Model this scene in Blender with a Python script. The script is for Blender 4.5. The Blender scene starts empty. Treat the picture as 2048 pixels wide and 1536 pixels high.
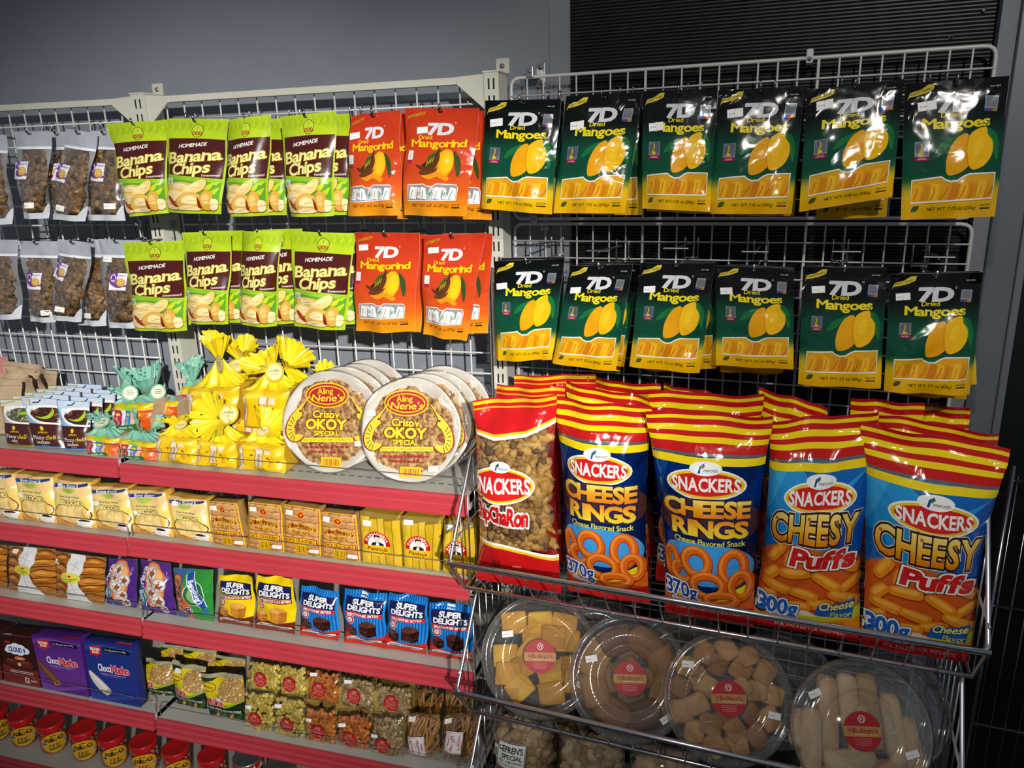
import bpy, bmesh, math, random
import numpy as np
from mathutils import Vector, Matrix, noise
from mathutils.geometry import tessellate_polygon

SC = bpy.context.scene
COLL = SC.collection
PI = math.pi

# ---------------------------------------------------------------- camera, world, lights, exposure
FOC = 1532.8                      # focal length in pixels of a 2048 px wide frame
CAM = np.array([1.3272, -1.6649, 1.5744])
PITCH, ROLL, YAW = -0.2798, 0.0281, 0.2826

def _axes():
    cx, sx = math.cos(PITCH), math.sin(PITCH)
    cy, sy = math.cos(ROLL), math.sin(ROLL)
    cz, sz = math.cos(YAW), math.sin(YAW)
    Rx = np.array([[1, 0, 0], [0, cx, -sx], [0, sx, cx]])
    Ry = np.array([[cy, 0, sy], [0, 1, 0], [-sy, 0, cy]])
    Rz = np.array([[cz, -sz, 0], [sz, cz, 0], [0, 0, 1]])
    return Rz @ Rx @ Ry
AX = _axes()
cam_data = bpy.data.cameras.new('camera')
cam_data.sensor_width = 36.0
cam_data.lens = FOC / 2048 * 36.0
cam_data.clip_start = 0.02
cam = bpy.data.objects.new('camera', cam_data)
COLL.objects.link(cam)
_m = Matrix.Identity(4)
for i in range(3):
    _m[i][0], _m[i][1], _m[i][2], _m[i][3] = AX[i, 0], AX[i, 2], -AX[i, 1], CAM[i]
cam.matrix_world = _m
SC.camera = cam

world = bpy.data.worlds.new('shop_ambient')
SC.world = world
world.use_nodes = True
world.node_tree.nodes['Background'].inputs[0].default_value = (0.78, 0.86, 1.0, 1)
world.node_tree.nodes['Background'].inputs[1].default_value = 0.15

def spot(name, loc, aim, watts, size=60, blend=.5, rad=.04, col=(1, .95, .88)):
    d = bpy.data.lights.new(name, 'SPOT')
    d.energy = watts; d.spot_size = math.radians(size); d.spot_blend = blend
    d.shadow_soft_size = rad; d.color = col
    o = bpy.data.objects.new(name, d)
    COLL.objects.link(o)
    o.location = loc
    o.rotation_euler = (Vector(aim) - Vector(loc)).to_track_quat('-Z', 'Y').to_euler()
    return o
# ceiling track spots of the aisle, behind and to both sides of the viewer
spot('track_spot_light', (3.1, -4.3, 2.65), (.1, -.1, 1.0), 1500, 25, 1., rad=.05, col=(1, .97, .92))
spot('track_spot_light', (1.9, -3.2, 2.9), (1.35, 0, 1.42), 135, 32, .8, rad=.04)
spot('track_spot_light', (.9, -2.8, 2.8), (1.4, -.2, .75), 75, 38, .8, rad=.05)

vs = SC.view_settings
vs.view_transform = 'Standard'; vs.look = 'None'; vs.gamma = 1.0; vs.use_curve_mapping = False
vs.exposure = 0.0

# ---------------------------------------------------------------- the two display planes
# The shelving stands along the wall (y = 0, metres in front of it count as depth d); the
# neighbouring display on the dark panel is turned a few degrees towards the aisle.
TH = -0.0784
RP = np.array([0.8493, 0.04, 0.0])
RN = np.array([math.sin(TH), -math.cos(TH), 0.0])
RD = np.array([math.cos(TH), math.sin(TH), 0.0])

def ray(u, v):
    return AX @ np.array([(u - 1024) / FOC, 1.0, -(v - 768) / FOC])

def L(u, v, d):                    # point of the shelving plane, d metres before the grid
    r = ray(u, v); t = (-d - CAM[1]) / r[1]
    return CAM + r * t

def Rr(u, v, d):                   # point of the turned plane, d metres before its grid
    r = ray(u, v); P0 = RP + RN * d
    return CAM + r * (np.dot(P0 - CAM, RN) / np.dot(r, RN))

def onz(u, v, z):                  # point on a horizontal deck
    r = ray(u, v); return CAM + r * ((z - CAM[2]) / r[2])

def rp(a, d, z):                   # a metres along the turned plane, d before it
    p = RP + RD * a + RN * d
    return np.array([p[0], p[1], z])

# ---------------------------------------------------------------- materials
def lin(c):
    return tuple((x / 12.92 if x <= .04045 else ((x + .055) / 1.055) ** 2.4) for x in c)

def hexc(h):
    m = 0.0
    if h.endswith('*'):
        m = .75; h = h[:-1]
    return lin(tuple(int(h[i:i + 2], 16) / 255 for i in (0, 2, 4))) + (m,)

MAT = {}
def mat(name, col='808080', rough=.5, metal=0., bump=None, var=0., spec=.5, coat=0., vcol=False, aniso=0.):
    m = bpy.data.materials.new(name); m.use_nodes = True
    nt = m.node_tree; b = nt.nodes['Principled BSDF']; N = nt.nodes.new; K = nt.links.new
    b.inputs['Roughness'].default_value = rough
    b.inputs['Metallic'].default_value = metal
    b.inputs['Specular IOR Level'].default_value = spec
    b.inputs['Coat Weight'].default_value = coat
    b.inputs['Coat Roughness'].default_value = .06
    tc = N('ShaderNodeTexCoord')
    if vcol:
        a = N('ShaderNodeAttribute'); a.attribute_name = 'Col'
        K(a.outputs['Color'], b.inputs['Base Color']); K(a.outputs['Alpha'], b.inputs['Metallic'])
    elif var:
        n = N('ShaderNodeTexNoise'); n.inputs['Scale'].default_value = 9
        n.inputs['Detail'].default_value = 6
        K(tc.outputs['Object'], n.inputs['Vector'])
        r = N('ShaderNodeValToRGB')
        c = hexc(col)
        r.color_ramp.elements[0].color = tuple(x * (1 - var) for x in c[:3]) + (1,)
        r.color_ramp.elements[1].color = tuple(min(1, x * (1 + var)) for x in c[:3]) + (1,)
        r.color_ramp.elements[0].position = .3; r.color_ramp.elements[1].position = .7
        K(n.outputs['Fac'], r.inputs['Fac']); K(r.outputs['Color'], b.inputs['Base Color'])
    else:
        b.inputs['Base Color'].default_value = hexc(col)[:3] + (1,)
    if bump:
        kind, scale, strength, dist = bump
        if kind == 'noise':
            n = N('ShaderNodeTexNoise'); n.inputs['Scale'].default_value = scale; n.inputs['Detail'].default_value = 3
            out = n.outputs['Fac']
        else:
            n = N('ShaderNodeTexVoronoi'); n.inputs['Scale'].default_value = scale
            n.feature = 'F1' if kind == 'cell' else 'DISTANCE_TO_EDGE'
            out = n.outputs['Distance']
            if kind == 'crease':       # crumpled film: facets meeting in sharp folds
                n.feature = 'SMOOTH_F1'
                n.inputs['Smoothness'].default_value = .25
                w = N('ShaderNodeTexNoise'); w.inputs['Scale'].default_value = scale * .35
                mx = N('ShaderNodeMixRGB'); mx.inputs[0].default_value = .12
                K(tc.outputs['Object'], w.inputs['Vector'])
                K(tc.outputs['Object'], mx.inputs[1]); K(w.outputs['Color'], mx.inputs[2])
                K(mx.outputs[0], n.inputs['Vector'])
        if not n.inputs['Vector'].is_linked:
            K(tc.outputs['Object'], n.inputs['Vector'])
        bp = N('ShaderNodeBump'); bp.inputs['Strength'].default_value = strength
        if kind == 'crease':           # some areas stay smooth, others are crumpled
            mk_ = N('ShaderNodeTexNoise'); mk_.inputs['Scale'].default_value = 11; mk_.inputs['Detail'].default_value = 1
            rm = N('ShaderNodeMapRange'); rm.inputs['From Min'].default_value = .42; rm.inputs['From Max'].default_value = .66
            rm.inputs['To Min'].default_value = strength * .12; rm.inputs['To Max'].default_value = strength
            K(tc.outputs['Object'], mk_.inputs['Vector']); K(mk_.outputs['Fac'], rm.inputs['Value']); K(rm.outputs[0], bp.inputs['Strength'])
        bp.inputs['Distance'].default_value = dist
        K(out, bp.inputs['Height']); K(bp.outputs['Normal'], b.inputs['Normal'])
        if coat: K(bp.outputs['Normal'], b.inputs['Coat Normal'])
    MAT[name] = m
    return m

mat('printed_foil', rough=.14, spec=.45, coat=.0, vcol=True, bump=('crease', 36, .7, .005))
mat('printed_pouch', rough=.26, spec=.5, coat=.25, vcol=True, bump=('crease', 24, .35, .005))
mat('printed_card', rough=.42, vcol=True)
mat('printed_label', rough=.5, vcol=True)
mat('food', rough=.65, vcol=True, bump=('noise', 240, .6, .002))
mat('sugared_food', rough=.42, vcol=True, bump=('noise', 120, .3, .002))
mat('white_enamel', 'd9d9d6', .32, var=.03)
mat('cream_enamel', 'd2d0c0', .38, var=.04)
mat('deck_enamel', 'bdbbb0', .45, var=.05)
mat('slot_shadow_steel', '14130f', .8)
mat('chrome', 'dcdee0', .24, 1.)
mat('dark_chrome', '8f9092', .2, 1.)
mat('zinc', 'b9babb', .35, .9, var=.08)
mat('red_rail', 'c23e48', .3, var=.05, coat=.3)
mat('wall_paint', '848a93', .62, var=.03, bump=('noise', 260, .12, .001))
mat('corner_paint', '868b93', .6, var=.05)
mat('ribbed_black', '211f1e', .38, var=.25)
mat('black_rubber', '0b0b0b', .6)
mat('steel_brushed', '6d737b', .36, .35, var=.06)
mat('steel_edge', '9a9da1', .3, .8)
mat('dark_cabinet', '0f1414', .28, .2, var=.2)
mat('floor_tile', '4a4845', .35, var=.15)
mat('paper_kraft', 'b09877', .75, var=.12, bump=('noise', 30, .6, .004))
mat('foam', 'dfd8cc', .5, var=.02, bump=('noise', 60, .25, .003))
mat('jar_lid_red', 'cb1a1e', .3, coat=.3)

def film(name, tint='ffffff', haze=0., refl=.12, rough=.08, crease=18, strength=.5):
    m = bpy.data.materials.new(name); m.use_nodes = True
    nt = m.node_tree; nt.nodes.clear(); N = nt.nodes.new; K = nt.links.new
    o = N('ShaderNodeOutputMaterial'); mx = N('ShaderNodeMixShader'); tr = N('ShaderNodeBsdfTransparent')
    gl = N('ShaderNodeBsdfGlossy'); lw = N('ShaderNodeLayerWeight'); lw.inputs['Blend'].default_value = .35
    gl.inputs['Roughness'].default_value = rough
    tr.inputs['Color'].default_value = hexc(tint)[:3] + (1,)
    mr = N('ShaderNodeMapRange'); mr.inputs['To Min'].default_value = refl; mr.inputs['To Max'].default_value = min(1, refl + .6)
    tc = N('ShaderNodeTexCoord'); n = N('ShaderNodeTexVoronoi'); n.feature = 'SMOOTH_F1'
    n.inputs['Scale'].default_value = crease; n.inputs['Smoothness'].default_value = .25
    w = N('ShaderNodeTexNoise'); w.inputs['Scale'].default_value = crease * .4
    m2 = N('ShaderNodeMixRGB'); m2.inputs[0].default_value = .15
    K(tc.outputs['Object'], w.inputs['Vector']); K(tc.outputs['Object'], m2.inputs[1]); K(w.outputs['Color'], m2.inputs[2])
    K(m2.outputs[0], n.inputs['Vector'])
    bp = N('ShaderNodeBump'); bp.inputs['Strength'].default_value = strength; bp.inputs['Distance'].default_value = .008
    K(n.outputs['Distance'], bp.inputs['Height']); K(bp.outputs['Normal'], gl.inputs['Normal']); K(bp.outputs['Normal'], lw.inputs['Normal'])
    K(lw.outputs['Facing'], mr.inputs['Value']); K(mr.outputs[0], mx.inputs[0])
    base = tr.outputs[0]
    if haze:
        df = N('ShaderNodeBsdfDiffuse'); df.inputs['Color'].default_value = (.8, .8, .8, 1)
        m3 = N('ShaderNodeMixShader'); m3.inputs[0].default_value = haze
        K(tr.outputs[0], m3.inputs[1]); K(df.outputs[0], m3.inputs[2]); base = m3.outputs[0]
    K(base, mx.inputs[1]); K(gl.outputs[0], mx.inputs[2]); K(mx.outputs[0], o.inputs['Surface'])
    MAT[name] = m
film('clear_film', refl=.09, crease=26, strength=.6)
film('silver_film', refl=.3, rough=.1, crease=22, strength=.6)
film('clear_plastic', 'f8f8f6', haze=.05, refl=.06, rough=.1, crease=6, strength=.05)
film('jar_plastic', 'f2f0ec', refl=.07, rough=.06, crease=6, strength=.05)

# ---------------------------------------------------------------- mesh helpers
def tag(o, label=None, cat=None, group=None, kind=None):
    if label: o['label'] = label
    if cat: o['category'] = cat
    if group: o['group'] = group
    if kind: o['kind'] = kind
    return o

def mk(name, V, faces, mats, cols=None, fm=None, smooth=True, parent=None, org=None):
    """one mesh object; V in world metres, org its origin (a child's mesh is moved into its parent's space)"""
    V = np.asarray(V, dtype=float)
    if parent is not None and org is None:
        org = np.array(parent['_org']); loc = (0, 0, 0)
    elif org is None:
        org = np.array([(V[:, 0].min() + V[:, 0].max()) / 2, (V[:, 1].min() + V[:, 1].max()) / 2, V[:, 2].min()]); loc = org
    else:
        org = np.asarray(org, dtype=float); loc = org
    me = bpy.data.meshes.new(name)
    me.from_pydata((V - org).tolist(), [], [tuple(f) for f in faces])
    for m in (mats if isinstance(mats, (list, tuple)) else [mats]):
        me.materials.append(MAT[m])
    n = len(me.polygons)
    me.polygons.foreach_set('use_smooth', np.full(n, smooth))
    if fm is not None: me.polygons.foreach_set('material_index', np.asarray(fm, dtype=np.int32))
    if cols is not None:
        a = me.color_attributes.new('Col', 'FLOAT_COLOR', 'CORNER')
        a.data.foreach_set('color', np.asarray(cols, dtype=np.float32).ravel())
    me.update()
    o = bpy.data.objects.new(name, me)
    COLL.objects.link(o)
    o.location = loc
    if parent is not None: o.parent = parent
    o['_org'] = [float(x) for x in org]
    return o

def empty(name, loc):
    o = bpy.data.objects.new(name, None); COLL.objects.link(o)
    o.location = loc; o.empty_display_size = .05
    o['_org'] = [float(x) for x in loc]
    return o

class MB:
    """collects boxes, tubes and lathes into one mesh"""
    def __init__(s): s.v = []; s.f = []; s.m = []
    def add(s, V, F, m=0):
        b = len(s.v); s.v += [tuple(p) for p in V]; s.f += [tuple(b + i for i in f) for f in F]; s.m += [m] * len(F)
    def box(s, x0, x1, y0, y1, z0, z1, T=None, m=0, bev=0.0):
        P = [(x, y, z) for z in (z0, z1) for y in (y0, y1) for x in (x0, x1)]
        F = [(0, 2, 3, 1), (4, 5, 7, 6), (0, 1, 5, 4), (2, 6, 7, 3), (0, 4, 6, 2), (1, 3, 7, 5)]
        if bev:
            bm = bmesh.new(); vs_ = [bm.verts.new(p) for p in P]
            for f in F: bm.faces.new([vs_[i] for i in f])
            bmesh.ops.bevel(bm, geom=bm.edges[:], offset=bev, segments=2, affect='EDGES', profile=.5)
            bm.verts.index_update()
            P = [tuple(v.co) for v in bm.verts]; F = [tuple(v.index for v in f.verts) for f in bm.faces]; bm.free()
        if T: P = [T(*p) for p in P]
        s.add(P, F, m)
    def tube(s, pts, r, n=6, m=0, cap=True, closed=False):
        pts = [np.asarray(p, dtype=float) for p in pts]; V = []; F = []
        k = len(pts); prev = None
        for i, p in enumerate(pts):
            a = pts[(i - 1) % k] if (i or closed) else p; b = pts[(i + 1) % k] if (i < k - 1 or closed) else p
            d = b - a; d = d / (np.linalg.norm(d) + 1e-12)
            if prev is None:
                up = np.array([0, 0, 1.]) if abs(d[2]) < .9 else np.array([0, 1., 0])
            else: up = prev
            x = np.cross(d, up); x /= np.linalg.norm(x) + 1e-12; y = np.cross(x, d); prev = y
            for j in range(n):
                q = 2 * PI * j / n
                V.append(p + r * (math.cos(q) * x + math.sin(q) * y))
        for i in range(k if closed else k - 1):
            for j in range(n):
                A = i * n + j; B = i * n + (j + 1) % n; C = ((i + 1) % k) * n
                F.append((A, B, C + (j + 1) % n, C + j))
        if cap and not closed:
            F.append(tuple(range(n))[::-1]); F.append(tuple((k - 1) * n + j for j in range(n)))
        s.add(V, [tuple(reversed(f)) for f in F], m)
    def lathe(s, prof, n=40, T=None, m=0):
        V = []; F = []
        for r, z in prof:
            for j in range(n):
                q = 2 * PI * j / n; p = (r * math.cos(q), r * math.sin(q), z)
                V.append(T(*p) if T else p)
        for i in range(len(prof) - 1):
            for j in range(n):
                F.append((i * n + j, i * n + (j + 1) % n, (i + 1) * n + (j + 1) % n, (i + 1) * n + j))
        s.add(V, F, m)
    def done(s, name, mats, parent=None, smooth=False, org=None):
        return mk(name, s.v, s.f, mats, fm=s.m, smooth=smooth, parent=parent, org=org)

def arc_pts(pts, r, n=4):
    """round the inner corners of a polyline"""
    out = [np.asarray(pts[0], float)]
    for i in range(1, len(pts) - 1):
        a, b, c = (np.asarray(p, float) for p in (pts[i - 1], pts[i], pts[i + 1]))
        u = (a - b) / np.linalg.norm(a - b); w = (c - b) / np.linalg.norm(c - b)
        for k in range(n + 1):
            t = k / n
            out.append((1 - t) ** 2 * (b + u * r) + 2 * t * (1 - t) * b + t * t * (b + w * r))
    out.append(np.asarray(pts[-1], float))
    return out

# ---------------------------------------------------------------- printed artwork (flat shapes laid on a pack's own surface)
_gl = {}
def glyph(c, b):
    k = (c, round(b, 3))
    if k not in _gl and c == 'M':      # one clean outline at any weight
        P = [(.07 - b, -b), (.17 + b, -b), (.17 + b, .53 - 1.8 * b), (.39, .27 - 1.8 * b), (.61 - b, .53 - 1.8 * b), (.61 - b, -b), (.71 + b, -b), (.71 + b, .68 + b), (.62 - .6 * b, .68 + b), (.39, .4 + 1.2 * b), (.165 + .6 * b, .68 + b), (.07 - b, .68 + b)]
        _gl[k] = (np.array(P), [tuple(t) for t in tessellate_polygon([[Vector((x, y, 0)) for x, y in P]])])
    if k not in _gl:
        cu = bpy.data.curves.new('g', 'FONT'); cu.body = c; cu.size = 1; cu.offset = b; cu.resolution_u = 3
        ob = bpy.data.objects.new('g', cu)
        me = bpy.data.meshes.new_from_object(ob)
        V = [(v.co.x, v.co.y) for v in me.vertices]; T = []
        for p in me.polygons:
            if p.normal.z >= 0 or True:
                T.append(tuple(p.vertices))
        _gl[k] = (np.array(V).reshape(-1, 2), T)
        bpy.data.objects.remove(ob); bpy.data.curves.remove(cu); bpy.data.meshes.remove(me)
    return _gl[k]

SERIF = {'N': ((.06,), (.06, .94)), 'K': ((.08, .92), (.08, .86)), 'R': ((.1, .95), (.06,)), 'E': ((.06,), (.06,)), 'A': ((.06, .94), ()),
         'D': ((.08,), (.08,)), 'n': ((.12, .88), (.08,)), 'd': ((.92,), (.86,)), 'a': ((.95,), ()), 'i': ((.5,), ()),
         'r': ((.2,), (.1,)), 'Y': ((.5,), (.06, .94)), '7': ((), (.04,)), 'B': ((.08,), (.08,)), 'h': ((.12, .88), (.08,))}

def area2(V, t):
    a = 0
    for i in range(len(t)):
        p = V[t[i]]; q = V[t[(i + 1) % len(t)]]; a += p[0] * q[1] - q[0] * p[1]
    return a

def spline(P, n=5):
    """closed smooth outline through the points"""
    out = []; k = len(P)
    for i in range(k):
        p0, p1, p2, p3 = (np.array(P[(i + j - 1) % k], float) for j in range(4))
        for q in range(n):
            t = q / n
            out.append(.5 * (2 * p1 + (p2 - p0) * t + (2 * p0 - 5 * p1 + 4 * p2 - p3) * t * t + (3 * p1 - p0 - 3 * p2 + p3) * t ** 3))
    return out

class Print:
    """x runs 0..1 over the pack's width, y 0..H over its height (same unit)"""
    def __init__(s, H, bg, nx=10, ny=14, m=0):
        s.H = H; s.nx = max(2, round(nx * 1.4)); s.ny = max(2, round(ny * 1.4)); s.sh = []; s.C = None
        s.raw([(0, 0), (1, 0), (1, H), (0, H)], [(0, 1, 2, 3)], bg, m)
    def raw(s, V, T, col, m=0, lay=None):
        V = np.asarray(V, float)
        if len(V) == 0: return s
        bb = (V[:, 0].min(), V[:, 1].min(), V[:, 0].max(), V[:, 1].max())
        if lay is None:
            lay = 0
            for q in s.sh:
                b = q[4]
                if b[0] < bb[2] and b[2] > bb[0] and b[1] < bb[3] and b[3] > bb[1]: lay = max(lay, q[3] + 1)
        s.sh.append((V, [t if area2(V, t) > 0 else tuple(reversed(t)) for t in T], col, lay, bb, m))
        return s
    def poly(s, P, col, m=0):
        V = [(float(p[0]), float(p[1])) for p in P]
        T = tessellate_polygon([[Vector((p[0], p[1], 0)) for p in V]])
        return s.raw(V, [tuple(t) for t in T], col, m)
    def blob(s, P, col, n=5, m=0): return s.poly(spline(P, n), col, m)
    def rect(s, x0, y0, x1, y1, col, rot=0, m=0):
        cx, cy = (x0 + x1) / 2, (y0 + y1) / 2; c, q = math.cos(rot), math.sin(rot)
        return s.raw([(cx + (x - cx) * c - (y - cy) * q, cy + (x - cx) * q + (y - cy) * c) for x, y in ((x0, y0), (x1, y0), (x1, y1), (x0, y1))], [(0, 1, 2, 3)], col, m)
    def ell(s, cx, cy, rx, ry, col, rot=0, n=26, m=0):
        c, q = math.cos(rot), math.sin(rot)
        P = [(cx, cy)] + [(cx + rx * math.cos(a) * c - ry * math.sin(a) * q, cy + rx * math.cos(a) * q + ry * math.sin(a) * c) for a in (2 * PI * i / n for i in range(n))]
        return s.raw(P, [(0, 1 + i, 1 + (i + 1) % n) for i in range(n)], col, m)
    def ring(s, cx, cy, rx, ry, w, col, rot=0, n=26, m=0):
        c, q = math.cos(rot), math.sin(rot); P = []
        for k in (0, w):
            for i in range(n):
                a = 2 * PI * i / n; x, y = (rx - k) * math.cos(a), (ry - k) * math.sin(a)
                P.append((cx + x * c - y * q, cy + x * q + y * c))
        return s.raw(P, [(i, (i + 1) % n, n + (i + 1) % n, n + i) for i in range(n)], col, m)
    def line(s, P, w, col, closed=False, m=0):
        P = [np.array(p, float) for p in P]; k = len(P); V = []; T = []
        for i in range(k):
            a = P[(i - 1) % k] if (i or closed) else P[i]; b = P[(i + 1) % k] if (i < k - 1 or closed) else P[i]
            d = b - a; d /= np.linalg.norm(d) + 1e-9; nn = np.array([-d[1], d[0]]) * w / 2
            V += [P[i] - nn, P[i] + nn]
        for i in range(k if closed else k - 1):
            j = (i + 1) % k; T.append((2 * i, 2 * j, 2 * j + 1, 2 * i + 1))
        return s.raw(V, T, col, m)
    def text(s, tx, cx, cy, w=None, h=None, col='ffffff', b=0., sh=0., rot=0., out=(), serif=False, arc=None, gap=.07, m=0, bend=0.):
        pen = 0.; items = []
        for ch in tx:
            if ch == ' ': pen += .3; continue
            V, T = glyph(ch, 0.)
            if len(V) == 0: continue
            x0, x1 = V[:, 0].min(), V[:, 0].max()
            items.append((ch, pen - x0, pen, pen + x1 - x0, V[:, 1].min(), V[:, 1].max())); pen += x1 - x0 + gap
        wid = pen - gap; cap = .72
        sx = (w / wid) if w else h / cap; sy = (h / cap) if h else sx
        c, q = math.cos(rot), math.sin(rot)
        def X(V):
            V = np.array(V, float)
            x = (V[:, 0] - wid / 2) * sx + V[:, 1] * sh * sy; y = (V[:, 1] - cap / 2) * sy
            if arc:
                a = x / arc; R_ = arc + y
                x, y = R_ * np.sin(a), R_ * np.cos(a) - arc
            if bend: y = y - bend * x * x
            return np.stack([cx + x * c - y * q, cy + x * q + y * c], 1)
        b *= .45
        for off, co in list(out) + [(0., col)]:
            VV = []; TT = []; n = 0; SV = []; ST = []
            for ch, dx, a0, a1, y0, y1 in items:
                V, T = glyph(ch, b + off)
                VV.append(V + np.array([dx, 0])); TT += [tuple(i + n for i in t) for t in T]; n += len(V)
                if serif and ch in SERIF:
                    bo, to = SERIF[ch]; o = off * .8; hw = .05 + b * .6
                    for fr, yy in [(f_, 0) for f_ in bo] + [(f_, 1) for f_ in to]:
                        xc = a0 + fr * (a1 - a0); top = y1 if ch not in 'nrp' else .52
                        ya, yb = (-o, .06 + b + o) if yy == 0 else (top - .06 - b - o, top + o)
                        ST.append(tuple(4 * len(SV) + q_ for q_ in range(4))); SV.append(np.array([(xc - hw - o, ya), (xc + hw + o, ya), (xc + hw + o, yb), (xc - hw - o, yb)]))
            if VV: s.raw(X(np.concatenate(VV)), TT, co, m)
            if SV: s.raw(X(np.concatenate(SV)), ST, co, m)
        return s
    def bars(s, x0, y0, x1, y1, col='111111', n=9, bg=None):
        if bg: s.rect(x0, y0, x1, y1, bg)
        for i in range(n):
            a = x0 + (x1 - x0) * (i + .2) / n
            s.rect(a, y0 + (y1 - y0) * .15, a + (x1 - x0) / n * (.3 + .4 * ((i * 7) % 3) / 2), y1 - (y1 - y0) * .1, col)
        return s
    def compile(s):
        if s.C: return s.C
        bm = bmesh.new(); ci = bm.faces.layers.int.new('c')
        pal = []; 
        for k, (V, T, col, lay, bb, m) in enumerate(s.sh):
            vv = [bm.verts.new((p[0], p[1], lay)) for p in V]
            for t in T:
                try: f = bm.faces.new([vv[i] for i in t])
                except ValueError: continue
                f[ci] = k
        cuts = [((i / s.nx, 0, 0), (1, 0, 0)) for i in range(1, s.nx)] + [((0, s.H * i / s.ny, 0), (0, 1, 0)) for i in range(1, s.ny)]
        cuts += [((k / s.nx, 0, 0), (s.H / s.ny, -1 / s.nx, 0)) for k in range(-s.ny + 1, s.nx)]
        cuts += [((0, 0, 0), (-1, 0, 0)), ((1, 0, 0), (1, 0, 0)), ((0, 0, 0), (0, -1, 0)), ((0, s.H, 0), (0, 1, 0))]
        for i, (co, no) in enumerate(cuts):
            bmesh.ops.bisect_plane(bm, geom=bm.verts[:] + bm.edges[:] + bm.faces[:], dist=1e-7, plane_co=co, plane_no=no, clear_outer=i >= len(cuts) - 4)
        bm.verts.index_update(); bm.verts.ensure_lookup_table()
        P = np.array([v.co[:] for v in bm.verts]); F = []; cols = []; fm = []
        for f in bm.faces:
            ix = [v.index for v in f.verts]; F.append(tuple(ix))
            sh = s.sh[f[ci]]; col = sh[2]; fm.append(sh[5])
            if isinstance(col, str):
                cc = _hc(col); cols += [cc] * len(ix)
            else:
                for i in ix:
                    cols.append(grad(col, P[i, 1] / s.H))
        bm.free()
        s.C = (P[:, 0].copy(), P[:, 1] / s.H, np.minimum(P[:, 2], 45), F, np.array(cols), fm)
        return s.C

_hcache = {}
def _hc(h):
    if h not in _hcache: _hcache[h] = hexc(h)
    return _hcache[h]

def grad(stops, y):
    if y <= stops[0][0]: return _hc(stops[0][1])
    for (a, ca), (b, cb) in zip(stops, stops[1:]):
        if y <= b:
            t = (y - a) / (b - a + 1e-9); A = _hc(ca); B = _hc(cb)
            return tuple(A[i] * (1 - t) + B[i] * t for i in range(4))
    return _hc(stops[-1][1])

# ---------------------------------------------------------------- pack surfaces
def sstep(a, b, x):
    t = np.clip((x - a) / (b - a), 0, 1); return t * t * (3 - 2 * t)

def prof_pouch(s, t):
    return np.clip(np.sin(PI * np.clip(s, 0, 1)), 0, 1) ** .6 * (sstep(.96, .3, t) * .95 + .05) * (.55 + .45 * sstep(0, .14, t))
def prof_pillow(s, t):
    return np.clip(np.sin(PI * np.clip(s, 0, 1)), 0, 1) ** .55 * np.clip(np.sin(PI * np.clip((t - .05) / .87, 0, 1)), 0, 1) ** .5
def prof_stand(s, t):          # stands on a wide bottom, flat seal on top
    return np.clip(np.sin(PI * np.clip(s, 0, 1)), 0, 1) ** .5 * sstep(1.0, .35, t) * (.85 + .15 * sstep(0, .1, t))
def prof_block(s, t):
    a = np.abs(2 * np.clip(s, 0, 1) - 1); b = np.abs(2 * np.clip(t, 0, 1) - 1)
    return (1 - a ** 9) ** .5 * (1 - b ** 12) ** .5
PROF = dict(pouch=prof_pouch, pillow=prof_pillow, stand=prof_stand, block=prof_block, flat=lambda s, t: 0 * s)

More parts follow.
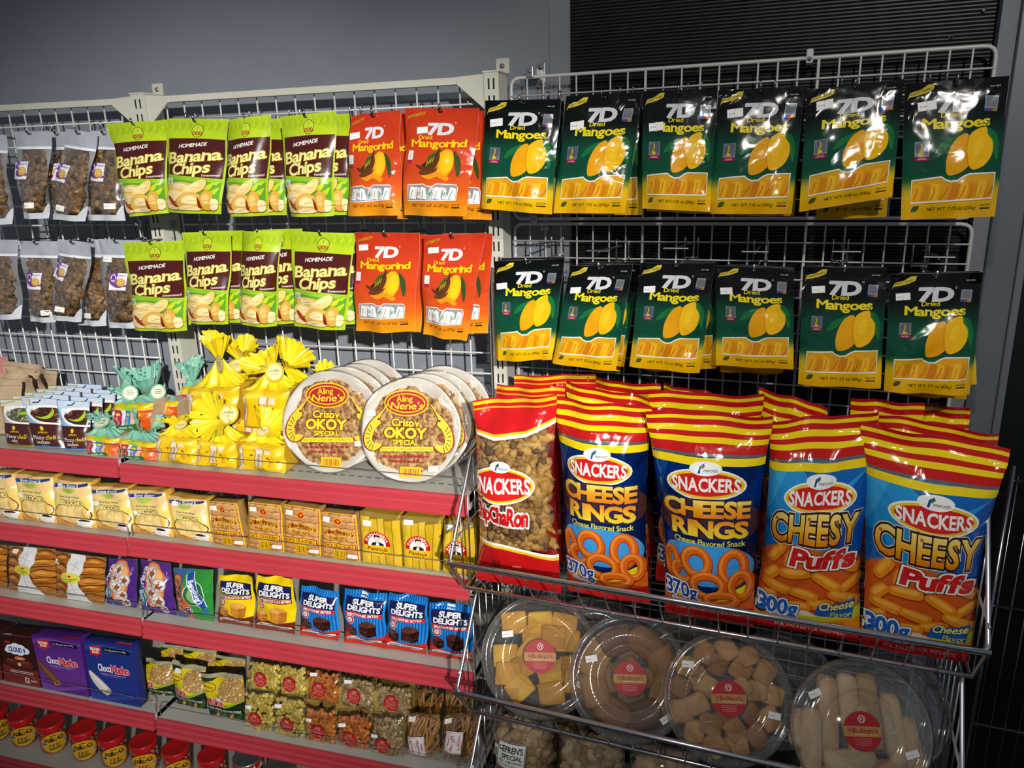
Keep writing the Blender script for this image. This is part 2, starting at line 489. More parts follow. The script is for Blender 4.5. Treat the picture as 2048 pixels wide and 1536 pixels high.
class Surf:
    """curved front of a pack over four corner points (top left, top right, bottom left, bottom right)"""
    def __init__(s, C, bulge, prof='pouch', seed=0, wr=.002, edge=.003, bot=.004, bow=0., top=0., pinch=0.):
        s.C = [np.asarray(c, float) for c in C]; TL, TR, BL, BR = s.C
        n = np.cross(TR - TL + BR - BL, TL - BL + TR - BR); s.n = n / np.linalg.norm(n)
        if s.n[1] > 0: s.n = -s.n
        s.W = (np.linalg.norm(TR - TL) + np.linalg.norm(BR - BL)) / 2
        s.Hm = (np.linalg.norm(TL - BL) + np.linalg.norm(TR - BR)) / 2
        s.b = bulge; s.p = PROF[prof]; s.wr = wr; s.edge = edge; s.bot = bot; s.bow = bow; s.top = top; s.pinch = pinch
        r = random.Random(seed * 7 + 3)
        s.k = [(r.uniform(-2.2, 2.2), r.uniform(-3.5, 3.5), r.uniform(0, 6.28), r.uniform(.5, 1)) for _ in range(5)]
        s.k2 = [(r.uniform(-3, 3), r.uniform(-4, 4), r.uniform(0, 6.28), r.uniform(.4, 1)) for _ in range(4)]
        s.ph = r.uniform(0, 6.28); s.ph2 = r.uniform(0, 6.28)
    def base(s, x, t):
        x = np.asarray(x); t = np.asarray(t)
        if s.pinch: x = .5 + (x - .5) * (1 - s.pinch * s.p(0 * x + .5, t))
        x = x[..., None]; t = t[..., None]; TL, TR, BL, BR = s.C
        return (1 - t) * ((1 - x) * BL + x * BR) + t * ((1 - x) * TL + x * TR)
    def h(s, x, t):
        w = 0 * x
        for a, b, p, g in s.k: w = w + g * np.sin(2 * PI * (a * x + b * t) + p)
        for a, b, p, g in s.k2: w = w + 1.1 * g * (np.abs(np.sin(PI * (a * x + b * t) + p)) - .64)
        w = w * s.wr * .6
        e = s.edge * np.sin(2 * PI * 1.4 * t + s.ph) * np.abs(2 * x - 1) ** 2
        bt = s.bot * np.sin(2 * PI * 1.6 * x + s.ph2) * (1 - np.clip(t, 0, 1)) ** 4
        tp = s.top * (np.sin(2 * PI * 1.1 * x + s.ph) + .5 * np.sin(2 * PI * 2.3 * x + s.ph2)) * np.clip(t, 0, 1) ** 7
        return w, e + bt + tp
    def pos(s, x, t, back=None):
        w, e = s.h(x, t); pr = s.p(x, t)
        d = (s.b * pr + w * (.35 + .65 * pr)) if back is None else (-s.b * back * pr + w * .35 - .0008)
        d = d + e + s.bow * (1 - (2 * x - 1) ** 2)
        return s.base(x, t) + d[..., None] * s.n
    def at(s, x, t, off=0.):
        e = 2e-3
        p = s.pos(x, t)
        if np.any(off):
            dx = s.pos(x + e, t) - s.pos(x - e, t); dt = s.pos(x, t + e) - s.pos(x, t - e)
            n = np.cross(dx, dt); n /= np.linalg.norm(n, axis=-1)[..., None] + 1e-12
            if np.dot(n.mean(0) if n.ndim > 1 else n, s.n) < 0: n = -n
            p = p + n * np.asarray(off)[..., None]
        return p

LAY = .00011
def grid_faces(nx, ny, b=0, flip=False):
    F = []
    for j in range(ny):
        for i in range(nx):
            a = b + j * (nx + 1) + i; q = (a, a + 1, a + nx + 2, a + nx + 1)
            F.append(q[::-1] if flip else q)
    return F

def on_grid(S, x, t, off, nx, ny):
    """places artwork on the facets of the pack's own grid, so that it lies on the surface everywhere"""
    gx, gt = np.meshgrid(np.linspace(0, 1, nx + 1), np.linspace(0, 1, ny + 1))
    P = S.pos(gx, gt); e = 2e-3
    N_ = np.cross(S.pos(gx + e, gt) - S.pos(gx - e, gt), S.pos(gx, gt + e) - S.pos(gx, gt - e))
    N_ /= np.linalg.norm(N_, axis=-1)[..., None] + 1e-12
    N_ *= np.sign((N_ * S.n).sum(-1))[..., None]
    i = np.clip((x * nx).astype(int), 0, nx - 1); j = np.clip((t * ny).astype(int), 0, ny - 1)
    a = (x * nx - i)[:, None]; b = (t * ny - j)[:, None]
    lo = a >= b
    f = lambda G: np.where(lo, G[j, i] + a * (G[j, i + 1] - G[j, i]) + b * (G[j + 1, i + 1] - G[j, i + 1]), G[j, i] + b * (G[j + 1, i] - G[j, i]) + a * (G[j + 1, i + 1] - G[j + 1, i]))
    return f(P) + f(N_) * np.asarray(off)[:, None]

def drape(name, pr, S, mats, back=.5, backcol='c8c8c8', side=0., sidecol=None, parent=None, lay=LAY, backm=0, sidem=0):
    """a pack: its printed front laid over surface S, a back and, for deep packs, side walls of depth `side` metres"""
    x, t, l, F, cols, fm = pr.compile()
    V = [on_grid(S, x, t, l * lay + .00015 * (l > 0), pr.nx, pr.ny)]; F = list(F); cols = [cols]; fm = list(fm); n = len(x)
    nx, ny = pr.nx, pr.ny
    gx, gt = np.meshgrid(np.linspace(0, 1, nx + 1), np.linspace(0, 1, ny + 1))
    gx = gx.ravel(); gt = gt.ravel()
    if not side:
        V.append(S.pos(gx, gt, back)); bf = grid_faces(nx, ny, n, True)
        F += bf; cols.append(np.tile(_hc(backcol), (len(bf) * 4, 1))); fm += [backm] * len(bf); n += len(gx)
    else:
        rim = [(i / nx, 0) for i in range(nx)] + [(1, j / ny) for j in range(ny)] + [(1 - i / nx, 1) for i in range(nx)] + [(0, 1 - j / ny) for j in range(ny)]
        rx = np.array([p[0] for p in rim]); rt = np.array([p[1] for p in rim]); k = len(rim)
        A = S.at(rx, rt); dep = np.array([0, .06, .5, .94, 1.0]); ins = np.array([0, -.0, -.0, 0.0, .06])
        cen = S.base(np.array([.5]), np.array([.5]))[0]; nd = np.array([S.n[0], S.n[1], 0]); nd /= np.linalg.norm(nd)
        for d, q in zip(dep, ins):
            P = A - nd * (side * d); c2 = cen - nd * side * d
            V.append(P + (c2 - P) * q)
        for r_ in range(4):
            for i in range(k):
                j = (i + 1) % k
                F.append((n + r_ * k + i, n + (r_ + 1) * k + i, n + (r_ + 1) * k + j, n + r_ * k + j)); fm.append(sidem)
        F.append(tuple(n + 4 * k + i for i in range(k))[::-1]); fm.append(backm)
        cols.append(np.tile(_hc(sidecol or backcol), (4 * k * 4, 1))); cols.append(np.tile(_hc(backcol), (k, 1)))
    return mk(name, np.concatenate(V), F, mats, np.concatenate(cols), fm, True, parent)

def patch(name, pr, S, cx, ct, w, rot, mats, parent, off=.0009, lay=.00012):
    """a sticker of w metres laid on surface S around (cx, ct)"""
    x, t, l, F, cols, fm = pr.compile()
    a = (x - .5) * w; b = (t - .5) * w * pr.H; c, q = math.cos(rot), math.sin(rot)
    X = cx + (a * c - b * q) / S.W; T = ct + (a * q + b * c) / S.Hm
    return mk(name, S.at(X, T, off + l * lay), F, mats, cols, fm, True, parent)

STK = Print(.55, 'f2f2ee', 2, 2)
STK.rect(.04, .08, .46, .46, 'fdfdfb').text('$ 4.4', .3, .26, w=.36, col='55504c', b=.01).rect(.49, 0, .51, .12, '8a8884').rect(.49, .43, .51, .55, '8a8884')
def sticker(S, o, cx, ct, rot=0., w=.024):
    return patch('price_sticker', STK, S, cx, ct, w, rot, 'printed_label', o)

_ico = None
def ico():
    global _ico
    if _ico is None:
        bm = bmesh.new(); bmesh.ops.create_icosphere(bm, subdivisions=2, radius=1)
        bm.verts.index_update()
        _ico = (np.array([v.co[:] for v in bm.verts]), [tuple(v.index for v in f.verts) for f in bm.faces]); bm.free()
    return _ico

def lump(r, rng, rough=.25, squash=(1, 1, 1)):
    V, F = ico(); V = V.copy()
    for k in range(4):
        a = np.array([rng.gauss(0, 1) for _ in range(3)]) * 2.2
        V = V * (1 + rough * .5 * np.sin(V @ a + rng.uniform(0, 6.28)))[:, None]
    q = np.array([rng.gauss(0, 1) for _ in range(4)]); q /= np.linalg.norm(q)
    w, x, y, z = q
    M = np.array([[1 - 2 * (y * y + z * z), 2 * (x * y - z * w), 2 * (x * z + y * w)], [2 * (x * y + z * w), 1 - 2 * (x * x + z * z), 2 * (y * z - x * w)], [2 * (x * z - y * w), 2 * (y * z + x * w), 1 - 2 * (x * x + y * y)]])
    return (V * np.array(squash) * r) @ M.T, F
# ================================================================ the setting
def quadbox(name, m, x0, x1, y0, y1, z0, z1, kind='structure', T=None, **k):
    b = MB(); b.box(x0, x1, y0, y1, z0, z1, T=T)
    return tag(b.done(name, [m], **k), kind=kind)

WALL_Y = .085
SEAM = rp(.119, -.045, 0)
quadbox('wall_back', 'wall_paint', -2.2, .925, WALL_Y, WALL_Y + .08, -.1, 3.2)
quadbox('trim_1', 'corner_paint', .926, .972, WALL_Y - .003, WALL_Y + .08, -.1, 3.2)
quadbox('floor', 'floor_tile', -2.2, 3.4, -4.2, .3, -.2, -.1)

# dark ribbed panel wall (fine horizontal ribs), parallel to the turned display
def ribbed():
    V = []; F = []; n = 0; z = 0.0; pitch = .0066
    a0, a1 = .121, .918
    while z < 3.2:
        for dz, d in ((0, -.045), (.0022, -.0425), (.0044, -.0425), (.0066, -.045)):
            V += [rp(a0, d, z + dz), rp(a1, d, z + dz)]
        for k in range(3): F.append((n + 2 * k, n + 2 * k + 1, n + 2 * k + 3, n + 2 * k + 2))
        n += 8; z += pitch
    for a in (a0, a1):
        V += [rp(a, -.044, 0), rp(a, -.044, 3.2), rp(a, -.12, 3.2), rp(a, -.12, 0)]; F.append((n, n + 1, n + 2, n + 3)); n += 4
    return mk('wall_right', V, F, 'ribbed_black', smooth=False, org=rp(.5, -.045, 0))
tag(ribbed(), kind='structure')
TR_ = lambda a, d, z: tuple(rp(a, d, z))
quadbox('trim_2', 'corner_paint', .912, .94, -.12, -.012, -.1, 3.2, T=TR_)

b = MB(); b.box(.940, .990, -.12, .0, -.1, 3.1, T=TR_, bev=.002)
col = tag(b.done('steel_post', ['steel_brushed']), 'brushed steel column at the end of the dried mango display', 'post')
b = MB(); b.box(.990, 1.004, -.12, .004, -.1, 3.1, T=TR_, bev=.002)
b.done('edge_strip', ['steel_edge'], parent=col)
b = MB(); b.box(1.007, 1.75, -.12, -.02, -.1, 3.1, T=TR_, bev=.003)
cab = tag(b.done('cabinet', ['dark_cabinet']), 'tall dark glossy cabinet beyond the steel column', 'cabinet')
# chrome rack of thin wires standing in the gloom beyond the column
def dark_rack():
    o = None; b = MB()
    for i in range(16):
        a = 1.03 + .025 * i; b.tube([rp(a, .07, .05), rp(a, .07, .98)], .0016, 5)
    for z in (.12, .42, .7, .97): b.tube([rp(1.02, .072, z), rp(1.42, .072, z)], .003, 6)
    for a in (1.02, 1.42): b.tube([rp(a, .072, -.1), rp(a, .072, 1.0)], .004, 8)
    return tag(b.done('wire_rack', ['dark_chrome'], smooth=True), 'dark wire rack half lost in the gloom beyond the steel column', 'rack')
dark_rack()

def screw(b, p, n, r=.0055, m=1):
    p = np.asarray(p, float); n = np.asarray(n, float)
    b.tube([p, p + n * .002], r, 10, m); b.tube([p + n * .002, p + n * .0035], r * .55, 8, m)

# wall brackets (small screwed tabs)
def tab(x0, x1, z0, z1, label):
    b = MB(); b.box(x0, x1, WALL_Y - .0035, WALL_Y - .0005, z0, z1, bev=.001)
    b.box((x0 + x1) / 2 - .012, (x0 + x1) / 2 + .012, .0, WALL_Y - .002, z0 - .004, z0 - .0005)
    o = tag(b.done('wall_bracket', ['cream_enamel']), label, 'bracket', 'brackets on top of the uprights')
    s = MB(); screw(s, ((x0 + x1) / 2, WALL_Y - .0035, (z0 + z1) / 2), (0, -1, 0)); s.done('screw', ['zinc', 'zinc'], parent=o, smooth=True)
tab(-.106, -.075, 1.764, 1.793, 'small metal wall bracket above the shorter of the two cream uprights, beside the cracklings')
tab(.803, .834, 1.766, 1.798, 'small metal wall bracket above the upright between banana chips and mango pouches')

# ---------------------------------------------------------------- uprights, header rails, grids of the wall shelving
def upright(x0, x1, label):
    o = None; b = MB(); zt = 1.758; w = x1 - x0
    b.box(x0, x1, -.035, -.033, -.1, zt); b.box(x0, x0 + .002, -.033, .028, -.1, zt); b.box(x1 - .002, x1, -.033, .028, -.1, zt)
    b.box(x0 - .002, x1 + .002, -.037, .03, zt, zt + .003)
    o = tag(b.done('upright_post', ['cream_enamel']), label, 'post', 'cream slotted uprights')
    s = MB(); z = zt - .012
    while z > .1:
        for fx in (.28, .62):
            s.box(x0 + w * fx, x0 + w * fx + .0035, -.0356, -.0349, z - .021, z)
        z -= .0335
    s.done('slots', ['slot_shadow_steel'], parent=o)
    f = MB(); f.box(x0 - .001, x1 + .001, -.03, .03, -.1, -.08, bev=.002); f.done('foot', ['cream_enamel'], parent=o)
    return o
upright(-.075, -.038, 'cream slotted upright behind the teal gift bags')
upright(.811, .843, 'cream slotted upright between the orange pouches and the first mango pouches')

def header(x0, x1, zl, zr, label):
    """flat tube along the top with triangular gussets that meet the uprights"""
    b = MB(); zz = lambda x: zl + (zr - zl) * (x - x0) / (x1 - x0)
    V = []; 
    for x in (x0, x1):
        for y, z in ((-.027, 0), (-.027, .014), (-.006, .014), (-.006, 0)): V.append((x, y, zz(x) + z))
    b.add(V, [(0, 1, 5, 4), (1, 2, 6, 5), (2, 3, 7, 6), (3, 0, 4, 7), (3, 2, 1, 0), (4, 5, 6, 7)])
    for xa, xb, z in ((x0, x0 + .06, zl), (x1, x1 - .06, zr)):
        P = [(xa, z + .017), (xb, z + .014), (xb, z), (xa, z - .052)]
        if xb > xa: P = P[::-1]
        V = [(x, -.030, q) for x, q in P] + [(x, -.026, q) for x, q in P]
        b.add(V, [(0, 1, 2, 3), (7, 6, 5, 4)] + [(i, i + 4, (i + 1) % 4 + 4, (i + 1) % 4) for i in range(4)])
    return tag(b.done('header_rail', ['cream_enamel']), label, 'rail', 'cream header rails')
header(-.036, .809, 1.7365, 1.739, 'long cream header rail over the banana chips and orange pouches')
header(-.98, -.077, 1.741, 1.737, 'cream header rail over the crackling pouches')

def wire_panel(name, mats, xs, zs, P, rw, frame=None, label='', cat='grid', group=None, thick=()):
    """crossing welded wires; P(x, off, z) gives the place"""
    b = MB(); x0, x1 = xs[0], xs[-1]; z0, z1 = min(zs), max(zs)
    for i, x in enumerate(xs):
        if frame and i in (0, len(xs) - 1): continue
        b.tube([P(x, 0, z0), P(x, 0, z1)], rw if i not in thick else rw * 1.6, 6)
    for z in zs:
        if frame and z in (z0, z1): continue
        b.tube([P(x0, rw * 1.7, z), P(x1, rw * 1.7, z)], rw, 6)
    if frame:
        c = [P(x0, 0, z0), P(x1, 0, z0), P(x1, 0, z1), P(x0, 0, z1)]
        q = arc_pts([(c[0] + c[1]) / 2, c[1], c[2], c[3], c[0], (c[0] + c[1]) / 2], .02, 4)[:-1]
        b.tube(q, frame, 8, closed=True)
    return tag(b.done(name, mats, smooth=True), label, cat, group)
PL = lambda x, d, z: np.array([x, -d, z])
zs = [1.75 - .05 * i for i in range(34)]
wire_panel('wire_grid_panel', ['white_enamel'], [.05 * i - .005 for i in range(-1 + 1, 17)], zs, PL, .0021, None, 'white wire grid behind the banana chips and the round rice cakes', 'grid', 'white grids of the wall shelving')
wire_panel('wire_grid_panel', ['white_enamel'], [-.139 - .05 * i for i in range(17)][::-1], zs, PL, .0021, None, 'white wire grid behind the crackling pouches and brown paper bags', 'grid', 'white grids of the wall shelving')
S2 = .0364
PR_ = lambda a, d, z: rp(a, d, z)
wire_panel('wire_grid_panel', ['white_enamel'], [S2 * i for i in range(26)], [1.751 - .0371 * i for i in range(9)], PR_, .0018, .0036, 'upper of two white wire grids on the dark panel, behind the large mango pouches', 'grid', 'white grids on the dark panel', (8, 17))
wire_panel('wire_grid_panel', ['white_enamel'], [S2 * i for i in range(26)], [1.443 - .0371 * i for i in range(34)], PR_, .0018, .0036, 'lower of two white wire grids on the dark panel, behind the small mango pouches', 'grid', 'white grids on the dark panel', (8, 17))

# screwed metal clips that hold the two grids, and white plastic ones
def clip(a, z, label, mats=('zinc', 'zinc'), w=.018, h=.05, gap=None):
    b = MB(); b.box(a - w / 2, a + w / 2, -.043, -.040, z - h / 2, z + h / 2, T=TR_, bev=.001)
    b.box(a - w / 2 - .009, a + w / 2 - .011, -.040, .0085, z - .008, z + .014, T=TR_, bev=.0015)
    o = tag(b.done('grid_clip', [mats[0]]), label, 'clip', 'clips that fix the grids to the wall')
    s = MB(); screw(s, rp(a, -.040, z + h * .33), RN); screw(s, rp(a, -.040, z - h * .33), RN); screw(s, rp(a - .010, .0085, z + .004), RN, .004)
    s.done('screw', ['zinc', mats[1]], parent=o, smooth=True)
clip(.055, 1.758, 'zinc clip with screws on the top wire of the upper mango grid')
clip(.058, 1.45, 'zinc clip between the two white grids, near the cream upright')
def knob(a, z, label):
    b = MB(); b.box(a - .0065, a + .0065, -.043, .008, z - .014, z + .012, T=TR_, bev=.003)
    o = tag(b.done('grid_clip', ['white_enamel']), label, 'clip', 'clips that fix the grids to the wall')
    s = MB(); screw(s, rp(a, .008, z - .006), RN, .004); s.done('screw', ['zinc', 'zinc'], parent=o, smooth=True)
knob(.602, 1.755, 'white plastic clip on the top wire of the upper mango grid')
b = MB(); b.tube([rp(.842, -.043, 1.775), rp(.842, -.041, 1.775)], .0045, 12); b.tube([rp(.842, -.041, 1.775), rp(.842, -.0405, 1.775)], .0025, 10, m=1)
tag(b.done('wall_grommet', ['zinc', 'black_rubber'], smooth=True), 'small round grommet in the dark panel above the last mango pouch', 'grommet')
b = MB(); b.tube([rp(.888, -.043, 1.815), rp(.888, -.036, 1.815)], .0035, 10)
tag(b.done('screw', ['zinc'], smooth=True), 'bright screw head high on the dark panel near the steel column', 'screw')

# ---------------------------------------------------------------- shelves with red price rails and wire fences
SHELF = {}
LIP = .043
def shelf(x0, x1, z, d, label, fence=True, slots=False, lastend=False):
    b = MB(); b.box(x0, x1, -d + .004, -.006, z - .02, z, m=0)
    b.box(x0, x0 + .003, -d + .01, -.006, z - .035, z - .001); b.box(x1 - .003, x1, -d + .01, -.006, z - .035, z - .001)
    if slots:
        n = int((x1 - x0) / .022)
        for i in range(n):
            xx = x0 + .02 + i * (x1 - x0 - .04) / n
            b.box(xx, xx + .012, -d + .05, -d + .053, z, z + .0003, m=1); b.box(xx, xx + .012, -.1, -.097, z, z + .0003, m=1)
    o = tag(b.done('shelf', ['deck_enamel', 'slot_shadow_steel']), label, 'shelf', 'shelves with red price rails')
    r = MB(); P = [(-d + .003, 0.002), (-d - .002, .001), (-d - .004, -.006), (-d - .0035, -.018), (-d - .0055, -.022), (-d - .006, -.034), (-d - .0105, -.038), (-d - .0105, -.042), (-d - .004, -LIP), (-d + .001, -LIP + .002), (-d + .001, -.004)]
    V = [(x0 + .001, y, z + q) for y, q in P] + [(x1 - .001, y, z + q) for y, q in P]; n = len(P)
    r.add(V, [(i, i + n, (i + 1) % n + n, (i + 1) % n) for i in range(n)] + [tuple(range(n))[::-1][::-1], tuple(range(n, 2 * n))[::-1]])
    r.done('price_rail', ['red_rail'], parent=o)
    if fence:
        f = MB(); y = -d + .012; h = .034
        f.tube(arc_pts([(x0 + .004, y, z), (x0 + .004, y, z + h), (x1 - .004, y, z + h), (x1 - .004, y, z)], .012, 4), .0011, 6)
        f.done('wire_fence', ['zinc'], parent=o, smooth=True)
    return o
XM = -.054
def zat(u, v, d): return float(L(u, v, d)[2])
D1, D2, D3, D4 = .285, .30, .302, .315
Z1R = zat(600, 962, D1); Z1L = zat(115, 909, D1)
Z2R = zat(600, 1120, D2); Z2L = zat(125, 1062, D2)
Z3R = zat(600, 1293, D3); Z3L = zat(140, 1217, D3)
Z4R = zat(530, 1481, D4); Z4L = zat(155, 1400, D4)
Z5 = zat(60, 1528, D4 + .01) 
for nm, z, d, x0, x1, sl in (('top shelf under the yellow gift bags', Z1R, D1, XM + .002, .824, True), ('top shelf under the brown stew pouches', Z1L, D1, -.98, XM - .002, False),
                      ('second shelf under the dice crackers', Z2R, D2, XM + .002, .824, False), ('second shelf under the cream toast packs, end bay', Z2L, D2, -.98, XM - .002, False),
                      ('third shelf under the brownie bags', Z3R, D3, XM + .002, .824, False), ('third shelf under the pastry bags', Z3L, D3, -.98, XM - .002, False),
                      ('fourth shelf under the chickpea packs', Z4R, D4, XM + .002, .824, False), ('fourth shelf under the chocolate bar boxes', Z4L, D4, -.98, XM - .002, False),
                      ('lowest shelf under the wafer stick jars', Z5, D4 + .01, -.98, .824, False)):
    shelf(x0, x1, z, d, 'cream ' + nm + ', with a red price rail', slots=sl, fence=not nm.startswith('lowest'))

# ---------------------------------------------------------------- chrome wire baskets
def basket(zr, label, drop=.092, top=.18, back=True):
    a0, a1 = .016, .926; zl = zr - drop; zt = zr + top; df, dl, dt = .46, .392, .335
    o = empty('wire_basket', rp(.47, .0, zl)); tag(o, label, 'basket', 'chrome wire baskets')
    f = MB()
    f.tube([rp(a0 - .004, df, zr), rp(a1 + .004, df, zr)], .0052, 10); f.tube([rp(a0 - .004, df - .006, zr - .009), rp(a1 + .004, df - .006, zr - .009)], .0026, 8)
    f.tube([rp(a0, dl, zl), rp(a1, dl, zl)], .0042, 10)
    f.done('front_rail', ['chrome'], parent=o, smooth=True)
    m = MB(); n = 18
    for i in range(1, n):
        a = a0 + (a1 - a0) * i / n
        m.tube([rp(a, df - .006, zr - .011), rp(a, dl, zl - .004), rp(a, .03, zl - .004)], .0014, 5)
    for k in range(1, 7): m.tube([rp(a0, dl - k * .055, zl - .001), rp(a1, dl - k * .055, zl - .001)], .0013, 5)
    m.done('base_lattice', ['chrome'], parent=o, smooth=True)
    for a, nm in ((a0, 1), (a1, 2)):
        s = MB()
        s.tube(arc_pts([rp(a, .008, zt), rp(a, dt, zt), rp(a, df, zr), rp(a, dl, zl - .004), rp(a, .008, zl - .004)], .014, 4), .0038, 8)
        s.tube([rp(a, df - .012, zr + .035), rp(a, .008, zr + .06)], .0026, 6)
        for k in range(1, 11):
            d = .03 + k * .037
            zt2 = zt if d < dt else zt - (d - dt) / (df - dt) * (zt - zr)
            zb = zl if d < dl else zl + (d - dl) / (df - dl) * (zr - zl)
            s.tube([rp(a, d, zb - .003), rp(a, d, zt2)], .0017, 5)
        for hk in (zt - .02, zl + .02):
            s.tube(arc_pts([rp(a, .008, hk), rp(a, -.006, hk), rp(a, -.006, hk - .012)], .004, 3), .003, 6)
        s.done('side_lattice', ['chrome'], parent=o, smooth=True)
    return o
BZ = (.833, .538, .243)
basket(BZ[0], 'uppermost chrome wire basket, filled with big cheese snack bags')
basket(BZ[1], 'chrome wire basket that holds the round cookie tubs', drop=.098, top=.165)
basket(BZ[2], 'lowest chrome wire basket, holding tied bags of cracklings', drop=.098, top=.165)
BFL = [BZ[0] - .092, BZ[1] - .098, BZ[2] - .098]      # basket floors
# ================================================================ artwork of the hanging pouches
Y7 = 'f4dc1c'
def art_mango(net):
    p = Print(1.4, [(0, 'e2a808'), (.13, 'ecbb0a'), (.2, 'd8bc14'), (.27, '1f6a3a'), (.33, '0b4a33'), (.55, '0c4a34'), (.66, '0a2c20'), (.76, '070c0a'), (1, '050606')], 12, 18)
    p.rect(0, 1.262, 1, 1.268, '1c211f').rect(0, 1.24, 1, 1.243, '1a1f1d')
    p.poly([(.03, 1.225), (.055, 1.3), (.16, 1.325), (.235, 1.372), (.30, 1.375), (.285, 1.32), (.2, 1.285), (.1, 1.262), (.05, 1.255)], 'd9c23a')
    p.text('Export Quality', .165, 1.312, w=.215, col='2a2508', rot=.26, b=.02)
    p.text('TEAR HERE', .88, 1.315, w=.1, col='d8dcda')
    p.text('7D', .52, 1.165, w=.36, h=.155, col='d9dadd', b=.11, sh=.06, serif=True, gap=.03)
    p.ring(.735, 1.235, .012, .012, .004, 'c9cacc', n=12)
    p.text('Dried', .47, 1.058, w=.2, h=.055, col=Y7, b=.022)
    p.text('Mangoes', .52, .97, w=.66, h=.105, col=Y7, b=.06, serif=True, gap=.03, bend=-.12)
    p.blob([(.32, .67), (.43, .71), (.56, .84), (.5, .83), (.38, .77)], '1a6e38')
    p.blob([(.81, .9), (.9, .875), (.955, .75), (.945, .58), (.9, .64), (.87, .78)], '186a36')
    p.line([(.83, .89), (.9, .76), (.94, .6)], .006, '3c8f4c')
    p.line([(.8, .9), (.84, .96)], .012, '2a7a36')
    p.blob([(.45, .455), (.435, .6), (.48, .74), (.56, .835), (.65, .84), (.69, .6), (.63, .5), (.54, .45)], 'eda60a')
    p.blob([(.655, .83), (.73, .895), (.82, .912), (.838, .84), (.89, .76), (.885, .63), (.81, .525), (.7, .49), (.65, .57), (.635, .7)], 'f6bd14')
    p.blob([(.72, .78), (.78, .82), (.8, .74), (.76, .64), (.7, .66)], 'f9c826')
    p.line([(.65, .82), (.632, .7), (.648, .56), (.68, .5)], .008, 'd98c06')
    win = [(.1, .405), (.4, .43), (.435, .4), (.49, .378), (.56, .384), (.62, .425), (.67, .445), (.93, .45), (.925, .195), (.095, .175)]
    p.poly(win, 'e2a413')
    r = random.Random(4)
    for i in range(9):
        x = .1 + i * .092; a = r.uniform(.02, .1)
        c = ['edb01a', 'd98f0c', 'f0bc2a', 'e09c12', 'd07c0c'][i % 5]
        p.poly([(x, .19), (x + .075, .195), (min(.915, x + .075 + a), .36 + r.uniform(-.03, .02)), (min(.9, x + a * .6), .375)], c)
        p.line([(x + .02, .2), (x + .035 + a * .4, .27), (x + .03 + a * .7, .33)], .01, ['c8640c', 'd9820a', 'cf4f12'][i % 3])
    p.line(win, .017, 'f2efe2', closed=True)
    p.text(net, .52, .105, w=.5, col='1d1806', b=.014)
    p.text('HACCP', .87, .128, w=.11, col='173018', b=.02).rect(.815, .085, .925, .1, '173018')
    p.blob([(.1, .08), (.16, .09), (.18, .14), (.12, .135)], '4b5a22')
    return p
ART_MANGO = art_mango('NET WT. 7.05 oz (200g)')
ART_MANGO_S = art_mango('NET WT. 3.5 oz (100g)')
HOLO = Print(1.45, 'b9bbc4*', 2, 3)
HOLO.poly([(.1, .45), (.9, .45), (.95, 1.4), (.4, 1.42), (.06, 1.2)], '8d8f9e*').line([(.3, .4), (.5, 1.0), (.44, 1.3)], .1, 'c8b416').ell(.48, .52, .17, .12, 'd4bf1c').rect(0, 0, 1, .32, '8a1440').rect(.15, .1, .85, .15, 'd8a0b8').rect(.25, .2, .75, .24, 'd8a0b8')
CODE = Print(1.3, 'd2d4d8*', 2, 3)
CODE.rect(.1, .36, .92, 1.2, 'a9acb2*').rect(0, 0, .35, .25, '4c6fd0*').rect(.35, 0, .65, .25, 'cf4a78*').rect(.65, 0, 1, .25, 'd8c050*')

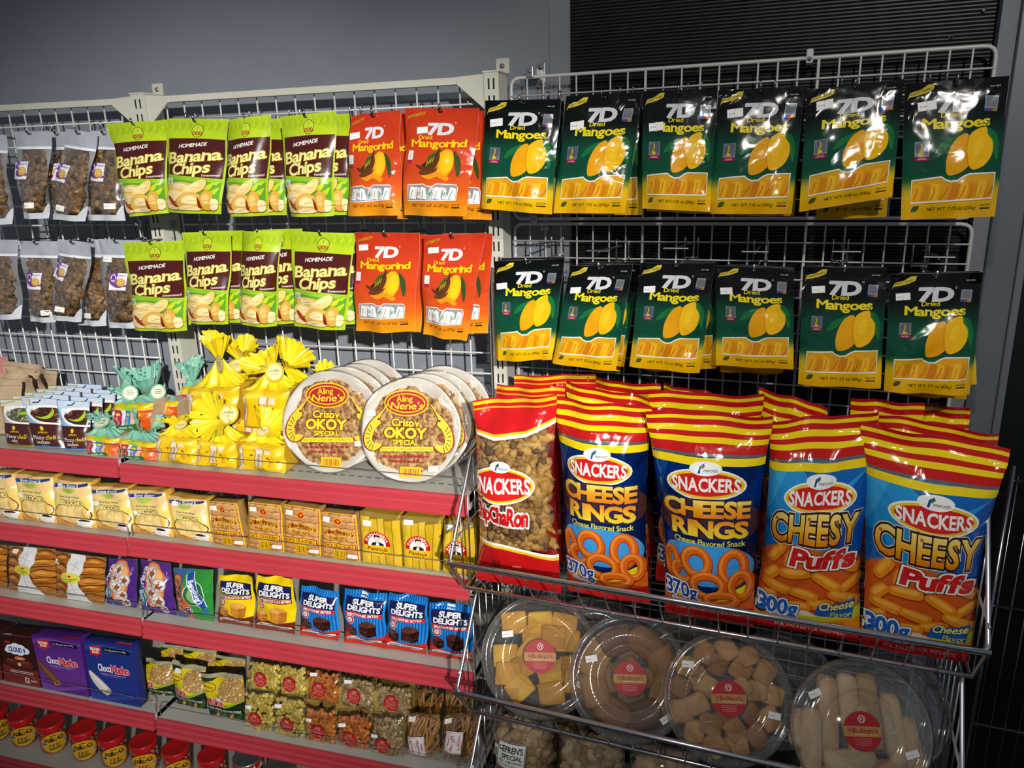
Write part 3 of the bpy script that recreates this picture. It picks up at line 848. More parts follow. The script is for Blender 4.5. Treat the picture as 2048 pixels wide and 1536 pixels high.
def art_banana():
    p = Print(1.62, 'b0cb1d', 11, 18)
    for k in range(9):
        x = .05 + k * .115
        for q in range(4):
            p.line([(x - .03 + q * .03, 1.6 - .012 * q), (x + .012 * q, 1.5), (x - .05 + .035 * q, 1.385 + .015 * q)], .0055, '86a018')
    p.blob([(.12, 1.28), (.22, 1.38), (.4, 1.43), (.54, 1.44), (.7, 1.43), (.86, 1.38), (.97, 1.28), (.5, 1.26)], 'b4ce22')
    p.ell(.54, 1.42, .098, .112, '55591e').ell(.54, 1.42, .088, .102, 'bcd42c')
    p.text('3', .54, 1.475, h=.045, col='7c8e1a')
    for k in (-.05, 0, .05): p.ring(.54 + k, 1.375, .026, .034, .013, 'a8161a', n=14)
    p.poly([(.06, 1.285), (.5, 1.292), (.985, 1.275), (.975, .61), (.5, .65), (.075, .675)], '4a1714')
    p.text('HOMEMADE', .48, 1.18, w=.45, col='f2efe6', b=.045, sh=.22, rot=.1)
    p.text('Banana', .5, .995, w=.86, h=.19, col='f2e98c', b=.05, sh=.14, rot=.1, serif=True, out=[(.03, '8a6a1c')], gap=.045)
    p.text('Chips', .475, .79, w=.62, h=.19, col='f2e98c', b=.05, sh=.14, rot=.1, out=[(.03, '8a6a1c')], gap=.07)
    p.text('Sweetened', .82, .672, w=.25, col='efe6d2', b=.02, rot=.02)
    p.poly([(.08, .655), (.5, .63), (.97, .595), (.96, .09), (.1, .07)], '5da32a')
    p.poly([(.08, .655), (.97, .595), (.97, .545), (.08, .6)], '8cc32c')
    for x, y, s in ((.78, .46, .1), (.86, .38, .09), (.66, .55, .06), (.9, .53, .05)):
        p.blob([(x - s, y), (x, y + s * .35), (x + s, y + s * .9), (x + s * .4, y - s * .4)], 'c2d21e')
    chips = [([(.1, .47), (.2, .53), (.42, .55), (.62, .5), (.68, .42), (.4, .37), (.16, .38)], 'e3bb5c'), ([(.36, .36), (.52, .5), (.7, .6), (.78, .58), (.76, .46), (.66, .38), (.48, .32)], 'efd07a'),
             ([(.08, .26), (.1, .38), (.26, .42), (.44, .36), (.46, .27), (.3, .22)], 'efd386'), ([(.34, .12), (.33, .26), (.5, .37), (.7, .34), (.78, .2), (.74, .09)], 'e2b355'),
             ([(.1, .09), (.1, .24), (.2, .26), (.3, .17), (.32, .08)], 'f0d898'), ([(.74, .1), (.7, .3), (.78, .42), (.87, .36), (.89, .2), (.86, .09)], 'dba84a'),
             ([(.86, .09), (.86, .26), (.95, .25), (.95, .1)], 'efe0b0'), ([(.34, .075), (.36, .13), (.5, .155), (.66, .13), (.68, .075)], 'f2dcae')]
    for P_, c in chips:
        x0 = sum(q[0] for q in P_) / len(P_); y0 = sum(q[1] for q in P_) / len(P_)
        p.blob([(x0 + (x - x0) * 1.05, y0 + (y - y0) * 1.06 - .005) for x, y in P_], '8a4a18', 4); p.blob(P_, c, 4)
        p.blob([(x0 + (x - x0) * .55 - .02, y0 + (y - y0) * .5 + .02) for x, y in P_], 'f4e0a4' if c > 'e' else 'e8c670', 4)
        p.line([(x0 - .07, y0 - .015), (x0, y0 + .005), (x0 + .08, y0 + .01)], .007, 'b87a26')
    p.blob([(.13, .3), (.2, .28), (.3, .17), (.32, .12), (.24, .14), (.16, .22)], '9c3414')
    p.blob([(.66, .3), (.7, .22), (.72, .12), (.67, .13)], '7a2a10')
    p.rect(.06, .5, .2, .6, 'e9efe6', .1).text('high', .13, .57, w=.1, col='2a6a34', b=.02, rot=.1).text('fiber', .13, .53, w=.1, col='2a6a34', b=.02, rot=.1)
    return p
ART_BANANA = art_banana()

def art_mangorind():
    p = Print(1.5, [(0, 'de9216'), (.1, 'de8618'), (.22, 'd6601c'), (.4, 'c9451c'), (1, 'bc3218')], 10, 17)
    p.poly([(.03, 1.36), (.06, 1.4), (.27, 1.455), (.28, 1.42), (.1, 1.375)], 'c98a14').text('Export Quality', .16, 1.412, w=.2, rot=.25, col='2c1a06', b=.015)
    p.text('7D', .5, 1.22, w=.34, h=.155, col='d6d6da', b=.11, sh=.06, serif=True, gap=.03)
    p.ring(.7, 1.3, .012, .012, .004, 'd0c4c4', n=12)
    p.text('Dried', .3, 1.105, w=.19, h=.055, col='f4c312', b=.025)
    p.text('Mangorind', .49, 1.02, w=.78, h=.105, col='f6c80c', b=.05, serif=True, gap=.03, out=[(.02, '9a4a0e')], bend=-.05)
    p.blob([(.36, .77), (.5, .88), (.62, .93), (.52, .92), (.4, .86)], '3e5a22')
    p.blob([(.28, .7), (.4, .8), (.5, .87), (.52, .8), (.44, .7), (.36, .65)], '2c2a14')
    for k in range(4): p.line([(.36 + k * .03, .7 + k * .02), (.38 + k * .03, .78 + k * .02)], .012, 'b8a41c')
    p.blob([(.52, .6), (.5, .8), (.58, .92), (.68, .93), (.74, .84), (.74, .68), (.66, .56), (.58, .54)], 'e8a512')
    p.blob([(.6, .62), (.58, .8), (.66, .9), (.73, .8), (.72, .66)], 'f0b81c')
    p.blob([(.3, .58), (.42, .52), (.54, .56), (.66, .5), (.7, .55), (.5, .63)], 'e58e16')
    p.blob([(.2, .73), (.3, .705), (.42, .72), (.5, .85), (.53, .9), (.55, .8), (.5, .68), (.38, .63), (.26, .67)], '5a3018')
    p.blob([(.27, .6), (.36, .58), (.5, .63), (.54, .7), (.48, .66), (.36, .635), (.28, .64)], '643618')
    p.line([(.5, .87), (.53, .95)], .016, '3a1c0c')
    p.blob([(.73, .92), (.82, .82), (.855, .66), (.83, .56), (.78, .68), (.75, .8)], '33491f')
    win = [(.09, .44), (.34, .455), (.4, .425), (.48, .42), (.54, .46), (.83, .45), (.85, .4), (.83, .235), (.09, .215)]
    p.poly(win, '8c8a8e')
    r = random.Random(9)
    for i in range(7):
        x = .1 + i * .1; d = r.uniform(-.05, .06)
        p.poly([(x, .23 + r.uniform(0, .05)), (x + .12, .235), (min(.83, x + .13 + d), .4), (x + .03 + d * .5, .42)], ['e4e4e6', 'd2d2d6', 'f0f0f0', 'c4c4ca'][i % 4])
        p.line([(x + .03, .26), (x + .06 + d * .5, .37)], .012, ['3a8a4a', 'd87a1c', '2f6f44'][i % 3])
        if i % 2: p.text('7D', min(.74, x + .07), .32, w=.07, col='2f7a44', b=.03, rot=.4)
    p.line(win, .013, 'f0e6da', closed=True)
    p.text('NET WT. 6.17 oz (175g)', .44, .155, w=.58, col='2a1204', b=.012)
    p.text('HACCP', .83, .165, w=.12, col='23240a', b=.02).rect(.77, .115, .89, .135, '23240a')
    return p
ART_MANGORIND = art_mangorind()
CUP = Print(2.2, 'dcdcd8', 2, 3)
CUP.rect(0, 0, 1, .6, 'a8143c').ell(.5, 1.2, .25, .5, 'c8cac0')

ART_CRUNCH = Print(.86, 'efeaf4', 4, 4)
ART_CRUNCH.blob([(0, .86), (.45, .86), (.42, .6), (.6, .28), (1, .16), (1, .3), (.6, .1), (.2, .2), (0, .42)], '6c3a94').ell(.22, .6, .17, .19, 'd9cbe6').ell(.22, .62, .1, .12, '5b2d84')
ART_CRUNCH.rect(.08, .5, .36, .56, '7a3d9c').text('CRUNCHY', .68, .74, w=.54, col='5a2a86', b=.03)
ART_CRUNCH.ell(.66, .38, .27, .22, 'a8772c').ell(.66, .4, .24, .19, 'dcae54')
for _x, _y in ((.56, .42), (.64, .48), (.74, .46), (.7, .36), (.6, .34), (.79, .37)): ART_CRUNCH.ell(_x, _y, .05, .045, 'edd07c', n=10).ell(_x + .02, _y - .02, .03, .02, 'b57c2e', n=8)
ART_CRUNCH.rect(.0, 0, 1, .12, 'f4f1f6').rect(.06, .03, .9, .05, 'b9b3c4')

# ================================================================ hooks
def hook(P, x, z, d, label, plate=False, group='chrome display hooks'):
    b = MB(); rows = .018
    for s in (-.0135, .0135):
        b.tube(arc_pts([P(x + s, -.004, z + .02), P(x + s, -.004, z + .034), P(x + s, .006, z + .034), P(x + s, .006, z - .012)], .004, 3), .0018, 6)
    b.tube([P(x - .0135, .007, z - .008), P(x + .0135, .007, z - .008)], .0018, 6)
    b.tube(arc_pts([P(x, .007, z - .009), P(x, d + .012, z), P(x, d + .016, z + .012)], .005, 3), .0022, 7)
    o = tag(b.done('display_hook', ['chrome' if plate else 'dark_chrome'], smooth=True), label, 'hook', group)
    if plate:
        c = MB(); c.tube(arc_pts([P(x, .008, z + .022), P(x, d + .006, z + .034), P(x, d + .012, z + .03)], .006, 3), .0018, 6)
        c.done('upper_arm', ['chrome'], parent=o, smooth=True)
        e = MB(); e.box(x - .023, x + .023, d + .004, d + .02, z + .033, z + .0352, T=lambda a, y, q: tuple(P(a, y, q)), bev=.0005)
        e.done('price_plate', ['chrome'], parent=o)
    return o

# ================================================================ hanging pouches
def hang(name, pr, P, quad, d, label, cat='pouch', group=None, bulge=.017, seed=0, mats='printed_foil', dt=0., yaw=0., wr=.0016, backcol='c9cacc', **k):
    """pouch hung before plane P; quad: where its corners show; d: distance before the grid, dt: how far the bottom swings out, yaw: right edge turned out"""
    q = [P(*quad[0], d - yaw / 2), P(*quad[1], d + yaw / 2), P(*quad[2], d + dt - yaw / 2), P(*quad[3], d + dt + yaw / 2)]
    S = Surf(q, bulge, 'pouch', seed, wr, **k)
    o = drape(name, pr, S, [mats], backcol=backcol)
    tag(o, label, cat, group)
    return o, S

def top_hook(P, S, label, plate=False, d=.2):
    p = S.base(np.array([.5]), np.array([.975]))[0]
    if P is PL: hook(PL, p[0], p[2], -p[1] , label, plate)
    else:
        q = p - RP; hook(rp, float(np.dot(q, RD)), p[2], float(np.dot(q, RN)), label, plate)

ORD = ['first', 'second', 'third', 'fourth', 'fifth', 'sixth', 'seventh', 'eighth']
# dried mango pouches, large (upper row) and small (lower row)
UP = [[(970, 201), (1122, 198), (964, 417), (1101, 429)], [(1133, 192), (1285, 184), (1108, 426), (1250, 427)], [(1286, 182), (1435, 178), (1283, 417), (1421, 424)],
      [(1437, 181), (1612, 172), (1420, 428), (1583, 428)], [(1615, 180), (1808, 158), (1598, 424), (1784, 394)], [(1810, 167), (2018, 152), (1801, 440), (1992, 433)]]
UPB = [[(1000, 205), (1128, 202), (985, 420), (1118, 428)], [(1158, 196), (1284, 188), (1145, 428), (1285, 430)], [(1300, 186), (1432, 182), (1295, 422), (1428, 428)],
       [(1465, 182), (1614, 177), (1450, 430), (1588, 432)], [(1650, 176), (1806, 164), (1632, 438), (1773, 434)], [(1822, 172), (2000, 160), (1815, 428), (1975, 430)]]
STKU = [(.17, 1.12), (.2, 1.05), (.2, .98), (.22, 1.14), (.2, 1.21), (.23, 1.16)]
for i in range(6):
    first = 'next to the cream upright' if i == 0 else 'last before the steel column' if i == 5 else ORD[i] + ' from the cream upright'
    o, S = hang('dried_mango_pouch', ART_MANGO, Rr, UP[i], .205, 'large green and black dried mango pouch, upper row, ' + first, group='dried mango pouches, upper row', seed=40 + i, bulge=.019, dt=.012, bot=.007, wr=.0021)
    cx, cy = STKU[i]; sticker(S, o, cx, cy / 1.4, .1, .026)
    patch('seal_sticker', HOLO, S, .19, .70 / 1.4, .021, 0, 'printed_foil', o)
    patch('hologram_sticker', CODE, S, .855, 1.145 / 1.4, .018, -.05, 'printed_foil', o)
    top_hook(rp, S, 'chrome hook carrying the large mango pouch, upper row, ' + first)
    hang('dried_mango_pouch', ART_MANGO, Rr, UPB[i], .15, 'large dried mango pouch half hidden behind another, upper row, ' + first, group='dried mango pouches, upper row', seed=60 + i, bulge=.017)
LO = [[(987, 523), (1129, 517), (995, 722), (1105, 718)], [(1140, 531), (1265, 529), (1105, 726), (1231, 742)], [(1281, 526), (1430, 526), (1259, 732), (1399, 746)],
      [(1432, 531), (1588, 538), (1432, 729), (1587, 738)], [(1606, 533), (1774, 536), (1596, 768), (1761, 776)], [(1780, 549), (1966, 544), (1768, 782), (1940, 790)]]
LOB = [[(1000, 520), (1125, 518), (990, 717), (1100, 715)], [(1160, 527), (1282, 528), (1150, 724), (1248, 734)], [(1310, 522), (1436, 525), (1300, 732), (1433, 737)],
       [(1450, 530), (1585, 536), (1420, 728), (1566, 746)], [(1625, 532), (1768, 534), (1615, 760), (1764, 766)], [(1795, 548), (1950, 545), (1790, 780), (1953, 768)]]
LOC = [[(1005, 516), (1130, 514), (1003, 716), (1118, 720)], [(1165, 524), (1280, 524), (1170, 722), (1240, 744)], [(1290, 518), (1432, 522), (1290, 741), (1395, 742)],
       [(1455, 528), (1580, 534), (1440, 742), (1560, 748)], None, [(1800, 546), (1960, 542), (1800, 790), (1932, 797)]]
STKL = [(.12, 1.06), (.17, 1.06), (.17, 1.06), (.14, 1.06), (.2, 1.14), (.16, 1.14)]
for i in range(6):
    first = 'next to the cream upright' if i == 0 else 'last before the steel column' if i == 5 else ORD[i] + ' from the cream upright'
    o, S = hang('dried_mango_pouch', ART_MANGO_S, Rr, LO[i], .205, 'small green and black dried mango pouch, lower row, ' + first, group='dried mango pouches, lower row', seed=80 + i, bulge=.014, dt=.006, bot=.006 if i in (0, 5) else .003, wr=.0018)
    cx, cy = STKL[i]; sticker(S, o, cx, cy / 1.4, .08, .022)
    patch('seal_sticker', HOLO, S, .2, .75 / 1.4, .018, 0, 'printed_foil', o)
    patch('hologram_sticker', CODE, S, .85, 1.14 / 1.4, .016, -.05, 'printed_foil', o)
    top_hook(rp, S, 'chrome price plate hook over the small mango pouch, lower row, ' + first, True)
    hang('dried_mango_pouch', ART_MANGO_S, Rr, LOB[i], .165, 'small dried mango pouch right behind another, lower row, ' + first, group='dried mango pouches, lower row', seed=100 + i, bulge=.012)
    if LOC[i]: hang('dried_mango_pouch', ART_MANGO_S, Rr, LOC[i], .135, 'small dried mango pouch, third deep on its hook, lower row, ' + first, group='dried mango pouches, lower row', seed=120 + i, bulge=.011)

# banana chip pouches
BU = [[(213, 248), (333, 240), (256, 434), (337, 426)], [(334, 237), (458, 238), (336, 424), (444, 428)], [(452, 242), (543, 229), (459, 432), (535, 431)], [(560, 234), (672, 222), (579, 433), (667, 432)]]
BUB = [[(250, 252), (340, 246), (275, 430), (345, 430)], [(360, 244), (450, 242), (370, 426), (440, 428)], [(480, 240), (567, 237), (488, 430), (575, 430)], [(600, 232), (699, 227), (612, 428), (701, 430)]]
BL_ = [[(247, 485), (369, 481), (271, 659), (374, 661)], [(366, 465), (464, 462), (379, 645), (457, 648)], [(483, 462), (562, 462), (484, 645), (553, 652)], [(582, 462), (711, 467), (591, 650), (690, 660)]]
BLB = [[(280, 488), (375, 484), (295, 655), (380, 650)], [(400, 462), (489, 461), (395, 644), (486, 645)], [(510, 460), (606, 457), (510, 645), (594, 647)], [(625, 466), (716, 468), (622, 645), (713, 648)]]
for rowi, (F_, B_, rn) in enumerate(((BU, BUB, 'upper'), (BL_, BLB, 'lower'))):
    for i in range(4):
        w = ['first', 'second', 'third', 'fourth'][i] + ' of four counting from the crackling pouches, ' + rn + ' row'
        dd = .215 if i % 2 else .19
        o, S = hang('banana_chip_pouch', ART_BANANA, L, F_[i], dd, 'lime and brown banana chip pouch, ' + w, group='banana chip pouches, ' + rn + ' row', seed=140 + rowi * 10 + i, bulge=.02, mats='printed_pouch', wr=.0018, bow=(.014 if i == 2 else .004), bot=.003)
        hang('banana_chip_pouch', ART_BANANA, L, B_[i], dd - .05, 'shaded banana chip pouch behind another, ' + w, group='banana chip pouches, ' + rn + ' row', seed=160 + rowi * 10 + i, bulge=.016, mats='printed_pouch')
        top_hook(PL, S, 'dark hook carrying the banana chips, ' + w)
# orange mango and tamarind pouches
MU = [[(701, 232), (800, 219), (696, 432), (803, 430)], [(812, 216), (960, 216), (807, 430), (932, 433)]]
MUB = [[(720, 227), (832, 225), (722, 436), (815, 438)], [(870, 224), (968, 221), (866, 436), (984, 440)]]
ML = [[(710, 465), (840, 466), (712, 662), (829, 664)], [(846, 471), (970, 466), (847, 668), (934, 682)]]
MLB = [[(735, 466), (853, 469), (742, 661), (842, 664)], [(885, 467), (985, 467), (872, 664), (975, 667)]]
for rowi, (F_, B_, rn) in enumerate(((MU, MUB, 'upper'), (ML, MLB, 'lower'))):
    for i in range(2):
        w = ('next to the banana chips, ' if i == 0 else 'next to the cream upright, ') + rn + ' row'
        dd = .2 if i else .215
        o, S = hang('mango_tamarind_pouch', ART_MANGORIND, L, F_[i], dd, 'orange mango and tamarind pouch with candy window, ' + w, group='orange pouches, ' + rn + ' row', seed=180 + rowi * 10 + i, bulge=.016, wr=.0016, bot=.007, edge=.005)
        sticker(S, o, (.12, .25)[i] if rowi == 0 else (.13, .18)[i], (1.2 if rowi == 0 else 1.28) / 1.5, .08, .022)
        patch('seal_sticker', CUP, S, .07 if i == 0 else .1, .83 / 1.5, .011, 0, 'printed_label', o)
        hang('mango_tamarind_pouch', ART_MANGORIND, L, B_[i], dd - .05, 'shaded orange pouch behind another, ' + w, group='orange pouches, ' + rn + ' row', seed=190 + rowi * 10 + i, bulge=.014)
        top_hook(PL, S, 'dark hook carrying the orange pouch, ' + w)

# clear silver pouches of fried cracklings
BROWN = ['94703e', 'a67e48', '7c5a2e', 'b8905a', '8a6636', '523a1e', '9c763e']
def filling(name, S, o, n, r, seed, cols, s0=.12, s1=.88, t0=.08, t1=.75, depth=.006, mats='food', rough=.35, squash=(1, .8, 1), stuff=True):
    """loose pieces packed behind the clear front of surface S, one heap"""
    g = random.Random(seed); V = []; F = []; C = []; k = 0
    nx = max(2, int(math.sqrt(n * (s1 - s0) * S.W / ((t1 - t0) * S.Hm)))); ny = max(2, n // nx)
    for j in range(ny):
        for i in range(nx):
            s = s0 + (s1 - s0) * (i + .5 + g.uniform(-.3, .3) + (.25 if j % 2 else -.25)) / nx; t = t0 + (t1 - t0) * (j + .5 + g.uniform(-.3, .3)) / ny
            rr = r * g.uniform(.75, 1.2)
            lv, lf = lump(rr, g, rough, squash)
            p = S.pos(np.array([s]), np.array([t]))[0] - S.n * (depth + rr * 1.0)
            V.append(lv + p); F += [tuple(q + k for q in f) for f in lf]; k += len(lv)
            c = np.array(_hc(g.choice(cols))); ph = g.uniform(0, 6)
            for f_ in lf: C.append(np.tile(c * (.93 + .14 * math.sin(ph + 120 * lv[f_[0]][0] + 90 * lv[f_[0]][2])), (3, 1)))
    q = mk(name, np.concatenate(V), F, mats, np.concatenate(C), None, True, o)
    return tag(q, kind='stuff') if stuff else q

def art_silver():
    p = Print(1.7, 'ffffff', 10, 16, m=1)
    p.rect(0, 0, 1, .12, 'c9cdd4'); p.rect(0, 1.36, 1, 1.7, 'a6acb6'); p.rect(0, 1.36, 1, 1.41, 'e2e5ea'); p.rect(0, 1.44, 1, 1.46, 'a4a9b3')
    p.poly([(0, .1), (.1, .1), (.02, .25), (0, .3)], 'c9cdd4'); p.poly([(1, .1), (.85, .1), (.98, .3), (1, .3)], 'c9cdd4')
    return p
ART_SILVER = art_silver()
def crackling(quad, d, label, seed, lab=None, stk=None, yaw=0., group='clear crackling pouches'):
    q = [L(*quad[0], d - yaw / 2), L(*quad[1], d + yaw / 2), L(*quad[2], d - yaw / 2), L(*quad[3], d + yaw / 2)]
    S = Surf(q, .022, 'pouch', seed, .0022, edge=.005, bot=.003)
    o = drape('crackling_pouch', ART_SILVER, S, ['printed_foil', 'silver_film'], backcol='c0c4ca', back=.45)
    tag(o, label, 'pouch', group)
    filling('crackling', S, o, 230, .0088, seed, BROWN, .17, .83, .1, .79, .004)
    if lab: patch('product_label', ART_CRUNCH, S, lab[0], lab[1], .046, lab[2], 'printed_label', o, off=.0012)
    if stk: sticker(S, o, stk[0], stk[1], stk[2])
    top_hook(PL, S, 'dark hook carrying the ' + label)
    return o
crackling([(-75, 264), (10, 270), (-58, 452), (26, 448)], .19, 'shaded crackling pouch cut off by the picture edge, upper row', 200)
crackling([(26, 263), (101, 262), (47, 437), (95, 437)], .2, 'crackling pouch with a purple label on its edge, upper row', 201, (.22, .56, .0), (.55, .16, 0))
crackling([(131, 257), (194, 267), (106, 437), (167, 443)], .21, 'leaning crackling pouch with a purple label, upper row', 202, (.2, .53, -.08), (.4, .14, -.1))
crackling([(186, 261), (240, 264), (175, 440), (252, 441)], .185, 'shaded crackling pouch beside the first banana chips, upper row', 203, (.34, .55, -.05), (.75, .17, 0))
crackling([(96, 264), (142, 263), (92, 440), (133, 438)], .15, 'dark crackling pouch between two silver ones, upper row', 204, (.4, .55, 0))
crackling([(-62, 478), (33, 480), (-50, 640), (45, 637)], .19, 'shaded crackling pouch cut off by the picture edge, lower row', 205, None, (.6, .13, 0))
crackling([(38, 482), (118, 483), (66, 641), (112, 644)], .2, 'crackling pouch with a purple label, lower row', 206, (.42, .52, 0), (.8, .13, 0))
crackling([(118, 478), (185, 486), (104, 636), (161, 644)], .215, 'leaning crackling pouch with a purple label, lower row', 207, (.2, .62, -.1), (.48, .16, -.1))
crackling([(172, 477), (205, 480), (160, 648), (214, 651)], .165, 'dark crackling pouch between two silver ones, lower row', 208, None, (.5, .13, 0))
crackling([(195, 478), (280, 481), (218, 653), (278, 656)], .18, 'silver crackling pouch partly behind the banana chips, lower row', 209, (.55, .54, 0), (.22, .78, 0))
# ================================================================ big snack bags in the uppermost basket
def oval(p, cx, cy, w, h, tw):
    p.ell(cx, cy, w, h, 'f2efe6').ell(cx, cy, w - .018, h - .018, 'e9c51a').ell(cx, cy, w - .045, h - .042, 'cf1f1c')
    p.ell(cx, cy + h * .98, .145, .068, 'f4f4f2')
    p.poly([(cx - .07, cy + h * .98 - .045), (cx - .055, cy + h * .98 + .02), (cx - .01, cy + h * .98 + .05), (cx - .015, cy + h * .98 + .025), (cx - .04, cy + h * .98), (cx - .05, cy + h * .98 - .045)], '1b3f8c')
    p.poly([(cx - .045, cy + h * .98 + .01), (cx - .005, cy + h * .98 + .035), (cx - .006, cy + h * .98 + .018), (cx - .035, cy + h * .98 - .008)], '2f8a3c')
    p.text('PRIFOOD', cx + .045, cy + h * .98 - .018, w=.13, col='222222', b=.01)
    p.text('SNACKERS', cx, cy, w=tw, h=h * .82, col='f4f2ec', b=.07, serif=True, gap=.11)

def bands(p, H, y):
    """red head with yellow stripes and the bright foil line above the picture"""
    p.rect(0, y, 1, H, 'c01a18'); p.rect(0, H - .02, 1, H, 'a81616')
    for a, c in ((H - .05, .035), (H - .15, .055), (H - .245, .05)): p.rect(0, a - c / 2, 1, a + c / 2, 'f0d50f')
    p.rect(0, y + .0, 1, y + .03, '8f949c*'); p.poly([(0, y - .07), (.5, y - .085), (1, y - .07), (1, y + .005), (.5, y - .01), (0, y + .005)], 'f0d50f')

def art_puffs():
    H = 2.1; p = Print(H, [(0, '1a7fc4'), (.6, '1f8fd0'), (1, '2a9ad8')], 18, 32)
    p.poly([(.7, .9), (1, .7), (1, 1.66), (.84, 1.5)], '0c51a6'); p.poly([(.35, 1.64), (.6, 1.4), (.98, 1.64)], '0f62b4'); p.poly([(0, 1.2), (.18, 1.64), (0, 1.64)], '3aa6dc'); p.poly([(0, .8), (.2, .9), (.14, 1.2), (0, 1.15)], '1068b4')
    bands(p, H, 1.72)
    p.blob([(-.02, .3), (-.02, .75), (.12, .93), (.35, .96), (.7, .92), (.93, .86), (1.02, .7), (1.02, .3), (.5, .22)], 'd0591a')
    g = random.Random(6)
    for x, y, a, l in ((.15, .85, 1.0, .17), (.3, .82, 1.2, .15), (.12, .62, .9, .14), (.35, .68, .1, .22), (.62, .82, -.3, .2), (.85, .78, -.4, .2), (.2, .5, -.1, .24), (.66, .62, -.5, .24), (.9, .6, .5, .16), (.45, .47, -.2, .22), (.82, .47, -.35, .2), (.1, .38, .4, .15), (.62, .38, .15, .2), (.92, .38, .7, .14), (.4, .33, .05, .2)):
        c, q = math.cos(a), math.sin(a)
        def cap(L_, w, dx, dy, co):
            pts = [(-L_, -w * .7), (-L_ * 1.15, 0), (-L_, w * .7), (0, w * 1.05), (L_, w * .8), (L_ * 1.15, .1 * w), (L_, -w * .8), (0, -w * .9)]
            p.blob([(x + dx + u * c - v * q, y + dy + u * q + v * c) for u, v in pts], co, 3)
        cap(l * .62, .062, .004, -.012, 'a83c0c'); cap(l * .6, .056, 0, 0, 'e8891a'); cap(l * .45, .026, -.004, .016, 'f4ae3a')
    p.poly([(0, .2), (.5, .16), (1, .24), (1, .36), (.5, .24), (0, .3)], 'd3d21a'); p.poly([(.3, .28), (.5, .24), (.62, .26), (.5, .3)], 'e8e6dc')
    p.poly([(0, .1), (1, .1), (1, .25), (.5, .17), (0, .21)], 'ec8a12'); p.rect(0, 0, 1, .11, 'c9191a')
    p.text('FOIL PACKED FOR FRESHNESS', .55, .055, w=.66, col='e8b8a8', b=.01)
    oval(p, .53, 1.41, .36, .15, .6)
    p.text('CHEESY', .5, 1.13, w=.84, h=.27, col=[(.47, 'd9780f'), (.53, 'eeb428'), (.6, 'f3dc78')], b=.07, gap=.11, out=[(.075, 'f2e6d0'), (.055, '3a1a0c')])
    for x, y in ((.12, 1.2), (.3, 1.08), (.44, 1.22), (.62, 1.06), (.72, 1.2), (.88, 1.14)): p.ell(x, y, .016, .018, 'c96a14', n=8)
    p.text('Puffs', .6, .85, w=.6, h=.17, col='cf1f1c', b=.1, sh=.18, gap=.05, serif=True, out=[(.085, '1c1410'), (.06, 'f6f2ea')])
    p.text('300g', .22, .3, w=.38, h=.18, col='1f62c4', b=.08, gap=.05, out=[(.09, '1a1a2a'), (.065, 'f6f6f4')])
    p.poly([(.58, .27), (.93, .24), (.95, .44), (.6, .38)], '1c62b8'); p.text('Cheese', .77, .385, w=.32, h=.085, col='f4ee9c', b=.05, sh=.2, rot=.06, out=[(.05, '16130e')]); p.text('Flavor', .82, .285, w=.2, col='f2d81c', b=.03, sh=.1, rot=-.02)
    p.rect(.06, .115, .36, .165, 'cfe6ee'); p.text('Net Weight: 10.58 oz', .21, .14, w=.27, col='0f4f8c', b=.01)
    return p
def art_rings():
    H = 2.15; p = Print(H, '0c42a0*', 18, 32)
    p.poly([(.0, 1.2), (.16, 1.7), (0, 1.7)], '1b6cc8*'); p.poly([(.55, 1.7), (.8, 1.4), (1, 1.62), (1, 1.7)], '0a347f*'); p.poly([(.8, .6), (1, .5), (1, 1.4), (.9, 1.2)], '092f78*')
    bands(p, H, 1.76)
    p.blob([(.06, 1.02), (.1, 1.3), (.5, 1.36), (.94, 1.28), (.97, 1.0), (.5, .96)], '4a2a22')
    p.blob([(.02, .62), (.1, .84), (.4, .9), (.8, .86), (.98, .7), (.9, .5), (.4, .45), (.1, .5)], '3f9be0')
    p.poly([(0, .2), (.5, .18), (1, .34), (1, .5), (.6, .34), (0, .4)], 'e6d41a'); p.rect(0, 0, 1, .22, 'c3201c'); p.poly([(0, .2), (1, .2), (1, .34), (.5, .26), (0, .26)], 'd9611a')
    for x, y, rx, ry in ((.12, .64, .1, .17), (.24, .55, .14, .13), (.4, .7, .17, .17), (.78, .66, .15, .2), (.86, .46, .14, .17), (.52, .46, .2, .16), (.66, .3, .2, .11)):
        p.ring(x, y - .01, rx + .012, ry + .012, .1, 'a93c0e'); p.ring(x, y, rx, ry, .082, 'dc6418'); p.ring(x - .01, y + .015, rx * .86, ry * .86, .03, 'f08c30')
    oval(p, .5, 1.5, .37, .155, .62)
    p.text('CHEESE', .5, 1.26, w=.82, h=.165, col=[(.54, 'e87d14'), (.59, 'f0a828'), (.62, 'f4dc5c')], b=.09, gap=.08, out=[(.075, '10255c'), (.03, '5a2a14')])
    p.text('RINGS', .53, 1.06, w=.74, h=.165, col=[(.45, 'f0d83c'), (.5, 'f0b42c'), (.53, 'e8861c')], b=.09, gap=.08, out=[(.075, '10255c'), (.03, '5a2a14')])
    p.text('Cheese Flavored Snack', .53, .915, w=.72, col='f0e03c', b=.03, out=[(.04, '0c2a5c')])
    p.text('370g', .22, .36, w=.36, h=.17, col='1c3f9c', b=.05, gap=.05, out=[(.09, '16131c'), (.065, 'f6f6f4')])
    p.rect(.1, .2, .32, .245, 'dfe6ee'); p.text('Net Wt. 13 oz', .21, .222, w=.19, col='1c3f9c')
    p.text('FOIL PACKED FOR FRESHNESS', .5, .1, w=.7, col='dba898', b=.01)
    return p
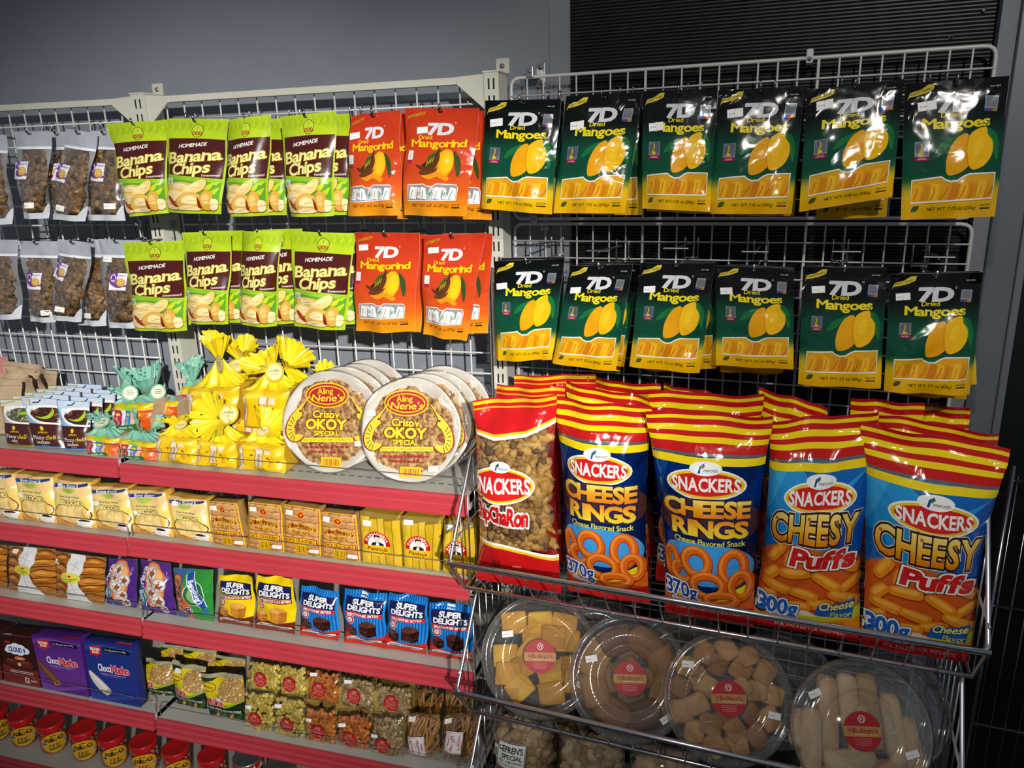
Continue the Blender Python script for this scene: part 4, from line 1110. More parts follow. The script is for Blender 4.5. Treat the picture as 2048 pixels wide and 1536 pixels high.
def art_chip():
    H = 2.3; p = Print(H, 'ffffff', 18, 32, m=1)
    p.poly([(0, 1.9), (.3, 1.86), (.7, 1.9), (1, 2.0), (1, H), (0, H)], 'c91a1e'); p.rect(0, H - .06, 1, H - .02, 'e8c018'); p.rect(0, H - .12, 1, H - .1, 'e0a818'); p.rect(0, H - .02, 1, H, 'c91a1e')
    p.line([(-.01, 1.93), (.3, 1.87), (.7, 1.9), (1.01, 2.01)], .05, 'f2efe2'); p.line([(-.01, 1.95), (.3, 1.895), (.7, 1.925), (1.01, 2.035)], .028, 'e9c51a')
    p.poly([(0, 0), (1, 0), (1, .4), (.7, .5), (.4, .55), (0, .56)], 'bf1618'); p.line([(-.01, .57), (.4, .56), (.7, .51), (1.01, .4)], .04, 'e9c51a'); p.line([(-.01, .6), (.4, .59), (.7, .54), (1.01, .43)], .035, 'f2efe2')
    oval(p, .4, 1.33, .43, .22, .74)
    p.text('ChipChaRon', .36, .98, w=.74, h=.2, col='c8161c', b=.1, gap=.05, rot=-.06, out=[(.085, 'f2eee6')])
    p.bars(.22, .2, .34, .38, '3a0c0c', 6); p.rect(.5, .3, .6, .33, 'd86a5a')
    return p
ART_PUFFS, ART_RINGS, ART_CHIP = art_puffs(), art_rings(), art_chip()
GOLD = ['a8803c', 'b88e48', '8c6630', 'c29a52', '9a7034', '6a4822', 'b0843e']
def snackbag(kind, quad, d, label, seed, zb=BFL[0] + .003, lean=.03, bulge=.05, group='snack bags in the uppermost basket', front=True):
    q = [Rr(*quad[0], d - lean), Rr(*quad[1], d - lean), Rr(*quad[2], d), Rr(*quad[3], d)]
    for i in (2, 3): q[i] = np.array([q[i][0], q[i][1], zb])
    nm, pr = dict(p=('cheese_puff_bag', ART_PUFFS), r=('cheese_ring_bag', ART_RINGS), c=('pork_crackling_bag', ART_CHIP))[kind]
    S = Surf(q, bulge, 'pillow', seed, .0035, edge=.006, bot=.0, bow=.004, top=.012, pinch=.085)
    o = drape(nm, pr, S, ['printed_foil', 'clear_film'], back=.5, backcol='b01a1a')
    tag(o, label, 'snack bag', group)
    if kind == 'c' and front: filling('cracklings', S, o, 260, .0125, seed, GOLD, .08, .92, .22, .84, .011, rough=.4)
    return o
snackbag('c', [(949, 800), (1111, 789), (953, 1160), (1124, 1190)], .355, 'see-through bag of golden cracklings with red ends, beside the shelf of rice cakes', 300)
snackbag('r', [(1105, 794), (1302, 814), (1134, 1200), (1298, 1215)], .345, 'dark blue cheese ring bag next to the see-through crackling bag', 301)
snackbag('r', [(1293, 820), (1546, 832), (1332, 1220), (1508, 1230)], .355, 'dark blue cheese ring bag next to the light blue puff bags', 302)
snackbag('p', [(1542, 843), (1757, 822), (1505, 1235), (1718, 1260)], .345, 'light blue cheese puff bag between the ring bags and the last puff bag', 303)
snackbag('p', [(1721, 843), (2020, 898), (1724, 1262), (1940, 1290)], .355, 'light blue cheese puff bag at the end of the basket by the steel column', 304)
for k, q, d, lb in (('c', [(990, 770), (1130, 774), (985, 1120), (1128, 1150)], .24, 'red topped crackling bag directly behind the see-through one'),
                    ('c', [(1029, 749), (1192, 749), (1030, 1080), (1185, 1110)], .15, 'red topped crackling bag farthest back in the basket'),
                    ('r', [(1131, 762), (1299, 797), (1150, 1130), (1299, 1150)], .25, 'striped red bag top directly behind the first cheese ring bag'),
                    ('r', [(1173, 755), (1320, 770), (1190, 1080), (1310, 1100)], .16, 'striped red bag top farthest back behind the cheese rings'),
                    ('r', [(1297, 782), (1528, 790), (1312, 1150), (1490, 1180)], .25, 'striped red bag top directly behind the second cheese ring bag'),
                    ('r', [(1326, 765), (1425, 786), (1330, 1060), (1420, 1090)], .15, 'small glimpse of a striped bag top in the dark middle of the basket'),
                    ('p', [(1518, 773), (1655, 815), (1510, 1160), (1640, 1190)], .22, 'tilted red bag top behind the light blue puff bag'),
                    ('p', [(1702, 797), (1850, 806), (1690, 1150), (1820, 1180)], .19, 'striped red bag top leaning behind the last puff bag'),
                    ('p', [(1757, 828), (2000, 868), (1740, 1180), (1925, 1220)], .262, 'crumpled red bag top directly behind the last puff bag'),
                    ('p', [(1800, 806), (1940, 815), (1790, 1130), (1915, 1160)], .13, 'crumpled bag top with a blue corner by the steel column')):
    snackbag(k, q, d, lb, 310 + int(q[0][0]), bulge=.036, front=False)

# ================================================================ round cookie tubs
def frame_T(c, n, up):
    n = np.asarray(n, float); n /= np.linalg.norm(n); x = np.cross(up, n); x /= np.linalg.norm(x); y = np.cross(n, x)
    return lambda a, b_, h: tuple(np.asarray(c) + a * x + b_ * y + h * n)
def rot2(phi, psi):
    """disc normal tipped up by phi and turned sideways by psi, in the turned plane"""
    m = RN * math.cos(psi) + RD * math.sin(psi)
    return m * math.cos(phi) + np.array([0, 0, math.sin(phi)])
ART_TUB = Print(1.0, 'b4121c', 8, 8)
ART_TUB.rect(0, .36, 1, .62, 'b98a4a').ring(.5, .8, .1, .1, .02, 'e8d0d0').text('VJ', .5, .8, w=.12, h=.11, col='f2e8e8', b=.03).text("Villadiego's", .5, .52, w=.78, col='a3141c', b=.03).rect(.3, .41, .9, .425, 'e6d2b0')
for _y in (.3, .25, .2, .15): ART_TUB.rect(.28, _y, .72, _y + .012, 'd68a8a')
ART_TUB.ell(.42, .07, .03, .03, '2a4a9c')
def disc_print(name, pr, T, r, h, mats, parent, lay=.00012, rot=0., cx=0., cy=0., clip=True):
    x, t, l, F, cols, fm = pr.compile(); X = (x - .5) * 2; Y = (t - .5) * 2 * pr.H
    if clip:      # square artwork squeezed into a disc
        k = np.maximum(np.abs(X), np.abs(Y)); rr = np.sqrt(X * X + Y * Y) + 1e-9; w = np.clip((k - .55) / .45, 0, 1)
        f = 1 - w + w * k / rr; X = X * f; Y = Y * f
    c, q = math.cos(rot), math.sin(rot)
    V = [T(cx + r * (a * c - b_ * q), cy + r * (a * q + b_ * c), h + lay * q2) for a, b_, q2 in zip(X, Y, l)]
    return mk(name, V, F, mats, cols, fm, True, parent)
def rounded(b_, dims, M, o, seed=0, wav=.0, rough=.06, pw=.38):
    """soft-edged cookie: rounded block of full sizes dims, placed with function M"""
    V, F = ico(); g = random.Random(seed); V = V.copy(); n = V / np.linalg.norm(V, axis=1)[:, None]
    P = np.sign(n) * np.abs(n) ** pw
    P = P / np.abs(P).max(axis=0) * np.array(dims) / 2
    for k in range(3):
        a = np.array([g.gauss(0, 1) for _ in range(3)]) * 60
        P = P * (1 + rough * .4 * np.sin(P @ a + g.uniform(0, 6.28)))[:, None]
    if wav: P[:, 2] += wav * (P[:, 0] / dims[0]) ** 2
    b_.append(([M(*p) for p in P], F))
def tub(u, v, label, kind, seed, psi=.3, phi=.56, d=.38, R=.121, cookies=True, group='round cookie tubs in the middle basket', stk=((-.62, .38), (.62, -.42))):
    c = Rr(u, v, d); T = frame_T(c, rot2(phi, psi), np.array([0, 0, 1.]))
    b = MB(); b.lathe([(R * .80, -.052), (R * .83, -.048), (R * .93, -.012), (R * .99, -.011), (R * .995, -.004), (R * .97, -.004)], 56, T); b.lathe([(0.001, -.052), (R * .80, -.052)], 56, T)
    o = tag(b.done('cookie_tub', ['clear_plastic'], smooth=True, org=np.array(T(0, -R * .8, -.05))), label, 'tub', group)
    l = MB(); l.lathe([(.001, .001), (R * .5, .001), (R * .52, -.0035), (R * .54, .0015), (R * .80, .0015), (R * .825, -.006), (R * .85, -.006), (R * .88, .003), (R * .94, .004), (R, .0005), (R * 1.003, -.009), (R * .985, -.010)], 64, T)
    for k in range(16):
        a = 2 * PI * k / 16 + .2
        l.tube([T(R * .9 * math.cos(a), R * .9 * math.sin(a), .0042), T(R * .975 * math.cos(a), R * .975 * math.sin(a), .003)], .0007, 4)
    l.done('lid', ['clear_plastic'], parent=o, smooth=True)
    if not cookies: return o
    disc_print('round_label', ART_TUB, T, R * .27, .0022, 'printed_label', o, rot=-.02)
    for sx, sy in stk: disc_print('price_sticker', STK, T, .0115, .0024, 'printed_label', o, cx=R * sx, cy=R * sy, rot=random.Random(seed + sx).uniform(-.3, .7), clip=False)
    g = random.Random(seed)
    def put(i, x, y, a, dims, col, h=-.024, rough=.06, wav=0., tip=.0, nm='cookie', pw=.38):
        ca, sa = math.cos(a), math.sin(a); acc = []
        M = lambda p, q, r_: T(x + p * ca - q * sa, y + p * sa + q * ca, h + r_ + tip * p)
        rounded(acc, dims, M, o, seed * 31 + i, wav, rough, pw)
        V, F = acc[0]; cc = np.array(_hc(col)); C = []
        for f_ in F:
            p_ = np.array(V[f_[0]]); k_ = noise.noise(tuple(p_ * 70 + seed)) * .5 + noise.noise(tuple(p_ * 260)) * .35
            C += [cc * np.array([1 + .45 * k_, 1 + .55 * k_, 1 + .65 * k_, 0])] * 3
        C = np.clip(np.array(C), 0, 1)
        mk(nm, V, F, 'food', C, None, True, o)
    if kind == 'slab':
        L_ = [(-.055, .065, .1), (.0, .066, .05), (-.012, .04, .1), (.028, .038, -.1), (.058, .03, -.05), (-.072, .0, .05), (-.066, -.035, -.05), (-.03, -.018, .5), (.02, -.035, .25), (-.042, -.062, .7), (.022, -.072, .15), (.066, -.02, .1), (.075, -.05, -.1), (-.02, .01, .9), (.05, .062, -.2)]
        for i, (x, y, a) in enumerate(L_): put(i, x, y, a, (.053, .046, .022), ['d29a1c', 'd8a420', 'c88e16', 'c08414'][i % 4], h=-.022 - .004 * (i % 3), pw=.2, rough=.05)
    elif kind == 'loaf':
        for i in range(9):
            a = 2 * PI * i / 8 + .3; r = .073 if i < 8 else .0
            put(i, r * math.cos(a), r * math.sin(a), a + PI / 2 + g.uniform(-.2, .2), (.074, .056, .024), ['a06f36', '8a5c30', '6e4c30', 'ac8040'][i % 4], h=-.024, rough=.1, tip=.1)
        for i in range(4): put(20 + i, .035 * math.cos(i * 1.6), .035 * math.sin(i * 1.6), i, (.055, .04, .018), ['94703f', '7f6544'][i % 2], h=-.03)
    elif kind == 'pillow':
        i = 0
        for r, n in ((.03, 3), (.058, 8), (.088, 13)):
            for k in range(n):
                a = 2 * PI * k / n + r * 17; put(i, r * math.cos(a), r * math.sin(a), g.uniform(0, 3), (.043, .039, .026), ['c4935a', 'cc9c60', 'b8864c', 'c08c50', 'a27040'][i % 5], h=-.017 - g.uniform(0, .02), rough=.1, wav=.006, tip=g.uniform(-.3, .3)); i += 1
    else:
        for i, (x, y, a, l_) in enumerate([(-.085, -.02, 1.45, .1), (-.05, .025, 1.5, .115), (-.012, .045, 1.56, .09), (.024, .03, 1.6, .115), (.062, .0, 1.62, .11), (.09, -.03, 1.66, .09), (-.02, -.05, .0, .085), (.048, -.065, .05, .09), (-.05, -.078, .1, .07), (-.1, -.0, 1.3, .06), (.0, -.0, 1.5, .08)]):
            put(i, x, y, a, (l_ * 1.12, .036, .028), ['d2b48a', 'caa87c', 'd8bc94', 'b8946a'][i % 4], h=-.022 - .003 * (i % 2), rough=.05)
    return o
tub(1080, 1313, 'clear tub of yellow cake slices, next to the shelves', 'slab', 401, stk=((-.55, .36), (.7, -.45)))
tub(1260, 1357, 'clear tub of brown loaf biscuits, between cake slices and pillow biscuits', 'loaf', 402, stk=((-.62, .3), (.55, -.6)))
tub(1457, 1397, 'clear tub of puffy square pillow biscuits', 'pillow', 403, stk=((-.6, .5), (.68, -.24)))
tub(1724, 1462, 'clear tub of long pale ladyfinger biscuits, nearest the steel column', 'finger', 404, R=.124, stk=((-.62, .5), (.66, -.3)))
for u, v, lb in ((1190, 1300, 'clear tub standing behind the cake slices and the loaf biscuits'), (1370, 1338, 'clear tub standing behind the loaf biscuits and pillow biscuits'), (1560, 1378, 'clear tub standing behind the pillow biscuits and ladyfingers'), (1780, 1420, 'clear tub standing behind the ladyfinger tub')):
    tub(u, v, lb, 'x', 410 + u, d=.245, cookies=False, R=.115)

# ================================================================ tied bags of cracklings in the lowest basket
ART_EFREN = Print(.85, 'eceae4', 5, 4)
ART_EFREN.line([(.02, .02), (.98, .02), (.98, .83), (.02, .83)], .03, '1c2c28', closed=True).text("EFREN'S", .55, .66, w=.72, h=.17, col='10362c', b=.06).text('SPECIAL', .55, .45, w=.72, h=.15, col='10362c', b=.05).text('STK. CHICHARON', .5, .28, w=.82, h=.09, col='1a2a28', b=.03).text('STA. MARIA, BULACAN', .5, .14, w=.82, h=.07, col='1a2a28', b=.02).ell(.13, .66, .08, .07, '2a4a44').ell(.14, .67, .05, .04, 'eceae4')
TAN = ['a88a5c', 'b89a6c', '94764a', 'c4a87a', 'a08250']
def efren(quad, d, label, seed, lab):
    q = [Rr(*quad[0], d - .02), Rr(*quad[1], d - .02), Rr(*quad[2], d), Rr(*quad[3], d)]
    for i in (2, 3): q[i] = np.array([q[i][0], q[i][1], BFL[2] + .004])
    S = Surf(q, .045, 'pillow', seed, .004, edge=.006, bot=0)
    p = Print(1.4, 'ffffff', 9, 12)
    o = drape('crackling_bag', p, S, ['clear_film'], back=.5)
    tag(o, label, 'bag', 'tied crackling bags in the lowest basket')
    filling('cracklings', S, o, 110, .0165, seed, TAN, .1, .9, .1, .93, .006, rough=.3)
    if lab: patch('product_label', ART_EFREN, S, lab[0], lab[1], .068, lab[2], 'printed_label', o, off=.003); sticker(S, o, .1, lab[1] + .05, 0, .014)
    t = MB(); a = S.at(np.array([.5]), np.array([.5]))[0] + S.n * .006
    pts = [a + np.array([.03 * math.sin(k * .52) * (1 + .3 * math.sin(k)), -.004 * (k % 2), .012 * math.cos(k * .52) + .012]) for k in range(12)]
    t.tube(pts, .0016, 6, closed=True); t.done('green_tie', ['green_tie'], parent=o, smooth=True)
    return o
mat('green_tie', '0f6a3a', .35)
efren([(990, 1434), (1106, 1440), (985, 1530), (1105, 1540)], .365, 'tied bag of cracklings with a printed label under the cake slices', 501, (.38, .72, -.05))
efren([(1116, 1460), (1250, 1482), (1120, 1540), (1245, 1550)], .365, 'tied bag of cracklings with a printed label under the loaf biscuits', 502, (.52, .58, .04))
efren([(1262, 1480), (1400, 1500), (1260, 1550), (1400, 1560)], .355, 'unlabelled bag of cracklings beside the second labelled one, under the pillow biscuits', 503, None)
efren([(1030, 1425), (1180, 1440), (1040, 1530), (1180, 1540)], .24, 'bag of cracklings standing behind the two labelled ones', 504, None)
# ================================================================ goods on the shelves
def stand(name, pr, quad, z, label, cat, group=None, lean=.02, bulge=.012, prof='block', seed=0, mats='printed_pouch', side=0., sidecol=None, backcol='b0b0b0', dmax=.28, wr=.001, off=(0, 0), film=None, back=.5, dz=.0015, edge=.001, bot=0., D=None, **k):
    """pack standing on a deck at height z; quad in the order top left, top right, bottom left, bottom right"""
    bl, br = onz(*quad[2], z), onz(*quad[3], z)
    dmax = min(dmax, (D1 if z > .85 else D2 if z > .65 else D3 if z > .4 else D4) - .0145 - bulge - edge)      # keeps clear of the wire fence
    dl, dr = (min(-bl[1], dmax), min(-br[1], dmax)) if D is None else (D, D)
    bl, br = L(*quad[2], dl), L(*quad[3], dr)
    tl, tr = L(*quad[0], dl - lean), L(*quad[1], dr - lean)
    bl[2] = br[2] = z + dz
    q = [tl, tr, bl, br]
    S = Surf(q, bulge, prof, seed, wr, edge=edge, bot=bot, **k)
    o = drape(name, pr, S, [mats] + ([film] if film else []), back=back, backcol=backcol, side=side, sidecol=sidecol)
    tag(o, label, cat, group)
    return o, S

def clone(o, dx, label):
    """a copy of a thing with copies of its parts"""
    c = o.copy(); COLL.objects.link(c); c.location = Vector(o.location) + Vector(dx); c['label'] = label
    for ch in o.children:
        h = ch.copy(); COLL.objects.link(h); h.parent = c
    return c

# ---- stew pouches
def art_stew(laing):
    p = Print(1.3, [(0, '3b1a16'), (.1, '4a201c'), (.55, '431c19'), (1, '3b1a16')], 9, 12)
    hd = 'b98a3a' if laing else 'a9c4de'; ed = '7b7a2c' if laing else '3f8fc8'
    p.poly([(0, .62), (1, .6), (1, 1.3), (0, 1.3)], 'e4ddcc' if laing else 'b4cde4')
    p.poly([(0, .62), (0, 1.1), (.1, .9), (.3, .68), (.5, .62)], 'b9c0b0' if laing else '8fb9dc')
    if laing: p.poly([(0, .8), (.0, 1.1), (.14, 1.12), (.05, .9)], 'b98a3a')
    p.blob([(.1, .95), (.2, .76), (.45, .655), (.75, .63), (1.05, .66), (1.05, 1.08), (.6, 1.12), (.25, 1.08)], 'f1efe9')
    p.blob([(.2, .9), (.3, .78), (.5, .7), (.8, .67), (1.04, .7), (1.04, 1.02), (.7, 1.06), (.45, 1.03)], '5b5a44' if laing else '43231c')
    g = random.Random(3 if laing else 5)
    for i in range(46):
        x = g.uniform(.26, .98); y = g.uniform(.72, 1.02) ; a = g.uniform(-.6, .9); l = g.uniform(.03, .07)
        if (x < .4 and abs(y - .89) > .09): continue
        c = g.choice(['2c3a22', '8f9a6c', 'c9c4a4', '3f4a2a'] if laing else ['2a120f', '7a4a3c', '5e3026', '95685a', '331814'])
        p.line([(x - l * math.cos(a), y - l * math.sin(a)), (x, y + .012), (x + l * math.cos(a), y + l * math.sin(a))], .022, c)
    if laing: p.blob([(.6, .92), (.75, .95), (1.0, .97), (1.0, .9), (.75, .88)], '8fc02c')
    else: p.blob([(.36, .82), (.55, .8), (.72, .86), (.84, 1.0), (.86, 1.06), (.9, .96), (.84, .84), (.7, .76), (.5, .765)], 'a4c62c')
    p.rect(0, 1.13, 1, 1.3, 'e6e2d8' if laing else 'dfe6ee')
    for k in range(5): p.rect(0, 1.145 + .028 * k, 1, 1.152 + .028 * k, '9aa4a0' if laing else '6f86a8')
    p.line([(.3, 1.17), (.45, 1.18), (.55, 1.26)] if not laing else [(.02, 1.18), (.2, 1.2), (.5, 1.26)], .03, '1f2c4c' if not laing else '9ab82c')
    p.rect(0, 1.285, 1, 1.3, ed); p.rect(0, .6, .012, 1.3, ed); p.rect(.988, .6, 1, 1.3, ed)
    p.line([(0, .625), (1, .605)], .02, '2a100e')
    p.ell(.5, .51, .055, .06, 'e3c214').text('goldilocks', .5, .41, w=.3, col='d9b512', b=.03)
    p.text('Pinoy', .34, .27, w=.38, h=.1, col='f2efe8', b=.03).text('deli', .7, .28, w=.28, h=.12, col='e6c61c', sh=.25, b=.02)
    p.text('LAING' if laing else 'DINUGUAN', .45, .14, w=.24 if laing else .42, col='e6dcd4', b=.03).text('Ready to eat', .5, .07, w=.2, col='c8a898')
    p.rect(0, 0, 1, .04, '8a7a1c' if laing else '2f86c8')
    return p
ART_DIN, ART_LAI = art_stew(False), art_stew(True)
WSTK = Print(.7, 'eef0f4', 2, 2); WSTK.text('$ 3.8', .5, .35, w=.5, col='9a9a9e')
def stew(pr, quad, label, seed, n, lab2, off):
    o, S = stand('stew_pouch', pr, quad, Z1L, label, 'pouch', 'brown stew pouches on the top shelf', lean=.03, bulge=.014, prof='stand', seed=seed, mats='printed_pouch', backcol='6a4a40', dmax=.27)
    patch('price_sticker', WSTK, S, .24, .78, .018, 0, 'printed_label', o)
    for k in range(1, n + 1):
        clone(o, (off * k, .033 * k, 0), lab2 % ['first', 'second', 'third', 'fourth', 'fifth'][k - 1])
    return o
stew(ART_LAI, [(0, 799), (60, 799), (17, 894), (70, 895)], 'brown stew pouch with green leaves pictured, beside the lavender blue edged ones', 601, 4, 'leaf stew pouch, %s in line behind the leading leaf pouch', .004)
stew(ART_DIN, [(42, 794), (114, 798), (71, 899), (131, 897)], 'blue edged brown stew pouch next to the leaf stew pouch', 602, 4, 'blue edged stew pouch, %s behind the one beside the leaf pouch', .003)
stew(ART_DIN, [(114, 800), (180, 803), (132, 904), (181, 901)], 'blue edged brown stew pouch next to the teal gift bags', 603, 3, 'blue edged stew pouch, %s behind the one beside the teal bags', .008)

# ---- brown paper bags
def paperbag(quad, d, label, seed, mats='paper_kraft'):
    q = [L(*quad[0], d - .012), L(*quad[1], d - .012), L(*quad[2], d), L(*quad[3], d)]
    for i in (2, 3): q[i] = np.array([q[i][0], q[i][1], Z1L + .002])
    S = Surf(q, .022, 'stand', seed, .007, edge=.006, bot=0, top=.012)
    p = Print(1.2, 'b89f80' if mats == 'paper_kraft' else 'c77a7c', 9, 10)
    p.ell(.55, 1.04, .022, .02, '2a1c14')
    p.line([(0, 1.1), (.4, 1.09), (1, 1.1)], .012, '8f7656')
    if seed == 612: p.ell(.35, 1.0, .16, .035, '3f7a68')
    o = drape('paper_bag', p, S, ['kraft_paper'], back=1.0, backcol='a98f70')
    tag(o, label, 'paper bag', 'paper bags at the end of the top shelf')
mat('kraft_paper', rough=.75, vcol=True, bump=('crease', 22, .8, .012))
paperbag([(10, 720), (117, 742), (14, 800), (105, 805)], .045, 'tall brown paper bag against the grid', 611)
paperbag([(16, 736), (92, 752), (20, 800), (88, 806)], .1, 'brown paper bag with a green spot in the middle of its row', 612)
paperbag([(-20, 742), (72, 755), (-20, 800), (70, 806)], .145, 'creased brown paper bag in front of the taller ones', 613)
paperbag([(-50, 757), (38, 763), (-60, 806), (38, 810)], .19, 'low brown paper bag nearest the leaf stew pouches', 614)
paperbag([(-60, 710), (12, 714), (-50, 790), (10, 792)], .03, 'pink paper bag mostly out of the picture beside the brown ones', 616, 'pink')

# ---- gift bags tied at the top
def art_gift(teal):
    p = Print(.85, 'e6b81c' if not teal else 'e6c4a8', 8, 7)
    g = random.Random(8)
    if teal:
        for i, (c, x0, x1) in enumerate((('e8c4b0', 0, .1), ('b41a5c', .1, .3), ('dce6ee', .3, .4), ('2f7fc0', .4, .56), ('e6b49a', .56, .66), ('e06a14', .66, .86), ('d8560f', .86, 1))): p.rect(x0, 0, x1, .66, c)
        for x, c in ((.2, 'e0c81c'), (.48, 'e6c81c'), (.76, 'f0b81c')): p.ell(x, .52, .055, .055, c); p.text('goldie', x, .3, w=.26, col=c, rot=-PI / 2)
        p.poly([(0, .62), (.3, .7), (.36, .85), (0, .85)], 'e8c814'); p.poly([(.3, .68), (.62, .62), (.6, .85), (.34, .85)], 'a8c81c'); p.poly([(.58, .64), (1, .7), (1, .85), (.56, .85)], 'ecc60f')
        for x in (.1, .3, .4, .56, .66, .86): p.line([(x, 0), (x + .01, .64)], .012, 'c79a7c')
        p.poly([(.12, .0), (.12, .14), (.72, .26), (.82, .0)], '12713a'); p.text('sweet ALL', .44, .13, w=.4, col='d8ecd8', rot=.1, b=.02).text('the best!', .5, .06, w=.26, col='d8ecd8', rot=.1)
    else:
        for x0, x1, c in ((0, .16, 'dcc6a4'), (.16, .4, 'edbe10'), (.4, .58, 'dcc6a6'), (.58, 1, 'f0c20c')): p.rect(x0, 0, x1, .74, c)
        for x in (.16, .4, .58): p.line([(x, 0), (x + .01, .73)], .014, '9c6a14')
        for x in (.07, .5): p.rect(x - .07, .56, x + .07, .7, 'f0e0cc'); p.text('POLVORON', x, .34, w=.4, col='5a3a24', b=.03, rot=PI / 2)
        p.blob([(.14, .7), (.2, .8), (.4, .83), (.5, .76), (.36, .69)], 'f4d634'); p.blob([(.55, .7), (.65, .8), (.85, .83), (.98, .76), (.9, .68)], 'f2d028'); p.rect(.62, .56, .76, .7, 'f0dcc0')
        p.line([(.42, .0), (.43, .55)], .012, 'b88a10'); p.line([(.3, 0), (.31, .5)], .01, 'c8980f'); p.line([(.78, 0), (.8, .52)], .012, 'b88a10')
        for x, y in ((.34, .5), (.7, .46), (.88, .34)): p.ell(x, y, .03, .03, '3a2c10'); p.ell(x, y, .014, .014, 'e0b414')
        p.text('goldilocks', .75, .3, w=.3, col='3a2c10', rot=-PI / 2)
        p.poly([(.1, .02), (.12, .13), (.85, .21), (.98, .16), (.96, .0)], 'e8ba08'); p.text('Everything', .5, .15, w=.26, col='4a3a10', rot=.12, b=.01).text('as tall and', .5, .1, w=.28, col='4a3a10', rot=.12, b=.01).text('CLASSIC!', .56, .05, w=.3, col='4a3a10', rot=.12, b=.02)
    return p
ART_GT, ART_GY = art_gift(True), art_gift(False)
mat('gift_film', rough=.35, vcol=True, coat=.3, bump=('crease', 30, .25, .004))
ART_TAG = {False: Print(1.0, 'e8c21c', 5, 5), True: Print(1.0, '8ab8a0', 5, 5)}
for _t, _c in ART_TAG.items(): _c.ell(.5, .5, .42, .42, 'eee6a8' if not _t else 'e4e6c8').ell(.2, .5, .03, .03, '222018')
ART_TAG[False].text('CLASSIC', .52, .58, w=.5, col='2c2a20', b=.04).text('goldilocks', .52, .42, w=.4, col='6a6450')
for _y in (.62, .5, .4): ART_TAG[True].rect(.32, _y, .74, _y + .035, '5a6a58')

def flare(c, up, n_ruf, r0, r1, ln, col, dots, seed, parent, name='gathered_top', fold=1.0, spread=.9, open_=1.0):
    """the pleated wrap above the tie: a fluted fan that opens from the knot at c along `up`"""
    g = random.Random(seed); up = np.asarray(up, float); up /= np.linalg.norm(up)
    x = np.cross(up, [0.2, 1, .1]); x /= np.linalg.norm(x); y = np.cross(x, up)
    nt, nr = 120, 14; V = []; C = []
    ph = [g.uniform(0, 6.28) for _ in range(4)]
    hx = _hc(col)
    for j in range(nr + 1):
        t = j / nr
        for i in range(nt):
            a = 2 * PI * i / nt
            ruf = math.sin(n_ruf * a + ph[0]) * .5 + .3 * math.sin((n_ruf * 2 + 1) * a + ph[1])
            r = r0 + (r1 - r0) * t ** open_ * (1 + .16 * math.sin(2 * a + ph[2]) + .1 * math.sin(3 * a + ph[3])) + ruf * .0095 * t ** .6 * fold
            h = ln * t * (1 - .18 * t * (math.sin(2 * a + ph[1]) + .4)) + .003 * math.cos(14 * a) * (t > .95)
            V.append(c + x * r * math.cos(a) + y * r * math.sin(a) * spread + up * h)
    F = [(j * nt + i, j * nt + (i + 1) % nt, (j + 1) * nt + (i + 1) % nt, (j + 1) * nt + i) for j in range(nr) for i in range(nt)]
    dot = {}
    for k in range(dots):
        ji, ii = g.randrange(4, nr - 1), g.randrange(nt); dk = g.random()
        dot[(ji, ii)] = dk; dot[(ji, (ii + 1) % nt)] = dk
    cl = []
    dark = _hc('1c6a48') if col[0] < 'c' else _hc('3a2c08'); pale = _hc('c8eada') if col[0] < 'c' else _hc('f8ea8c')
    for j in range(nr):
        for i in range(nt):
            cc = hx
            if (j, i) in dot: cc = dark if dot[(j, i)] < (.35 if col[0] > 'c' else .75) else pale
            cl += [cc] * 4
    return mk(name, V, F, ['gift_film'], cl, None, True, parent)

